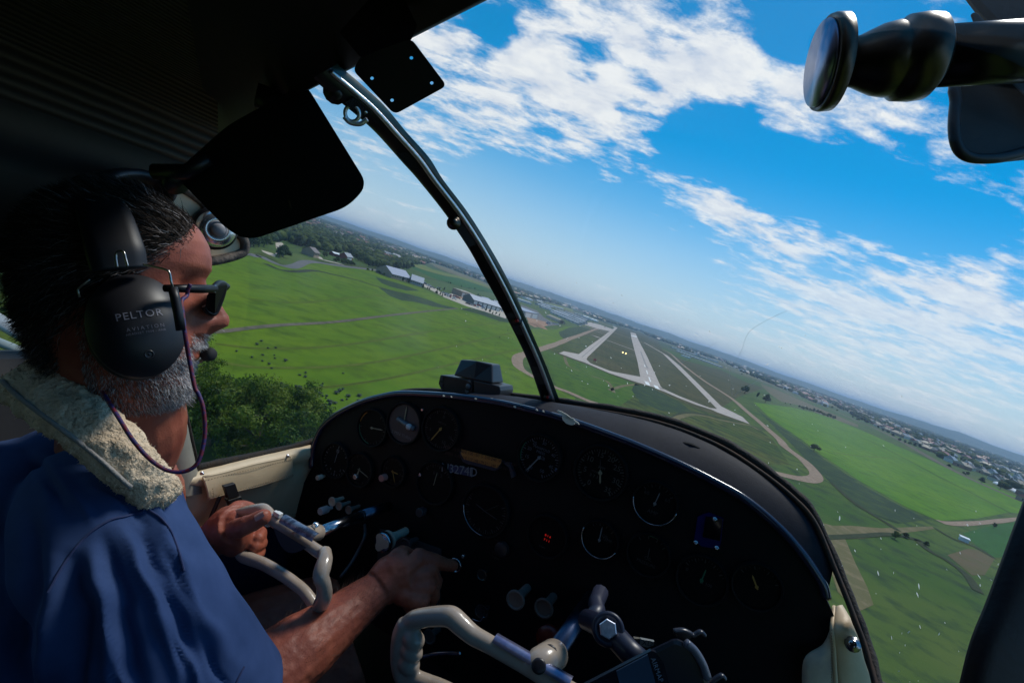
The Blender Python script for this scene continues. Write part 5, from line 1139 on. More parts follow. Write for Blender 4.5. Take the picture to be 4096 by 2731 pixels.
# ------------------------------------------------------------------ instrument panel
ip = thing('instrument_panel', 'long black instrument panel with round gauges and an arched top', 'instrument panel', ap(-.3, .8, -.5))
rimD = [(716, 1075), (718, 1042), (726, 1010), (742, 980), (775, 952), (830, 925), (880, 911), (925, 905), (1000, 908), (1050, 912), (1110, 920), (1160, 929), (1220, 943), (1280, 959), (1340, 978), (1400, 1000), (1450, 1019), (1500, 1040), (1550, 1062), (1600, 1086), (1650, 1112), (1700, 1140), (1750, 1178), (1800, 1224), (1840, 1270), (1870, 1312), (1890, 1345), (1898, 1375)]
PY = .80
rim = np.array([AY(*DD(x, y), PY) for x, y in rimD])
lowc = [AY(*DD(1928, 1440), PY), AY(*DD(1905, 1500), PY), AY(*DD(1862, 1530), PY), ap(.14, PY, -.66), ap(-.70, PY, -.66), ap(-.745, PY, -.60), ap(-.748, PY, -.48)]
MB().prism(list(rim) + lowc, aF * .02).build('panel_face', [crackle], ip)
rs = spl(rim, 5)
# rolled lip of the panel, glossy
MB().tube(rs - aF * .001 + aU * .001, .0062, 10, up=aF).build('panel_lip', [mat('gloss_navy_black', (.012, .016, .038), .22, coat=.6)], ip, True)
# padded glareshield from the lip forward to the glass
gs0 = resample(spl(rim[1:], 4), 60); gb = resample(np.concatenate([spl(np.array(base[2:15]), 6)]), 60)
rows = []
for k, f in enumerate((0, .12, .3, .5, .7, .9, 1)):
    rows.append([lerp(gs0[i], gb[i], f) + aU * (.012 * math.sin(f * math.pi) * (1 if i > 22 else .1) - .004) + aU * .0012 * mnoise.noise(Vector((i * .5, f * 6, 1))) for i in range(60)])
gls = MB().grid(rows).build('glareshield', [soft], ip, True)
# tear in the padding
tp = [c_ for c_ in many(RA, [(1420, 1318), (1500, 1335), (1580, 1375), (1650, 1420), (1700, 1440)])]
MB().tube(spl([AY(x, y, .838) + aU * .002 for x, y in tp], 5), [.002, .004, .0045, .0045, .0045, .005, .0045, .004, .004, .0035, .003, .0028, .0024, .002, .002, .002, .0018, .0015, .001, .001, .001], 6, flat=.4).build('torn_seam', [mat('tear_black', (.003, .003, .004), .9)], ip)
# paint chips on the lip
def chip_(cx, cy, w_, h_, y=.789, seed=0, ang=.24):
    r = np.random.RandomState(seed); ux = aR * math.cos(ang) - aU * math.sin(ang); uy = aU * math.cos(ang) + aR * math.sin(ang); c = AY(*DD(cx, cy), y)
    pts = [c + ux * w_ * math.cos(a) * r.uniform(.6, 1.1) + uy * h_ * math.sin(a) * r.uniform(.6, 1.1) for a in np.linspace(0, 6.28, 11, endpoint=False)]
    return MB().prism(pts, aF * .0015).build('paint_chip', [chip], ip)
chip_(1306, 965, .0135, .0075, seed=3, y=.787); chip_(1303, 957, .022, .0035, seed=8, y=.787)
for x, y, s in ((1018, 909, .002), (1036, 911, .0015), (1092, 916, .0018), (1182, 934, .0022), (1196, 929, .0016), (1232, 941, .002), (1247, 944, .002)): chip_(x, y, s * 1.3, s * .7, seed=int(x), y=.79)
def gauge(cx, cy, r, label, ticks=None, texts=(), needles=(), face=dial, ink=dim_ink, bez=crackle, bezr=1.12, arcs=(), tsize=.2):
    c = AY(*DD(cx, cy), PY - .003)
    g = MB().lathe([(r * bezr, .003), (r * bezr, -.003), (r * (bezr - .05), -.007), (r * 1.0, -.0065), (r * .985, -.001), (.0005, -.001)], c, aF, 36).build('gauge', [bez], ip, 'auto'); g['label'] = label
    fc = c - aF * .0015
    MB().lathe([(.0005, 0), (r * .97, 0), (r * .97, -.0006)], fc, aF, 36).build('dial_face', [face], g, False)
    P_ = lambda a, q: fc - aF * .0008 + (aR * math.sin(a) + aU * math.cos(a)) * r * q      # clock angle
    if ticks:
        mb = MB()
        for i, a in enumerate(np.linspace(math.radians(ticks[0]), math.radians(ticks[1]), ticks[2])):
            l = .16 if i % ticks[3] == 0 else .09; w_ = r * (.022 if i % ticks[3] == 0 else .013); tt = aR * math.cos(a) - aU * math.sin(a)
            mb.add([P_(a, .93) - tt * w_, P_(a, .93) + tt * w_, P_(a, .93 - l) + tt * w_, P_(a, .93 - l) - tt * w_], [(0, 1, 2, 3)])
        mb.build('tick_marks', [ink], g)
    tb = MB(); got = False
    for s, a, q, sz in texts:
        o_ = P_(math.radians(a), q); text_on(tb, s, r * sz, o_, aR, aU, -aF * .0003); got = True
    if got: tb.build('lettering', [ink], g)
    for a0_, a1_, m_ in arcs:
        A0 = np.radians(np.linspace(a0_, a1_, 16)); MB().grid([[P_(a, .97) for a in A0], [P_(a, .91) for a in A0]]).build('colour_arc', [m_], g)
    for a, l, wd_, m_ in needles:
        a = math.radians(a); tt = aR * math.cos(a) - aU * math.sin(a); d = (aR * math.sin(a) + aU * math.cos(a)); o_ = fc - aF * .0022
        MB().prism([o_ - d * r * .12 - tt * r * wd_ * .8, o_ - d * r * .12 + tt * r * wd_ * .8, o_ + d * r * l * .8 + tt * r * wd_, o_ + d * r * l, o_ + d * r * l * .8 - tt * r * wd_], -aF * .0006).build('needle', [m_], g)
        if wd_ > .02: MB().lathe([(r * .08, 0), (r * .07, -.001)], o_, aF, 12).build('hub', [m_], g)
    return g
gauge(773, 1057, .033, 'leftmost gauge, with a vertical needle and white digits', (0, 330, 24, 4), (('N', 0, .6, .3), ('8', 200, .65, .2), ('9', 170, .68, .2), ('2', 130, .68, .2)), ((4, .85, .012, white_ink),), ink=white_ink)
gauge(857, 982, .034, 'gauge with green and amber arc at the upper left', (30, 300, 20, 4), (), ((80, .8, .03, lume),), arcs=((180, 265, green_ink), (275, 320, amber_ink)))
tg = gauge(930, 972, .0365, 'pale grey turn gauge marked 2 MIN TURN', None, (('2 MIN TURN', 180, .62, .23),), ((-4, .92, .035, lume),), face=mat('turn_grey', (.035, .035, .042), .45), ink=white_ink)
fc = AY(*DD(934, 975), PY - .008); MB().tube([fc - aR * .022 + aU * .004, fc + aR * .006 - aU * .001, fc + aR * .018 - aU * .002], .0055, 14, flat=.9).build('slip_ball_tube', [mat('tube_grey', (.10, .10, .12), .2)], tg, True)
MB().ball(fc + aR * .008 - aU * .001 - aF * .003, .006, .006, .006).build('slip_ball', [mat('ball_white', (.5, .5, .52), .3)], tg, True)
gauge(1014, 985, .037, 'altitude style gauge with an amber needle, right of the turn gauge', (0, 360, 50, 5), (('0', 0, .62, .22), ('15', 110, .66, .22), ('10', 150, .66, .26), ('5', 250, .6, .2), ('VERTICAL', 0, .3, .12)), ((208, .82, .03, amber_ink),))
gauge(828, 1078, .031, 'gauge with two cream needles, second in the lower row', (0, 360, 50, 5), (('7', 270, .6, .3), ('5', 180, .6, .25), ('6', 225, .62, .25)), ((190, .5, .045, lume), (103, .85, .025, lume)))
gauge(905, 1082, .0265, 'small clock with amber hands', (0, 360, 60, 5), (('9', 270, .62, .28), ('6', 180, .62, .28), ('3', 90, .62, .28)), ((150, .8, .03, amber_ink), (90, .5, .04, amber_ink)))
gauge(1000, 1108, .036, 'dim gauge with faint numbers below the amber needle gauge', (-50, 50, 12, 3), (('1 2', 20, .5, .25), ('0', -20, .5, .25)), ((2, .6, .015, lume),))
gauge(1116, 1172, .042, 'dark round direction gauge with crossed dashes in the middle of the panel', (60, 300, 36, 3), (), ((48, .75, .008, dim_ink), (100, .62, .018, dim_ink), (285, .5, .018, dim_ink)))
gauge(1240, 1050, .036, 'manifold pressure gauge with blue white needle', (205, 515, 41, 5), (('10', 207, .66, .22), ('15', 255, .62, .22), ('20', 292, .62, .22), ('25', 325, .68, .22), ('30', 5, .7, .22), ('40', 62, .7, .22), ('45', 108, .68, .22), ('50', 152, .62, .22), ('MANIFOLD', 0, .42, .17), ('PRESS', 0, .24, .17), ('Hg', 70, .2, .14), ('ABS', 95, .18, .13)), ((209, .95, .03, white_ink),), arcs=((245, 300, green_ink),), ink=mat('dial_bluewhite', (.08, .085, .11), .6))
gauge(1380, 1085, .040, 'tachometer numbered 5 to 35', (215, 500, 41, 5), (('0', 212, .62, .30), ('5', 262, .62, .30), ('10', 305, .66, .30), ('15', 345, .70, .30), ('20', 22, .70, .30), ('25', 55, .70, .30), ('30', 98, .66, .30), ('35', 140, .70, .30), ('RPM', 0, .2, .15), ('HOURS', 262, .20, .10), ('3 7 1', 225, .30, .18)), ((165, .42, .035, lume), (345, .55, .012, dim_ink)), ink=mat('dial_grey', (.06, .06, .055), .6))
gauge(1505, 1155, .031, 'ammeter with a chrome lower rim and upright arrow needle', (-50, 50, 9, 2), (('60', -55, .62, .25), ('60', 55, .62, .25), ('AMP', 180, .45, .26)), ((8, .62, .025, white_ink),))
gauge(1378, 1238, .028, 'oil temperature gauge with a long upright needle and chrome rim', (-40, 40, 7, 2), (('OIL', 40, .4, .24), ('TEMP', 68, .42, .24)), ((-3, .8, .03, white_ink),))
gauge(1490, 1272, .030, 'oil pressure gauge with a short green mark', (-45, 45, 7, 2), (('OIL', 170, .2, .24), ('PRESSURE', 180, .46, .22)), ((-5, .35, .02, dim_ink),), arcs=((-12, 15, green_ink),))
dg_ = gauge(1258, 1230, .032, 'round digital gauge with small red glowing digits', None, (('Insight', 190, .62, .14),), ())
redm = mat('red_digits', (.2, 0, 0), .5, emis=(1, .03, .02), em=.35)
mbd = MB(); oc = AY(*DD(1258, 1232), PY - .008)
for i, s in enumerate(('8 1 6', '7 1 1')): text_on(mbd, s, .0052, oc + aU * (.001 - .0075 * i), aR, aU, 0)
mbd.build('red_digits', [redm], dg_)
gauge(1612, 1330, .033, 'very dim round gauge marked x 100 at the right end', (-60, 60, 14, 3), (('0', -75, .7, .22), ('x 100', 110, .25, .2)), ((5, .55, .03, green_ink),))
gauge(1738, 1345, .030, 'dark gauge with one dull yellow needle, last on the right', (-60, 60, 10, 3), (), ((-35, .55, .04, amber_ink),))
for (x, y, r_, a0_, a1_) in ((1505, 1155, .0325, 95, 265), (1378, 1238, .0295, 110, 285), (1116, 1172, .044, 175, 260)):
    A0 = np.radians(np.linspace(a0_, a1_, 22)); cc = AY(*DD(x, y), PY - .0095); MB().tube([cc + (aR * math.sin(a) + aU * math.cos(a)) * r_ for a in A0], .0008, 6).build('chrome_rim', [chrome], ip, True)
# transponder-like blue framed switch
bf = MB().prism([AY(*RB0, PY - .006) for RB0 in (K(2000, 1700, 2.352)(1860, 860), K(2000, 1700, 2.352)(1960, 825), K(2000, 1700, 2.352)(2100, 880), K(2000, 1700, 2.352)(2080, 1090), K(2000, 1700, 2.352)(2060, 1165), K(2000, 1700, 2.352)(1900, 1140), K(2000, 1700, 2.352)(1825, 1080))], aF * .005).build('blue_bezel', [mat('blue_anodised', (.002, .004, .11), .35, metal=.4)], ip)
kk = K(2000, 1700, 2.352); MB().prism([AY(*kk(x, y), PY - .009) for x, y in ((1935, 860), (2095, 880), (2070, 1090), (1905, 1050))], aF * .004).build('black_screen', [mat('black_glass', (.002, .002, .003), .08)], bf)
for x, y in ((2020, 885), (1842, 1105), (2038, 1155)): screw(AY(*kk(x, y), PY - .010), .0025, bf, chrome, -aF)
# placard with correction figures, registration plate
cp_ = K(1200, 1550, 2352 / 900)
pq = [AY(*cp_(x, y), PY - .017) for x, y in ((1685, 643), (2105, 750), (2105, 780), (2060, 840), (1715, 748), (1682, 690))]
hd = MB().prism([AY(*cp_(x, y), PY - .012) for x, y in ((1668, 670), (2115, 775), (2075, 850), (2030, 872), (1750, 800), (1700, 775), (1672, 720))], aF * .012).build('card_holder', [mat('holder_blueblack', (.012, .014, .03), .4)], ip, bevel=.001); hd['label'] = 'dark holder of the orange correction card'
pl_ = MB().prism(pq, aF * .001).build('correction_card', [mat('orange_card', (.42, .17, .03), .7, col2=(.36, .13, .025), nscale=50)], hd)
ux = nz(pq[1] - pq[0]); uy = np.cross(ux, aF) * -1
if uy @ aU < 0: uy = -uy
mbt = MB(); o0 = lerp(pq[0], pq[3], .5)
text_on(mbt, 'FOR   N 30 60 E 120 150  S  210 240  W  300 330', .0078, o0 + uy * .0048, ux, uy, -aF * .0006, space=.9)
text_on(mbt, 'STEER  0 32 60 E 117 148 179 211 244 274 301 329', .0072, o0 - uy * .0052, ux, uy, -aF * .0006, space=.9)
mbt.build('card_lettering', [mat('card_ink', (.05, .015, .01), .8)], hd)
fin = MB().prism([AY(*cp_(x, y), PY - .012) for x, y in ((2120, 785), (2185, 790), (2240, 925), (2210, 945), (2180, 830))], aF * .01).build('holder_fin', [mat('fin_grey', (.03, .032, .045), .4)], ip)
nq = [AY(*cp_(x, y), PY - .006) for x, y in ((1562, 808), (1806, 845), (1800, 932), (1555, 875))]
np_ = MB().prism(nq, aF * .002).build('registration_plate', [mat('label_navy', (.008, .016, .07), .5)], ip)
ux = nz(nq[1] - nq[0]); uy = np.cross(aF, ux); uy = uy if uy @ aU > 0 else -uy; mbt = MB(); text_on(mbt, 'N3274D', .022, (nq[0] + nq[1] + nq[2] + nq[3]) / 4 - ux * .003, ux, uy, -aF * .0008, space=.95)
mbt.build('plate_lettering', [mat('plate_grey', (.15, .17, .20), .6)], np_)
MB().prism([nq[1] - ux * .0015, nq[1], nq[2], nq[2] - ux * .0015], -aF * .0008).build('plate_edge', [white_ink], np_)
# knobs and switches
def knob(x, y, r, ln, m=ivoryk, label=None, prof='flare', yy=PY, name='knob'):
    tip = AY(*DD(x, y), yy - ln); o_ = tip + aF * ln
    pr = {'flare': [(r * .45, 0), (r * .45, -ln * .5), (r * .6, -ln * .75), (r, -ln * .93), (r, -ln), (r * .85, -ln * 1.02), (r * .75, -ln * .97), (.0003, -ln * .95)], 'cyl': [(r * .5, 0), (r * .5, -ln * .4), (r, -ln * .42), (r, -ln), (r * .9, -ln * 1.04), (.0003, -ln * 1.04)]}[prof]
    k_ = MB().lathe(pr, o_, aF, 20).build(name, [m], ip, 'auto')
    if label: k_['label'] = label
    return k_
knob(762, 1152, .009, .03, label='topmost small ivory knob under the left gauges'); knob(778, 1162, .008, .03, mat('ivory_dull', (.26, .23, .19), .5)); knob(800, 1171, .008, .03, mat('ivory_dull2', (.16, .14, .12), .5))
knob(736, 1174, .0075, .03, mat('knob_silverwhite', (.55, .55, .55), .3), prof='cyl'); knob(729, 1097, .005, .02, ivoryk, prof='cyl'); knob(876, 1098, .0065, .02, mat('knob_pink', (.35, .16, .14), .45), prof='cyl', label='small pink knob by the clock')
knob(815, 1095, .005, .012, silver, prof='cyl'); knob(969, 941, .002, .006, silver, prof='cyl'); knob(963, 1090, .004, .008, chrome, prof='cyl'); knob(1278, 1080, .003, .008, chrome, prof='cyl'); knob(963, 1177, .008, .02, mat('switch_black', (.03, .03, .035), .3), prof='cyl')
knob(1063, 1278, .003, .008, silver, prof='cyl'); knob(1150, 1262, .012, .015, mat('rotary_black', (.02, .02, .022), .3), prof='cyl', label='black rotary switch marked TO TURN')
mbt = MB(); text_on(mbt, 'TO', .006, AY(*DD(1134, 1268), PY - .002), aR, aU, 0); text_on(mbt, 'TURN', .006, AY(*DD(1137, 1280), PY - .002), aR, aU, 0); text_on(mbt, 'OFF', .005, AY(*DD(1140, 1240), PY - .002), aR, aU, 0); mbt.build('switch_lettering', [dim_ink], ip)
# throttle quadrant plate and big knobs
qd = MB().prism([AY(*DD(x, y), PY - .004) for x, y in ((872, 1215), (930, 1232), (1012, 1262), (1008, 1400), (900, 1360), (862, 1330))], aF * .006).build('quadrant_plate', [mat('plate_dimgrey', (.035, .032, .036), .6)], ip)
tk = knob(889, 1240, .0165, .055, ivoryk, 'big ivory throttle knob with a chrome ring', prof='flare')
tc_ = AY(*DD(887, 1241), PY - .055); MB().lathe([(.0172, 0), (.0178, -.004), (.0172, -.010), (.0155, -.0115)], tc_ - aF * .002, aF, 28).build('chrome_ring', [chrome], tk, True)
MB().prism([tc_ - aF * .0142 + (aR * math.cos(a) + aU * math.sin(a)) * .0135 * (1 + .25 * math.sin(3 * a + 1)) for a in np.linspace(0, 6.28, 18, endpoint=False)], aF * .001).build('worn_face', [ivoryk], tk)
knob(930, 1252, .012, .035, mat('knob_dark', (.05, .045, .045), .4)); knob(1183, 1378, .0155, .05, mat('knob_greyish', (.15, .13, .12), .5), 'left of two large grey knobs under the digital gauge'); knob(1248, 1397, .0155, .045, mat('knob_greyish2', (.09, .08, .075), .5), 'right of two large grey knobs under the digital gauge')
knob(1106, 1320, .010, .02, mat('jack_black', (.02, .02, .02), .2)); knob(1105, 1405, .013, .02, mat('ignition_black', (.02, .02, .025), .25), 'round ignition switch with a key'); knob(985, 1462, .013, .03, mat('knob_dark3', (.07, .065, .06), .5))
kc = AY(*DD(1095, 1418), PY - .03); MB().tube(spl([kc + aR * .012 + aU * .008, kc + aR * .006 - aU * .003, kc - aR * .008 - aU * .006]), .0014, 8).build('ignition_key', [chrome], ip, True)
# starter button with chrome ring under the fingertip
sb = thing('starter_button', 'chrome ringed push button under the pilot\'s fingertip', 'button', AY(*DD(1047, 1296), PY - .01))
bc = AY(*DD(1046, 1297), PY - .006); MB().lathe([(.013, .004), (.013, -.002), (.0115, -.004), (.010, -.002), (.009, -.001)], bc, aF, 28).build('button_ring', [chrome], sb, True)
MB().lathe([(.0088, .002), (.0088, -.002), (.0003, -.003)], bc, aF, 24).build('button_cap', [blackp], sb, True)
o = MB().tube(spl([AY(*DD(*q), yy) for q, yy in (((838, 1205), .79), ((838, 1230), .75), ((825, 1260), .74), ((805, 1295), .72), ((782, 1325), .70))], 8), .0028, 8).build('panel_cable', [mat('cable_grey', (.05, .05, .055), .5)], None, True); tag(o, 'grey cable hanging down behind the left control yoke', 'cable')
o = MB().tube(spl([AY(*Y_, .72) for Y_ in (K(1500, 2350, 2.613)(440, 700), K(1500, 2350, 2.613)(500, 715), K(1500, 2350, 2.613)(620, 690), K(1500, 2350, 2.613)(760, 680), K(1500, 2350, 2.613)(900, 685))], 8), .0035, 8).build('lever_rod', [chrome], None, True); tag(o, 'thin bright metal lever behind the grip of the right yoke', 'lever')
# lower console box behind it
MB().box(ap(-.30, .90, -.80), aR * .12, aF * .09, aU * .22).build('centre_console', [trim], ip)

# ------------------------------------------------------------------ dash-top receiver
rc = thing('dash_receiver', 'black dash top receiver with a domed antenna, standing on the glareshield left of the post', 'receiver', AY(*DD(1080, 905), .87))
rk = R0; ry = .86
def rcp(x, y, yy=ry): return AY(*rk(x, y), yy)
MB().prism([rcp(1350, 1095), rcp(1556, 1130), rcp(1545, 1240), rcp(1360, 1200), rcp(1337, 1150)], aF * .05).build('front_case', [blackp], rc, bevel=.002)
MB().prism([rcp(1556, 1128), rcp(1660, 1150), rcp(1722, 1168), rcp(1726, 1195), rcp(1718, 1245), rcp(1560, 1240)], aF * .06).build('side_case', [mat('case_grey', (.022, .022, .026), .4)], rc, bevel=.002)
low = [rcp(1432, 1100), rcp(1560, 1130), rcp(1677, 1150)]; upp = [rcp(1478, 1000, .875), rcp(1580, 1005, .87), rcp(1677, 1030, .875)]
V = [low[0], low[1], low[2], low[2] + aF * .05, low[0] + aF * .05, upp[0], upp[1], upp[2], upp[2] + aF * .035, upp[0] + aF * .035]
MB().add(V, [(0, 1, 6, 5), (1, 2, 7, 6), (2, 3, 8, 7), (3, 4, 9, 8), (4, 0, 5, 9), (5, 6, 7, 8, 9), (0, 4, 3, 2, 1)]).build('antenna_dome', [mat('dome_black', (.02, .018, .02), .33)], rc, bevel=.003)
bpc = rcp(1525, 1168, ry - .002)
MB().lathe([(.0055, 0), (.005, -.0015)], bpc, aF, 16).build('round_button', [mat('btn_grey', (.12, .12, .13), .5)], rc, True)
for s in (-1, 1): MB().prism([bpc + aU * s * .0085 - aR * .0045, bpc + aU * s * .0085 + aR * .0045, bpc + aU * s * .0145], -aF * .001).build('arrow_button', [mat('btn_grey', (.12, .12, .13), .5)], rc)
for y in (1118, 1158): MB().prism([rcp(1352, y - 14, ry - .001), rcp(1368, y - 12, ry - .001), rcp(1364, y + 14, ry - .001), rcp(1348, y + 12, ry - .001)], -aF * .001).build('side_button', [mat('btn_dim', (.05, .05, .055), .5)], rc)

# ------------------------------------------------------------------ control yokes
def bar(mb, P, r, flat=1.0, seg=14, up=None, n=6, caps=True): P = spl(P, n); rr_ = np.interp(np.linspace(0, 1, len(P)), np.linspace(0, 1, len(r)), r) if np.ndim(r) else r; return mb.tube(P, rr_, seg, caps, 0, up, flat)
Y1 = K(700, 1950, 3.135); Y2 = K(1500, 2350, 2.613)
y1 = lambda x, y, yy=.57: AY(*Y1(x, y), yy)
yk = thing('control_yoke', 'left ivory control yoke gripped by the pilot', 'control yoke', y1(1500, 600))
mb = MB()
bar(mb, [y1(770, 330), y1(900, 300), y1(1080, 275), y1(1150, 310), y1(1260, 430), y1(1500, 590), y1(1700, 730), y1(1800, 800), y1(1860, 830)], [.008, .0095, .0102, .0100, .009, .0085, .0085, .009, .009], up=aF)
bar(mb, [y1(1880, 790), y1(1880, 900, .555), y1(1850, 1010, .545), y1(1830, 1110, .54), y1(1870, 1230, .545), y1(1870, 1360, .55), y1(1820, 1480, .56), y1(1790, 1560, .57)], [.009, .0108, .0115, .0108, .0100, .0112, .0110, .009], up=aF)
bar(mb, [y1(1790, 1540), y1(1700, 1400), y1(1600, 1280), y1(1450, 1160), y1(1300, 1060), y1(1100, 950), y1(950, 895), y1(860, 860), y1(800, 790), y1(790, 680), y1(770, 560), y1(755, 430), y1(770, 335)], [.009, .0088, .0088, .009, .0092, .0095, .0100, .0098, .009, .0085, .0085, .0085, .0085], up=aF)
bar(mb, [y1(1500, 600), y1(1600, 590, .575), y1(1700, 575, .60), y1(1800, 560, .625)], [.009, .0115, .0130, .0130])
me = remesh(mb, .0018, 6); recenter(me, 'yoke_frame', [ivory], yk)
hubp = y1(1800, 560, .625); tend = AY(*DD(892, 1160), .80)
hdir = nz(tend - hubp)
MB().tube([hubp - hdir * .004, lerp(hubp, tend, .55)], .0090, 20).build('shaft', [chrome], yk, True)
MB().tube([lerp(hubp, tend, .55), lerp(hubp, tend, .58)], .0096, 20).build('shaft_groove', [blackp], yk, True)
MB().tube([lerp(hubp, tend, .58), tend + hdir * .01], .0090, 20).build('shaft', [mat('blued_steel', (.12, .14, .2), .3, metal=1.0, col2=(.05, .06, .1), nscale=50)], yk, True)
for x, y, yy in ((1612, 522, .575), (1775, 466, .60)): screw(AY(*Y1(x, y), yy) - aF * .002, .0036, yk, silver, nz(aU * .8 - aF * .5))
# metal maker's plate along the bar, cable tie
pA, pB = y1(1270, 440, .556), y1(1690, 690, .556)
pd = nz(pB - pA); pn = nz(aU * .75 - aF * .6); ps = nz(np.cross(pd, pn))
rows = [[lerp(pA, pB, f) + pn * (.0092 * math.cos(a)) + ps * (.0092 * math.sin(a)) + aF * .0135 for f in np.linspace(0, 1, 6)] for a in np.linspace(-1.0, .9, 10)]
MB().grid(rows).build('name_plate', [mat('worn_plate', (.42, .42, .46), .35, metal=.85, col2=(.12, .12, .16), nscale=70, lo=.45, hi=.6)], yk, True)
rows = [[lerp(pA, pB, f) - aF * .004 - aU * (.006 + .022 * math.sin(f * math.pi) * g) for f in np.linspace(0, 1, 10)] for g in (0, .5, 1)]
MB().grid(rows).build('checklist_card', [mat('card_dark', (.03, .022, .022), .5)], yk)
tc0 = y1(1215, 400); td = nz(y1(1260, 430) - y1(1170, 340)); tu = nz(np.cross(td, aF)); ring = [tc0 + (math.cos(a) * aF + math.sin(a) * tu) * .0112 for a in np.linspace(0, 2 * math.pi, 24, endpoint=False)]
tie = MB().tube(ring, .0016, 6, closed=True, up=td); tie.build('cable_tie', [mat('nylon', (.7, .7, .68), .35)], yk, True); MB().box(y1(1300, 335, .57), aR * .005, aF * .004, aU * .0035).box(y1(1270, 318, .57), aR * .004, aF * .003, aU * .003).build('tie_head', [mat('nylon', (.7, .7, .68), .35)], yk, bevel=.001)
y2 = lambda x, y, yy=.57: AY(*Y2(x, y), yy)
yk2 = thing('control_yoke', 'right ivory control yoke at the bottom, free, with finger grips', 'control yoke', y2(1500, 900))
mb = MB()
bar(mb, [y2(320, 380), y2(420, 330), y2(560, 305), y2(700, 295), y2(800, 305), y2(880, 370), y2(970, 450), y2(1050, 510), y2(1200, 590), y2(1400, 705), y2(1600, 820), y2(1850, 975), y2(2000, 1060), y2(2300, 1240)], [.010, .0122, .0124, .0128, .0134, .0132, .0122, .0116, .0108, .0104, .0104, .0104, .011, .011], up=aF, seg=18)
bar(mb, [y2(335, 360), y2(290, 480), y2(270, 620), y2(270, 760), y2(290, 880), y2(330, 980), y2(330, 1100)], [.0125, .0140, .0140, .0140, .0135, .013, .0125], up=aF, seg=18)
for x, y, r_ in ((405, 540, .0158), (385, 665, .0158), (352, 790, .0162)): mb.ball(y2(x, y, .566), r_ * 1.0, r_ * .8, r_ * .85, np.array([aR, aF, aU]))
bar(mb, [y2(310, 930), y2(420, 960), y2(560, 1010), y2(700, 1060), y2(900, 1160)], [.0125, .0122, .0118, .0115, .0115], up=aF)
bar(mb, [y2(1600, 830), y2(1690, 800, .575), y2(1800, 750, .59), y2(1870, 700, .625)], [.012, .0175, .0190, .0190], seg=20)
me = remesh(mb, .0022, 5); recenter(me, 'yoke_frame', [ivory], yk2)
h2 = y2(1870, 700, .625); MB().tube([h2, h2 + aF * .20 + aU * .0], .0125, 20).build('shaft', [mat('blued_steel2', (.10, .12, .18), .35, metal=1.0, col2=(.06, .08, .14), nscale=40)], yk2, True)
for x, y, yy in ((1745, 768, .57), (1858, 628, .595)): p = AY(*Y2(x, y), yy) - aF * .010 ; MB().lathe([(.0085, -.004), (.0085, 0), (.006, .001), (.0003, .0005)], p, nz(EYE - p), 20).build('hub_plug', [mat('plug_black', (.01, .008, .012), .4)], yk2, True)
pA, pB = y2(1195, 625, .556), y2(2000, 1100, .556); pd = nz(pB - pA); pn = nz(aU * .7 - aF * .7); ps = np.cross(pd, pn)
rows = [[lerp(pA, pB, f) + pn * (.0115 * math.cos(a)) + ps * (.0115 * math.sin(a)) + aF * .0138 - aU * .001 for f in np.linspace(0, 1, 8)] for a in np.linspace(-1.15, .25, 10)]
MB().grid(rows).build('blue_plate', [mat('blue_anodised_plate', (.17, .18, .34), .3, metal=.8, col2=(.28, .29, .42), nscale=60)], yk2, True)

# ------------------------------------------------------------------ portable moving map on its arm
g4 = K(2200, 2200, 2.94)
gp = thing('portable_map_unit', 'black portable map unit with a rounded case at the bottom right', 'navigation unit', CP(*g4(1400, 1560), .5))
gd = lambda x, y, d=.50: CP(*g4(x, y), d)
body = [gd(300, 1600), gd(1180, 1160), gd(1440, 1035), gd(1500, 1030), gd(1640, 1090), gd(1760, 1220), gd(1850, 1420), gd(1900, 1620), gd(1950, 1900), gd(300, 2000)]
MB().prism(body, nz(np.mean(body, axis=0) - EYE) * .03).build('case', [mat('case_blueblack', (.010, .012, .022), .3, coat=.2)], gp, bevel=.006)
MB().tube(spl([gd(1600, 1085, .498), gd(1700, 1180, .498), gd(1790, 1330, .498), gd(1850, 1500, .498)], 5), .0042, 8).build('edge_band', [mat('edge_grey', (.10, .11, .15), .3)], gp, True)
MB().prism([gd(340, 1620, .497), gd(1190, 1180, .497), gd(1250, 1200, .497), gd(1340, 1330, .497), gd(1420, 1640, .497), (gd(1440, 1900, .497)), gd(340, 1900, .497)], cF * .004).build('front_bezel', [mat('bezel_black', (.012, .013, .02), .15)], gp)
MB().prism([gd(780, 1420, .4955), gd(1150, 1225, .4955), gd(1240, 1560, .4955), gd(1300, 1800, .4955), gd(900, 1900, .4955)], cF * .002).build('screen', [mat('lcd_glass', (.035, .06, .10), .12, col2=(.05, .08, .13), nscale=6)], gp)
mbt = MB(); oa = gd(1250, 1395, .494); ob = gd(1205, 1240, .494); ux = nz(gd(1330, 1600, .494) - gd(1200, 1240, .494)); uy = nz(np.cross(cF, ux)); uy = -uy if uy @ cR < 0 else uy
text_on(mbt, 'AIRMAP', .0066, gd(1256, 1400, .494), ux, uy, -cF * .0004, space=1.1); mbt.build('case_lettering', [mat('lettering_bluegrey', (.16, .20, .28), .5)], gp)
for pts in ([(1450, 945), (1560, 935), (1640, 965), (1690, 992), (1770, 955), (1825, 1000)], [(1880, 1560), (1960, 1500), (2020, 1470), (2062, 1510)]):
    MB().tube(spl([gd(x, y, .51) for x, y in pts], 5), .0032, 8, flat=.6).build('case_tab', [mat('tab_black', (.02, .02, .03), .3)], gp, True)
MB().prism([gd(1480, 950, .515), gd(1580, 945, .515), gd(1680, 1000, .515), gd(1600, 1090, .515), gd(1500, 1030, .515)], cF * .006).build('tab_web', [blackp], gp)
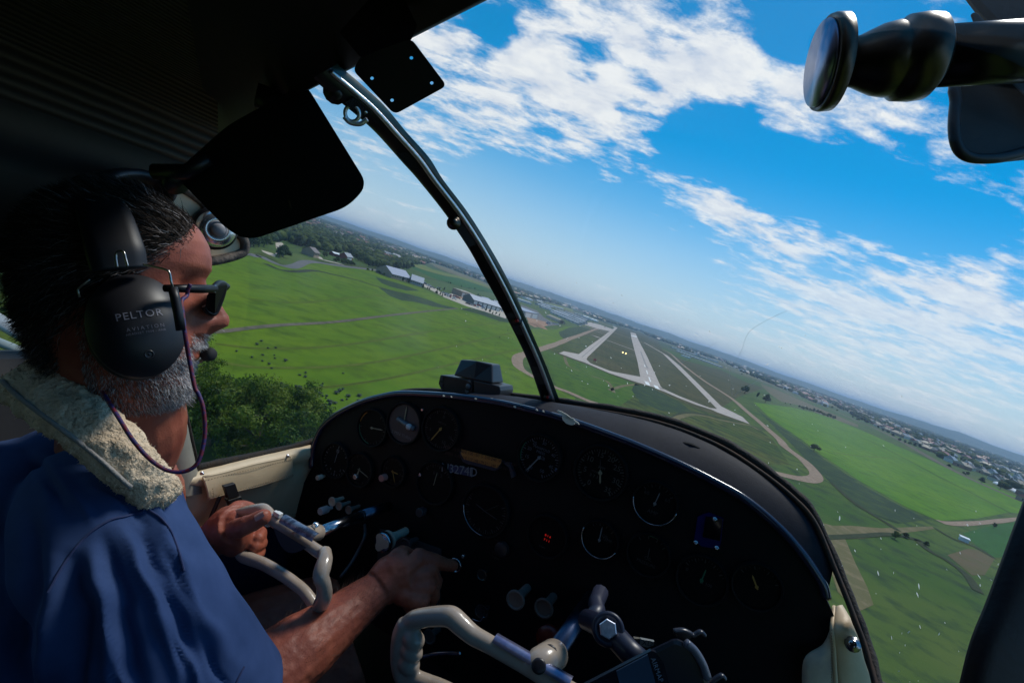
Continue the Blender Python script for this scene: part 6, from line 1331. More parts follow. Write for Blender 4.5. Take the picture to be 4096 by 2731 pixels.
am = thing('mount_arm', 'black mounting arm with a bright hex bolt, left of the portable map unit', 'bracket', gd(700, 950, .56))
MB().tube([gd(430, 810, .60), gd(690, 925, .56), gd(930, 1190, .53), gd(1100, 1350, .52)], [.0115, .013, .0125, .013], 14).build('arm', [mat('arm_blueblack', (.012, .014, .032), .4)], am, True)
bp_ = gd(682, 925, .545); dv = nz(EYE - bp_); MB().lathe([(.0165, -.008), (.0175, 0), (.016, .003), (.0125, .003), (.011, .001), (.0003, .001)], bp_, dv, 28).build('arm_boss', [mat('arm_blueblack', (.012, .014, .032), .4)], am, True)
MB().lathe([(.0098, 0), (.0098, .006), (.0088, .0072), (.0003, .0074)], bp_, dv, 6).build('hex_bolt', [mat('zinc', (.75, .76, .85), .35, metal=.7, col2=(.5, .52, .62), nscale=160)], am)
MB().tube([gd(600, 480, .66), gd(540, 620, .64), gd(560, 720, .62), (gd(470, 820, .60))], .010, 10).build('arm_stub', [mat('stub_bluegrey', (.025, .028, .05), .4)], am, True)
tg_ = thing('wire_tag', 'white wire tag lettered TXDR behind the portable map unit', 'tag', gd(1100, 1090, .56))
MB().prism([gd(1070, 1045, .56), gd(1230, 1075, .56), gd(1215, 1115, .56), gd(1145, 1142, .56), gd(1050, 1112, .56)], cF * .004).build('tag_sleeve', [mat('tag_white', (.16, .17, .17), .6)], tg_)
MB().prism([gd(990, 1035, .562), gd(1068, 1045, .562), gd(1048, 1112, .562), gd(970, 1070, .562)], cF * .004).build('tag_wire', [mat('tag_tan', (.09, .08, .06), .6)], tg_)
mbt = MB(); ux = nz(gd(1230, 1108, .56) - gd(1060, 1080, .56)); uy = -np.cross(cF, ux); uy = uy if uy @ cU > 0 else -uy; text_on(mbt, 'TXDR', .0085, gd(1145, 1092, .5585), ux, uy, 0); mbt.build('tag_lettering', [blackp], tg_)
rh = thing('mixture_knob', 'dull red push-pull knob behind the hub of the right yoke', 'knob', AY(*K(1500, 2350, 2.613)(1830, 510), .74))
rc0 = AY(*K(1500, 2350, 2.613)(1825, 515), .75); MB().lathe([(.006, .05), (.006, .01), (.018, .004), (.02, -.006), (.012, -.010), (.0003, -.011)], rc0, aF, 24).build('knob_head', [mat('dull_red', (.10, .006, .004), .4)], rh, True)
# pilot's seat back, mostly hidden
ps_ = thing('pilot_seat', 'dark seat back behind the pilot at the left edge', 'seat', CP(-150, 2300, .62))
MB().box(CP(-150, 1900, .66), cR * .11, cF * .12, cU * .16).build('seat_back', [mat('seat_black', (.008, .008, .01), .8)], ps_, bevel=.03)
# ================================================================== THE PILOT
def skin_mat(name, a, b, c):
    m = mat(name, a, .48, col2=b, nscale=26, det=6, lo=.36, hi=.64, spec=.3, sss=.08, bump=.0)
    t = m.node_tree; bs = t.nodes['Principled BSDF']; tcn = [n for n in t.nodes if n.type == 'TEX_COORD'][0]
    n = t.nodes.new('ShaderNodeTexNoise'); n.inputs['Scale'].default_value = 190; n.inputs['Detail'].default_value = 5; t.links.new(tcn.outputs['Object'], n.inputs[0])
    v = t.nodes.new('ShaderNodeTexVoronoi'); v.inputs['Scale'].default_value = 420; t.links.new(tcn.outputs['Object'], v.inputs[0])
    ad = t.nodes.new('ShaderNodeMath'); ad.operation = 'ADD'; t.links.new(n.outputs[0], ad.inputs[0]); t.links.new(v.outputs[0], ad.inputs[1])
    bp = t.nodes.new('ShaderNodeBump'); bp.inputs['Strength'].default_value = .3; bp.inputs['Distance'].default_value = .0005
    t.links.new(ad.outputs[0], bp.inputs['Height']); t.links.new(bp.outputs[0], bs.inputs['Normal']); return m
skin = skin_mat('skin', (.37, .108, .062), (.24, .060, .036), 0)
p0 = lambda x, y, d: CP(*DD(x, y), d)
pilot = thing('person', 'bearded pilot in a blue shirt, left hand on the yoke, right finger pressing a button', 'person', p0(200, 1560, .75))
# head frame
Hc = p0(272, 690, .565)
hf = nz(.90 * cR + .40 * cF - .04 * cU)          # where he looks
hu = nz(cU - hf * (cU @ hf) + .02 * cR); hu = nz(hu - hf * (hu @ hf))
hw = np.cross(hf, hu)                            # towards the camera side
if hw @ (EYE - Hc) < 0: hw = -hw
HS = 1.0
lv = np.array([-.125, -.117, -.105, -.092, -.078, -.067, -.060, -.053, -.046, -.038, -.030, -.022, -.012, 0, .010, .020, .030, .042, .055, .070, .085, .098, .109, .117, .122])
fr = np.array([.034, .056, .069, .073, .071, .074, .081, .078, .083, .079, .077, .078, .079, .079, .078, .076, .078, .086, .087, .084, .076, .064, .046, .025, .002])
bk_ = .77 * np.array([.00, .02, .035, .05, .065, .072, .078, .082, .086, .090, .094, .097, .100, .103, .105, .107, .107, .107, .104, .099, .090, .076, .056, .032, .002])
wd = np.array([.022, .038, .047, .052, .057, .060, .061, .063, .064, .065, .067, .068, .070, .072, .073, .074, .075, .075, .074, .071, .065, .056, .042, .024, .002])
no = np.array([0, 0, 0, 0, 0, 0, 0, 0, .002, .006, .018, .031, .030, .022, .015, .009, .004, .002, 0, 0, 0, 0, 0, 0, 0])
vv = np.linspace(-.125, .122, 90); na = 120
def headpt(v, th, off=0.0):
    f_, b_, w_, n_ = (np.interp(v, lv, q) for q in (fr, bk_, wd, no))
    ct, s_ = math.cos(th), math.sin(th)
    x = (f_ if ct > 0 else b_) * math.copysign(abs(ct) ** .86, ct); y = w_ * math.copysign(abs(s_) ** .86, s_)
    a = (th + math.pi) % (2 * math.pi) - math.pi
    sg = .16 if v < -.012 else .12
    x += n_ * math.exp(-(a / sg) ** 2)
    if -.034 < v < -.014: x += .008 * math.exp(-((abs(a) - .22) / .08) ** 2)
    # eye socket and cheek
    x -= .007 * math.exp(-((v - .018) / .012) ** 2) * math.exp(-((abs(a) - .42) / .2) ** 2)
    k = 1 + .06 * math.exp(-((v + .022) / .02) ** 2) * math.exp(-((abs(a) - .75) / .25) ** 2) + off
    return Hc + (hf * x * k + hw * y * k + hu * (v + 0)) * HS
mb = MB()
P = [[headpt(v, th) for th in np.linspace(0, 2 * math.pi, na, endpoint=False)] for v in vv]
mb.grid(P, wrap=True); mb.add(P[0], [tuple(range(na))[::-1]]); mb.add(P[-1], [tuple(range(na))])
# closed head shell joins: merge duplicates by remesh; neck
nk0 = Hc - hu * .055 - hf * .018; nk1 = p0(300, 960, .60); nk2 = p0(245, 1090, .63)
mb.tube(spl([nk0, nk1, nk2], 6), np.interp(np.linspace(0, 1, 13), [0, .5, 1], [.055, .057, .066]), 20)
mb.ball(Hc - hu * .095 + hf * .035, .040, .030, .028, np.array([hf, hw, hu]))
# torso inside the shirt, near arm, far arm, thighs
def limb(mb, pts, rad, seg=18, n=6, flat=1.0, up=None):
    P = spl(pts, n); r_ = np.interp(np.linspace(0, len(pts) - 1, len(P)), range(len(pts)), rad); mb.tube(P, r_, seg, True, 0, up, flat); return P
limb(mb, [p0(240, 1080, .64), p0(180, 1260, .68), p0(120, 1560, .72)], [.08, .13, .13])
shoulderN = p0(215, 1185, .56); elbowN = p0(440, 1640, .60); wristN = p0(868, 1352, .80)
limb(mb, [p0(230, 1150, .62), shoulderN, p0(330, 1420, .55), elbowN], [.06, .058, .055, .048])
Parm = limb(mb, [elbowN, p0(560, 1585, .64), p0(690, 1490, .70), p0(800, 1405, .765), wristN], [.048, .053, .049, .036, .0285], flat=.88)
shoulderF = p0(330, 1150, .78); elbowF = p0(330, 1340, .86); wristF = p0(487, 1240, .835)
limb(mb, [p0(280, 1130, .70), shoulderF, elbowF, p0(395, 1290, .85), wristF], [.06, .055, .045, .040, .0275])
# near hand: fist with the index finger pushing a button
def finger(mb, pts, r0, r1, seg=12):
    P = spl(pts, 5); mb.tube(P, np.linspace(r0, r1, len(P)), seg)
    mb.ball(pts[-1], r1 * 1.0, r1 * 1.0, r1 * 1.0, seg=12, rings=8); return P
kN = [p0(963, 1278, .825), p0(985, 1312, .825), p0(984, 1345, .815), p0(968, 1377, .80)]     # knuckles index..little
palmc = p0(925, 1330, .82)
mb.tube(spl([wristN, p0(905, 1325, .82), p0(945, 1315, .825)], 6), np.interp(np.linspace(0, 1, 13), [0, .4, 1], [.030, .037, .036]), 18, True, 0, cU * 1.0 - cR * .6, .98)
mb.ball(p0(940, 1340, .82), .040, .026, .036, np.array([nz(cR + .4 * cU), nz(cF), nz(cU - .4 * cR)]))
for i, k_ in enumerate(kN):
    w0 = lerp(wristN, palmc, .35); mb.tube(spl([w0, lerp(w0, k_, .6) - cF * .010, k_ - cF * .004], 5), np.linspace(.014, .0135, 11), 12)
    mb.ball(k_, .0145, .0145, .014, seg=14, rings=10)
finger(mb, [kN[0], p0(992, 1286, .835), p0(1018, 1295, .862), p0(1041, 1299, .885)], .0132, .0098)
finger(mb, [kN[1], p0(1000, 1335, .845), p0(985, 1362, .865), p0(960, 1352, .87)], .0128, .010)
finger(mb, [kN[2], p0(995, 1368, .84), p0(978, 1388, .86), p0(952, 1372, .865)], .0122, .0095)
finger(mb, [kN[3], p0(972, 1398, .82), p0(952, 1406, .84), p0(935, 1386, .85)], .0112, .009)
finger(mb, [p0(895, 1295, .82), p0(925, 1270, .835), p0(955, 1290, .86), p0(980, 1310, .875)], .0135, .0105)
# far hand round the yoke grip
y1w = lambda x, y, yy: y1(x, y, yy)
wF = p0(500, 1232, .83)
mb.tube(spl([wristF, p0(525, 1215, .822), p0(548, 1205, .81)], 6), np.interp(np.linspace(0, 1, 13), [0, .5, 1], [.0275, .036, .033]), 18, True, 0, cU, 1.0)
mb.ball(p0(535, 1225, .81), .030, .022, .036, np.array([cR, cF, cU]))
finger(mb, [p0(540, 1215, .79), p0(563, 1207, .768), p0(585, 1197, .765), p0(603, 1187, .765)], .0155, .0125)      # thumb over the bar
finger(mb, [p0(535, 1175, .83), p0(548, 1163, .845), p0(575, 1168, .852), p0(600, 1190, .845)], .0115, .0095)     # index beyond
finger(mb, [p0(545, 1215, .84), p0(575, 1212, .858), p0(598, 1222, .845), p0(592, 1236, .822)], .0120, .0095)
finger(mb, [p0(545, 1240, .84), p0(580, 1234, .858), p0(600, 1246, .838), p0(585, 1256, .815)], .0120, .0098)
finger(mb, [p0(542, 1262, .84), p0(575, 1258, .855), p0(595, 1268, .836), p0(582, 1278, .815)], .0112, .0090)
# thighs and a knee under the yoke
limb(mb, [p0(330, 1640, .84), p0(520, 1500, .92), p0(690, 1425, .99), p0(770, 1400, 1.03)], [.090, .084, .074, .066])
limb(mb, [p0(450, 1760, .84), p0(640, 1620, .92), p0(820, 1520, .99)], [.090, .084, .074])
me = remesh(mb, .0022, 3, .5)
def skin_disp(V):
    q = V - EYE; d = np.zeros(len(V))
    z = q @ cF; x = 1176 + 1176 * (q @ cR) / z; y = 784 - 1176 * (q @ cU) / z
    near = (x > 480) & (y > 1130)
    for i in np.where(near)[0]:
        p = V[i]; d[i] = .0011 * mnoise.noise(Vector(p * 55)) + .0006 * mnoise.noise(Vector(p * 140))
    return d
body = recenter(me, 'body', [skin], pilot, skin_disp)
# nail on the index finger and thumb
nailm = mat('nail', (.52, .27, .21), .3, spec=.6)
def nail(c, along, n_, l=.0062, w_=.0048):
    a = nz(along); s_ = nz(np.cross(a, n_)); n2 = np.cross(s_, a); n2 = n2 if n2 @ n_ > 0 else -n2; P = []
    for f in np.linspace(-1, 1, 6): P.append([c + a * l * f * (1 - .0 * g) + s_ * w_ * math.sin(g) * (1 - .25 * max(0, f) ** 2) - n2 * w_ * (1 - math.cos(g)) * .9 for g in np.linspace(-1.0, 1.0, 7)])
    MB().grid(P).build('nail', [nailm], body, True)
nv = nz(EYE - p0(1030, 1295, .88)); nail(p0(1031, 1295, .8745) , p0(1042, 1298, .885) - p0(1020, 1296, .865), nz(nv + .3 * cU))
nv = nz(EYE - p0(590, 1190, .76)); nail(p0(594, 1183, .7525) , p0(603, 1187, .765) - p0(585, 1197, .765), nz(nv + .5 * cU - .2 * cR), .0075, .0065)
# raised veins on the hand, as part of the hand's relief
vn = MB()
for pts in ([(890, 1325, .792), (915, 1312, .791), (940, 1302, .797), (962, 1300, .803)], [(870, 1360, .785), (900, 1345, .787), (930, 1338, .79), (958, 1345, .793)], [(800, 1420, .735), (840, 1395, .76), (868, 1372, .772)]):
    vn.tube(spl([p0(*q) for q in pts], 6), .0016, 8)
# ---- hair and beard strands
def strands(name, n, sampler, mats, wdt, parent, seed):
    r = np.random.RandomState(seed); V = []; F = []; mi = []; k = 0; tries = 0
    while k < n and tries < n * 6:
        tries += 1; s_ = sampler(r)
        if s_ is None: continue
        p, nrm, d, L = s_; P = p.copy(); w_ = nz(np.cross(d, r.normal(size=3))); pts = []
        for j in range(4): pts.append(P.copy()); P = P + d * L / 3; d = nz(d + nrm * -.12 + r.normal(size=3) * .18)
        b0 = len(V) 
        for j, q in enumerate(pts): ww = wdt * (1 - j / 3.6); V.append(q - w_ * ww); V.append(q + w_ * ww)
        for j in range(3): F.append((b0 + 2 * j, b0 + 2 * j + 1, b0 + 2 * j + 3, b0 + 2 * j + 2)); mi.append(0)
        m_ = r.choice(len(mats), p=sampler.mix(p) if hasattr(sampler, 'mix') else None)
        mi[-3:] = [m_] * 3; k += 1
    mb = MB(); mb.v = [np.array(V)]; mb.f = F; mb.m = mi; mb.n = len(V); o = mb.build(name, mats, parent); return tag(o, kind='stuff')
hairm = [mat('hair_dark', (.026, .018, .014), .5, spec=.4), mat('hair_brown', (.06, .045, .038), .5, spec=.4), mat('hair_grey', (.22, .20, .20), .45, spec=.4)]
beardm = [mat('beard_white', (.60, .58, .58), .5), mat('beard_grey', (.30, .28, .28), .5), mat('beard_dark', (.06, .05, .045), .5)]
hairm[0].node_tree.nodes['Principled BSDF'].inputs['Roughness'].default_value = .75; hairm[0].node_tree.nodes['Principled BSDF'].inputs['Specular IOR Level'].default_value = .15
def hair_s(r):
    v = r.uniform(-.075, .122); th = r.uniform(-math.pi, math.pi); a = abs(th)
    # hairline: forehead starts at v=.07, runs down beside the temple to the ear
    front = np.interp(v, [-.08, -.04, .0, .035, .055, .075, .09, .122], [2.2, 2.0, 1.30, 1.10, .84, .50, .2, .0])
    if a < front + r.normal() * .04: return None
    p = headpt(v, th); nrm = nz(p - (Hc + hu * v * .6)); back = -hf * .75 - hu * (.25 if v < .06 else -.05)
    d = nz(back * (1.0 if v > .0 else .5) + nrm * (.20 if a < 1.7 else .34) + (-hu * .5 if v < .02 else 0) + r.normal(size=3) * .22)
    L = r.uniform(.012, .024) if a > 1.8 or v > .06 else r.uniform(.009, .019)
    if a > 2.0: L *= .6
    return p + nrm * (.004 if a > front + .12 else .0005), nrm, d, L
def _mix(p):
    q = (p - Hc); f_ = q @ hf; g = float(np.clip((f_ + .03) / .07, 0, 1)) * float(np.clip(1 - (q @ hu - .02) / .08, .25, 1)); return [.70 - .28 * g, .25, .05 + .28 * g]
hair_s.mix = _mix
# scalp cap so the skin does not shine through
cap = []
for v in np.linspace(-.07, .1225, 34):
    fro = np.interp(v, [-.08, -.04, .0, .035, .055, .075, .09, .122], [2.25, 2.05, 1.34, 1.14, .88, .54, .24, .0]) + .10
    cap.append([headpt(v, th, .035 if v < .11 else .02) + hu * .002 for th in np.linspace(fro, 2 * math.pi - fro, 48)])
MB().grid(cap).build('hair_base', [hairm[0]], pilot, True)
strands('hair', 24000, hair_s, hairm, .00034, pilot, 3)
def beard_s(r):
    v = r.uniform(-.125, -.022); th = r.uniform(-1.75, 1.75); a = abs(th)
    up_lim = np.interp(a, [0, .35, .5, .8, 1.2, 1.75], [-.034, -.036, -.048, -.052, -.04, .02])
    if v > up_lim + r.normal() * .003: return None
    if -.064 < v < -.050 and a < .34: return None
    p = headpt(v, th); nrm = nz(p - (Hc + hu * v * .8)); d = nz(nrm * .62 - hu * .62 + hf * .12 + r.normal(size=3) * .2)
    return p, nrm, d, r.uniform(.003, .0068) * (1.1 if v < -.09 else 1)
def _bm(p):
    q = p - Hc; f_ = q @ hf; g = float(np.clip((f_ - .035) / .04, 0, 1)); return [.22 + .55 * g, .33 - .08 * g, .45 - .47 * g if .45 - .47 * g > 0 else 0.0]
def bmix(p): m_ = np.array(_bm(p)); return m_ / m_.sum()
beard_s.mix = bmix
strands('beard', 14000, beard_s, beardm, .00028, pilot, 5)
def neckh(r):
    t_ = r.uniform(0, .55); a = r.uniform(-1.9, 1.0); c = lerp(Hc - hu * .09 + hf * .02, nk1, t_); p = c + .053 * (hf * math.cos(a) + hw * math.sin(a)) * (1 - .1 * t_); nrm = nz(p - c)
    if r.rand() < t_ * 1.4: return None
    return p, nrm, nz(nrm * .5 - hu * .7 + r.normal(size=3) * .25), r.uniform(.006, .014)
neckh.mix = lambda p: [.2, .35, .45]
strands('neck_stubble', 1500, neckh, beardm, .0003, pilot, 6)
# fine arm hair
def armh(r):
    i = r.randint(4, len(Parm) - 2); c = lerp(Parm[i], Parm[i + 1], r.rand()); T = nz(Parm[i + 1] - Parm[i]); a = r.uniform(0, 6.28); u = nz(np.cross(T, cF)); w_ = np.cross(T, u)
    rr_ = np.interp(i / (len(Parm) - 1), [0, .25, .5, .75, 1], [.048, .053, .049, .036, .0285]); nrm = u * math.cos(a) + w_ * math.sin(a); p = c + nrm * rr_ * .95
    if nrm @ (EYE - p) < -.3 * np.linalg.norm(EYE - p): return None
    return p, nrm, nz(T * .7 + nrm * .35 + u * .3 + r.normal(size=3) * .35), r.uniform(.008, .018)
armh.mix = lambda p: [.0, .7, .3]
strands('arm_hair', 800, armh, [mat('arm_hair_pale', (.20, .13, .09), .5), mat('arm_hair_mid', (.12, .07, .045), .5), mat('arm_hair_dark', (.05, .03, .02), .5)], .00011, pilot, 9)

# ---- shirt
shirtm = mat('blue_chambray', (.023, .050, .135), .85, col2=(.038, .072, .185), nscale=14, det=8, bump=.4, bscale=1600, bdist=.0003, bdet=2, spec=.2)
mb = MB()
limb(mb, [p0(200, 1010, .60), p0(180, 1120, .62), p0(130, 1330, .62), p0(60, 1620, .62), p0(0, 1900, .62)], [.045, .105, .16, .175, .18], 28)
limb(mb, [p0(60, 1010, .60), p0(60, 1150, .60), p0(40, 1400, .62)], [.045, .11, .15], 24)
limb(mb, [p0(330, 1150, .70), p0(300, 1290, .72), p0(240, 1500, .74), p0(230, 1800, .74)], [.035, .085, .13, .15], 24)
limb(mb, [p0(190, 1090, .575), p0(225, 1200, .545), p0(300, 1370, .53), p0(400, 1530, .545), p0(492, 1640, .575)], [.052, .074, .082, .084, .082], 26)
limb(mb, [p0(330, 1150, .78), p0(345, 1260, .84), p0(352, 1330, .86)], [.05, .06, .055], 18)
me = remesh(mb, .0034, 18, .6)
seamA = [p0(235, 1000, .5), p0(330, 1180, .5), p0(250, 1190, .5), p0(150, 1330, .5)]
FOLDS = [  # creases of the shirt, in the photograph's plane: points, half width, height (+ ridge, - valley)
    ([(345, 1185), (400, 1270), (440, 1380), (500, 1470), (560, 1545)], 20, .008), ([(300, 1200), (360, 1300), (420, 1430), (470, 1540)], 16, -.008), ([(285, 1215), (330, 1330), (375, 1450), (410, 1590)], 15, .007),
    ([(240, 1240), (275, 1360), (300, 1480), (330, 1620)], 20, -.009), ([(205, 1260), (235, 1380), (250, 1500), (270, 1640)], 18, .008), ([(160, 1290), (180, 1400), (175, 1520), (180, 1640)], 22, -.010),
    ([(120, 1290), (120, 1400), (105, 1520), (90, 1640)], 20, .008), ([(70, 1180), (75, 1320), (50, 1450), (30, 1600)], 22, -.009), ([(250, 1080), (320, 1130), (370, 1200), (400, 1290)], 12, .006),
    ([(230, 1110), (300, 1160), (340, 1230)], 10, -.005), ([(380, 1240), (410, 1330), (455, 1420)], 9, -.006), ([(330, 1260), (400, 1370), (480, 1500)], 8, .004), ([(110, 1060), (180, 1130), (215, 1210)], 12, .005), ([(60, 1040), (130, 1120), (150, 1200)], 14, -.005),
    ([(455, 1450), (500, 1530), (540, 1600)], 9, -.005), ([(380, 1420), (440, 1520), (480, 1620)], 10, .005), ([(240, 1420), (290, 1560), (330, 1660)], 8, .004)]
def fold_disp(V):
    q = V - EYE; z = q @ cF; x = 1176 + 1176 * (q @ cR) / z; y = 784 - 1176 * (q @ cU) / z; d = np.zeros(len(V))
    wob = np.array([mnoise.noise(Vector((a * .012, b * .012, 3))) for a, b in zip(x, y)])
    wob2 = np.array([mnoise.noise(Vector((a * .013, b * .013, 8))) for a, b in zip(x, y)])
    x = x + wob * 16; y = y + wob2 * 9
    for pts, w_, am in FOLDS:
        P = spl([(a, b, 0) for a, b in pts], 4)[:, :2]; best = np.full(len(V), 1e9); tt = np.zeros(len(V))
        for k in range(len(P) - 1):
            A0, B0 = P[k], P[k + 1]; ab = B0 - A0; t_ = np.clip(((x - A0[0]) * ab[0] + (y - A0[1]) * ab[1]) / (ab @ ab), 0, 1)
            dd = np.hypot(x - A0[0] - t_ * ab[0], y - A0[1] - t_ * ab[1]); m_ = dd < best; best[m_] = dd[m_]; tt[m_] = ((k + t_) / (len(P) - 1))[m_]
        d += am * np.exp(-(best / w_) ** 2) * np.sin(np.clip(tt, 0, 1) * math.pi * .9 + .25)
    return d * 1.1 + .0022 * wob2
shirt = recenter(me, 'shirt', [shirtm], pilot, fold_disp)
# seams of the shirt drawn on its surface (ray cast from outside)
from mathutils.bvhtree import BVHTree
bvh = BVHTree.FromPolygons([tuple(shirt.location + v.co) for v in shirt.data.vertices], [tuple(p.vertices) for p in shirt.data.polygons])
def on_shirt(x, y, lift=.0006):
    d = Vector(nz(ray(*DD(x, y)))); h = bvh.ray_cast(Vector(EYE), d)
    return None if h[0] is None else np.array(h[0]) + np.array(h[1]) * lift
seam_dark = mat('seam_blue', (.02, .035, .11), .85)
for pts in ([(232, 985), (262, 1035), (300, 1090), (326, 1150), (330, 1172)], [(244, 990), (274, 1040), (311, 1095), (336, 1148), (342, 1170)], [(330, 1174), (290, 1185), (250, 1196), (200, 1230), (150, 1290), (110, 1360)], [(342, 1170), (375, 1195), (400, 1240), (424, 1310)], [(560, 1530), (545, 1560), (530, 1600)]):
    P = [on_shirt(*q) for q in spl([(a, b, 0) for a, b in pts], 6)[:, :2]]; P = [p for p in P if p is not None]
    if len(P) > 4: MB().tube(P, .0011, 6).build('seam', [seam_dark], shirt)
# sleeve hem
hm = MB(); hc = p0(487, 1632, .573); ta = nz(p0(492, 1640, .575) - p0(400, 1530, .545)); u = nz(np.cross(ta, cF)); w_ = np.cross(ta, u)
# bracelet on the far wrist
br = thing('bracelet', 'thin silver bracelet on the pilot\'s left wrist at the cuff', 'bracelet', p0(416, 1275, .85))
bc0 = p0(420, 1268, .845); bt = nz(wristF - elbowF); u = nz(np.cross(bt, cF)); w_ = np.cross(bt, u)
MB().tube([bc0 + .037 * (u * math.cos(a) + w_ * math.sin(a)) for a in np.linspace(0, 2 * math.pi, 36, endpoint=False)], .0016, 8, closed=True, up=bt).build('band', [silver], br, True)

# ---- sheepskin belt cover over the shoulder
fleece = mat('sheepskin', (.56, .42, .28), .95, col2=(.80, .63, .44), nscale=60, det=5, bump=1.0, bscale=240, bdist=.004)
sk = thing('belt_cover', 'cream sheepskin shoulder belt cover across the pilot\'s shoulder and neck', 'belt cover', p0(220, 1010, .5))
cl = spl([p0(28, 850, .52), p0(90, 900, .505), p0(165, 955, .50), p0(240, 1012, .505), p0(310, 1080, .515), p0(365, 1135, .53), p0(388, 1160, .535)], 10)
hwid = np.interp(np.linspace(0, 1, len(cl)), [0, .1, .5, .85, .96, 1], [.0225, .025, .026, .021, .016, .004])
rows = []; 
for i in range(len(cl)):
    T = nz(cl[min(i + 1, len(cl) - 1)] - cl[max(i - 1, 0)]); fwd = nz(cl[i] - EYE); s_ = nz(np.cross(T, fwd)); row = []
    for a in np.linspace(0, 2 * math.pi, 40, endpoint=False):
        x_ = math.cos(a); y_ = math.sin(a); rd = hwid[i]
        p = cl[i] + s_ * x_ * rd - fwd * y_ * rd * .82
        n_ = mnoise.noise(Vector(p * 90)) * .0040 + mnoise.noise(Vector(p * 210)) * .0022
        row.append(p + nz(p - cl[i]) * n_)
    rows.append(row)
m_ = MB().grid(rows, wrap=True); m_.add(rows[0], [tuple(range(40))]); m_.add(rows[-1], [tuple(range(40))[::-1]])
m_.build('sheepskin_pad', [fleece], sk, True)
def wool(r):
    i = r.randint(0, len(rows) - 1); j = r.randint(0, 40); p = np.array(rows[i][j]); nrm = nz(p - cl[i]); d = nz(nrm * .5 + r.normal(size=3) * .7); return p - nrm * .001, nrm, d, r.uniform(.0012, .0036)
wool.mix = lambda p: [.3, .5, .2]
strands('wool', 9000, wool, [mat('wool_a', (.52, .39, .26), .95), mat('wool_b', (.80, .64, .45), .95), mat('wool_c', (.27, .20, .12), .95)], .00050, sk, 12)
ed = [lerp(rows[i][11], rows[i][11], 0) + nz(EYE - cl[i]) * .0015 for i in range(2, 44)]
ed = [cl[i] + nz(np.cross(nz(cl[i + 1] - cl[i]), nz(cl[i] - EYE))) * -.0135 * hwid[i] / .026 + nz(EYE - cl[i]) * (.0195) for i in range(1, 44)]
MB().tube(ed, .0022, 8).build('edge_binding', [mat('binding_grey', (.30, .28, .26), .9, bump=.8, bscale=400)], sk, True)

# ---- headset
hsm = mat('headset_black', (.011, .011, .015), .45, bump=.12, bscale=1400, bdist=.0002)
hst = thing('headset', 'black aviation headset on the pilot\'s head with a large oval ear cup', 'headset', p0(322, 750, .48))
cupc = p0(318, 748, .50); cn = nz(nz(EYE - cupc) * .86 + .18 * cU + .10 * cR)     # outward axis of the near cup
cu_u = nz(cU - cn * (cU @ cn)); cu_u = nz(cu_u - .10 * np.cross(cu_u, cn)); cu_r = np.cross(cu_u, cn)
if cu_r @ cR < 0: cu_r = -cu_r
ru, rv_ = .0402, .0515
def cupP(s, a, dz=0):      # s 0..1 radial on the dome
    h_ = .020 * (1 - s ** 2.6) 
    return cupc + (cu_r * math.cos(a) * ru * s * (1 + .04 * math.sin(a)) + cu_u * math.sin(a) * rv_ * s) + cn * (h_ + dz)
rows = []
for s in (1e-3, .12, .24, .36, .48, .58, .68, .77, .85, .91, .96, .985, 1.0): rows.append([cupP(s, a) for a in np.linspace(0, 2 * math.pi, 56, endpoint=False)])
for s, dz in ((1.0, -.004), (.985, -.007), (.97, -.0075), (.97, -.010), (.98, -.018), (.93, -.024)): rows.append([cupP(1, a) * 1 + (cupP(s, a) - cupP(1, a)) + cn * (dz - (cupP(s, a) - cupP(1, a)) @ cn) for a in np.linspace(0, 2 * math.pi, 56, endpoint=False)])
cup = MB().grid(rows[::-1], wrap=True).build('ear_cup', [hsm], hst, True)
rows = [[cupc + (cu_r * math.cos(a) * ru * q + cu_u * math.sin(a) * rv_ * q) + cn * dz for a in np.linspace(0, 2 * math.pi, 40, endpoint=False)] for q, dz in ((.88, -.022), (.96, -.026), (.98, -.032), (.93, -.040), (.8, -.044))]
MB().grid(rows[::-1], wrap=True).build('ear_cushion', [mat('cushion_black', (.012, .012, .013), .55, bump=.4, bscale=200)], hst, True)
def cup_text(s, size, x0, y0, m_, tilt=.14, space=1.0):
    V, F = text_geo(s, size, 'CENTER', space); P = []
    for x, y, _ in V:
        X = x0 + x * math.cos(tilt) - y * math.sin(tilt); Y = y0 + x * math.sin(tilt) + y * math.cos(tilt)
        s_ = min(.98, math.hypot(X / ru, Y / rv_)); P.append(cupc + cu_r * X + cu_u * Y + cn * (.020 * (1 - s_ ** 2.6) + .0005))
    MB().add(P, F).build('cup_lettering', [m_], cup)
lt = mat('cup_print', (.22, .22, .27), .5); lt2 = mat('cup_print_dim', (.13, .13, .17), .5)
cup_text('PELTOR', .0098, .000, .0068, lt, .10, 1.12); cup_text('AVIATION', .0048, .0035, -.0058, lt2, .10, 1.5); cup_text('HEADSET 7004 - ANR', .0030, .0035, -.0102, lt2, .10, 1.15)
rc_ = cupc + cu_r * .0035 + cu_u * -.031 + cn * (.020 * (1 - .61 ** 2.6) + .0002)
MB().lathe([(.0040, 0), (.0042, .0004), (.0033, .0007), (.0030, .0002), (.0012, .0003), (.0003, .001)], rc_, nz(cn - .3 * cu_u), 24).build('screw_recess', [mat('recess_black', (.02, .02, .025), .35)], cup, True)
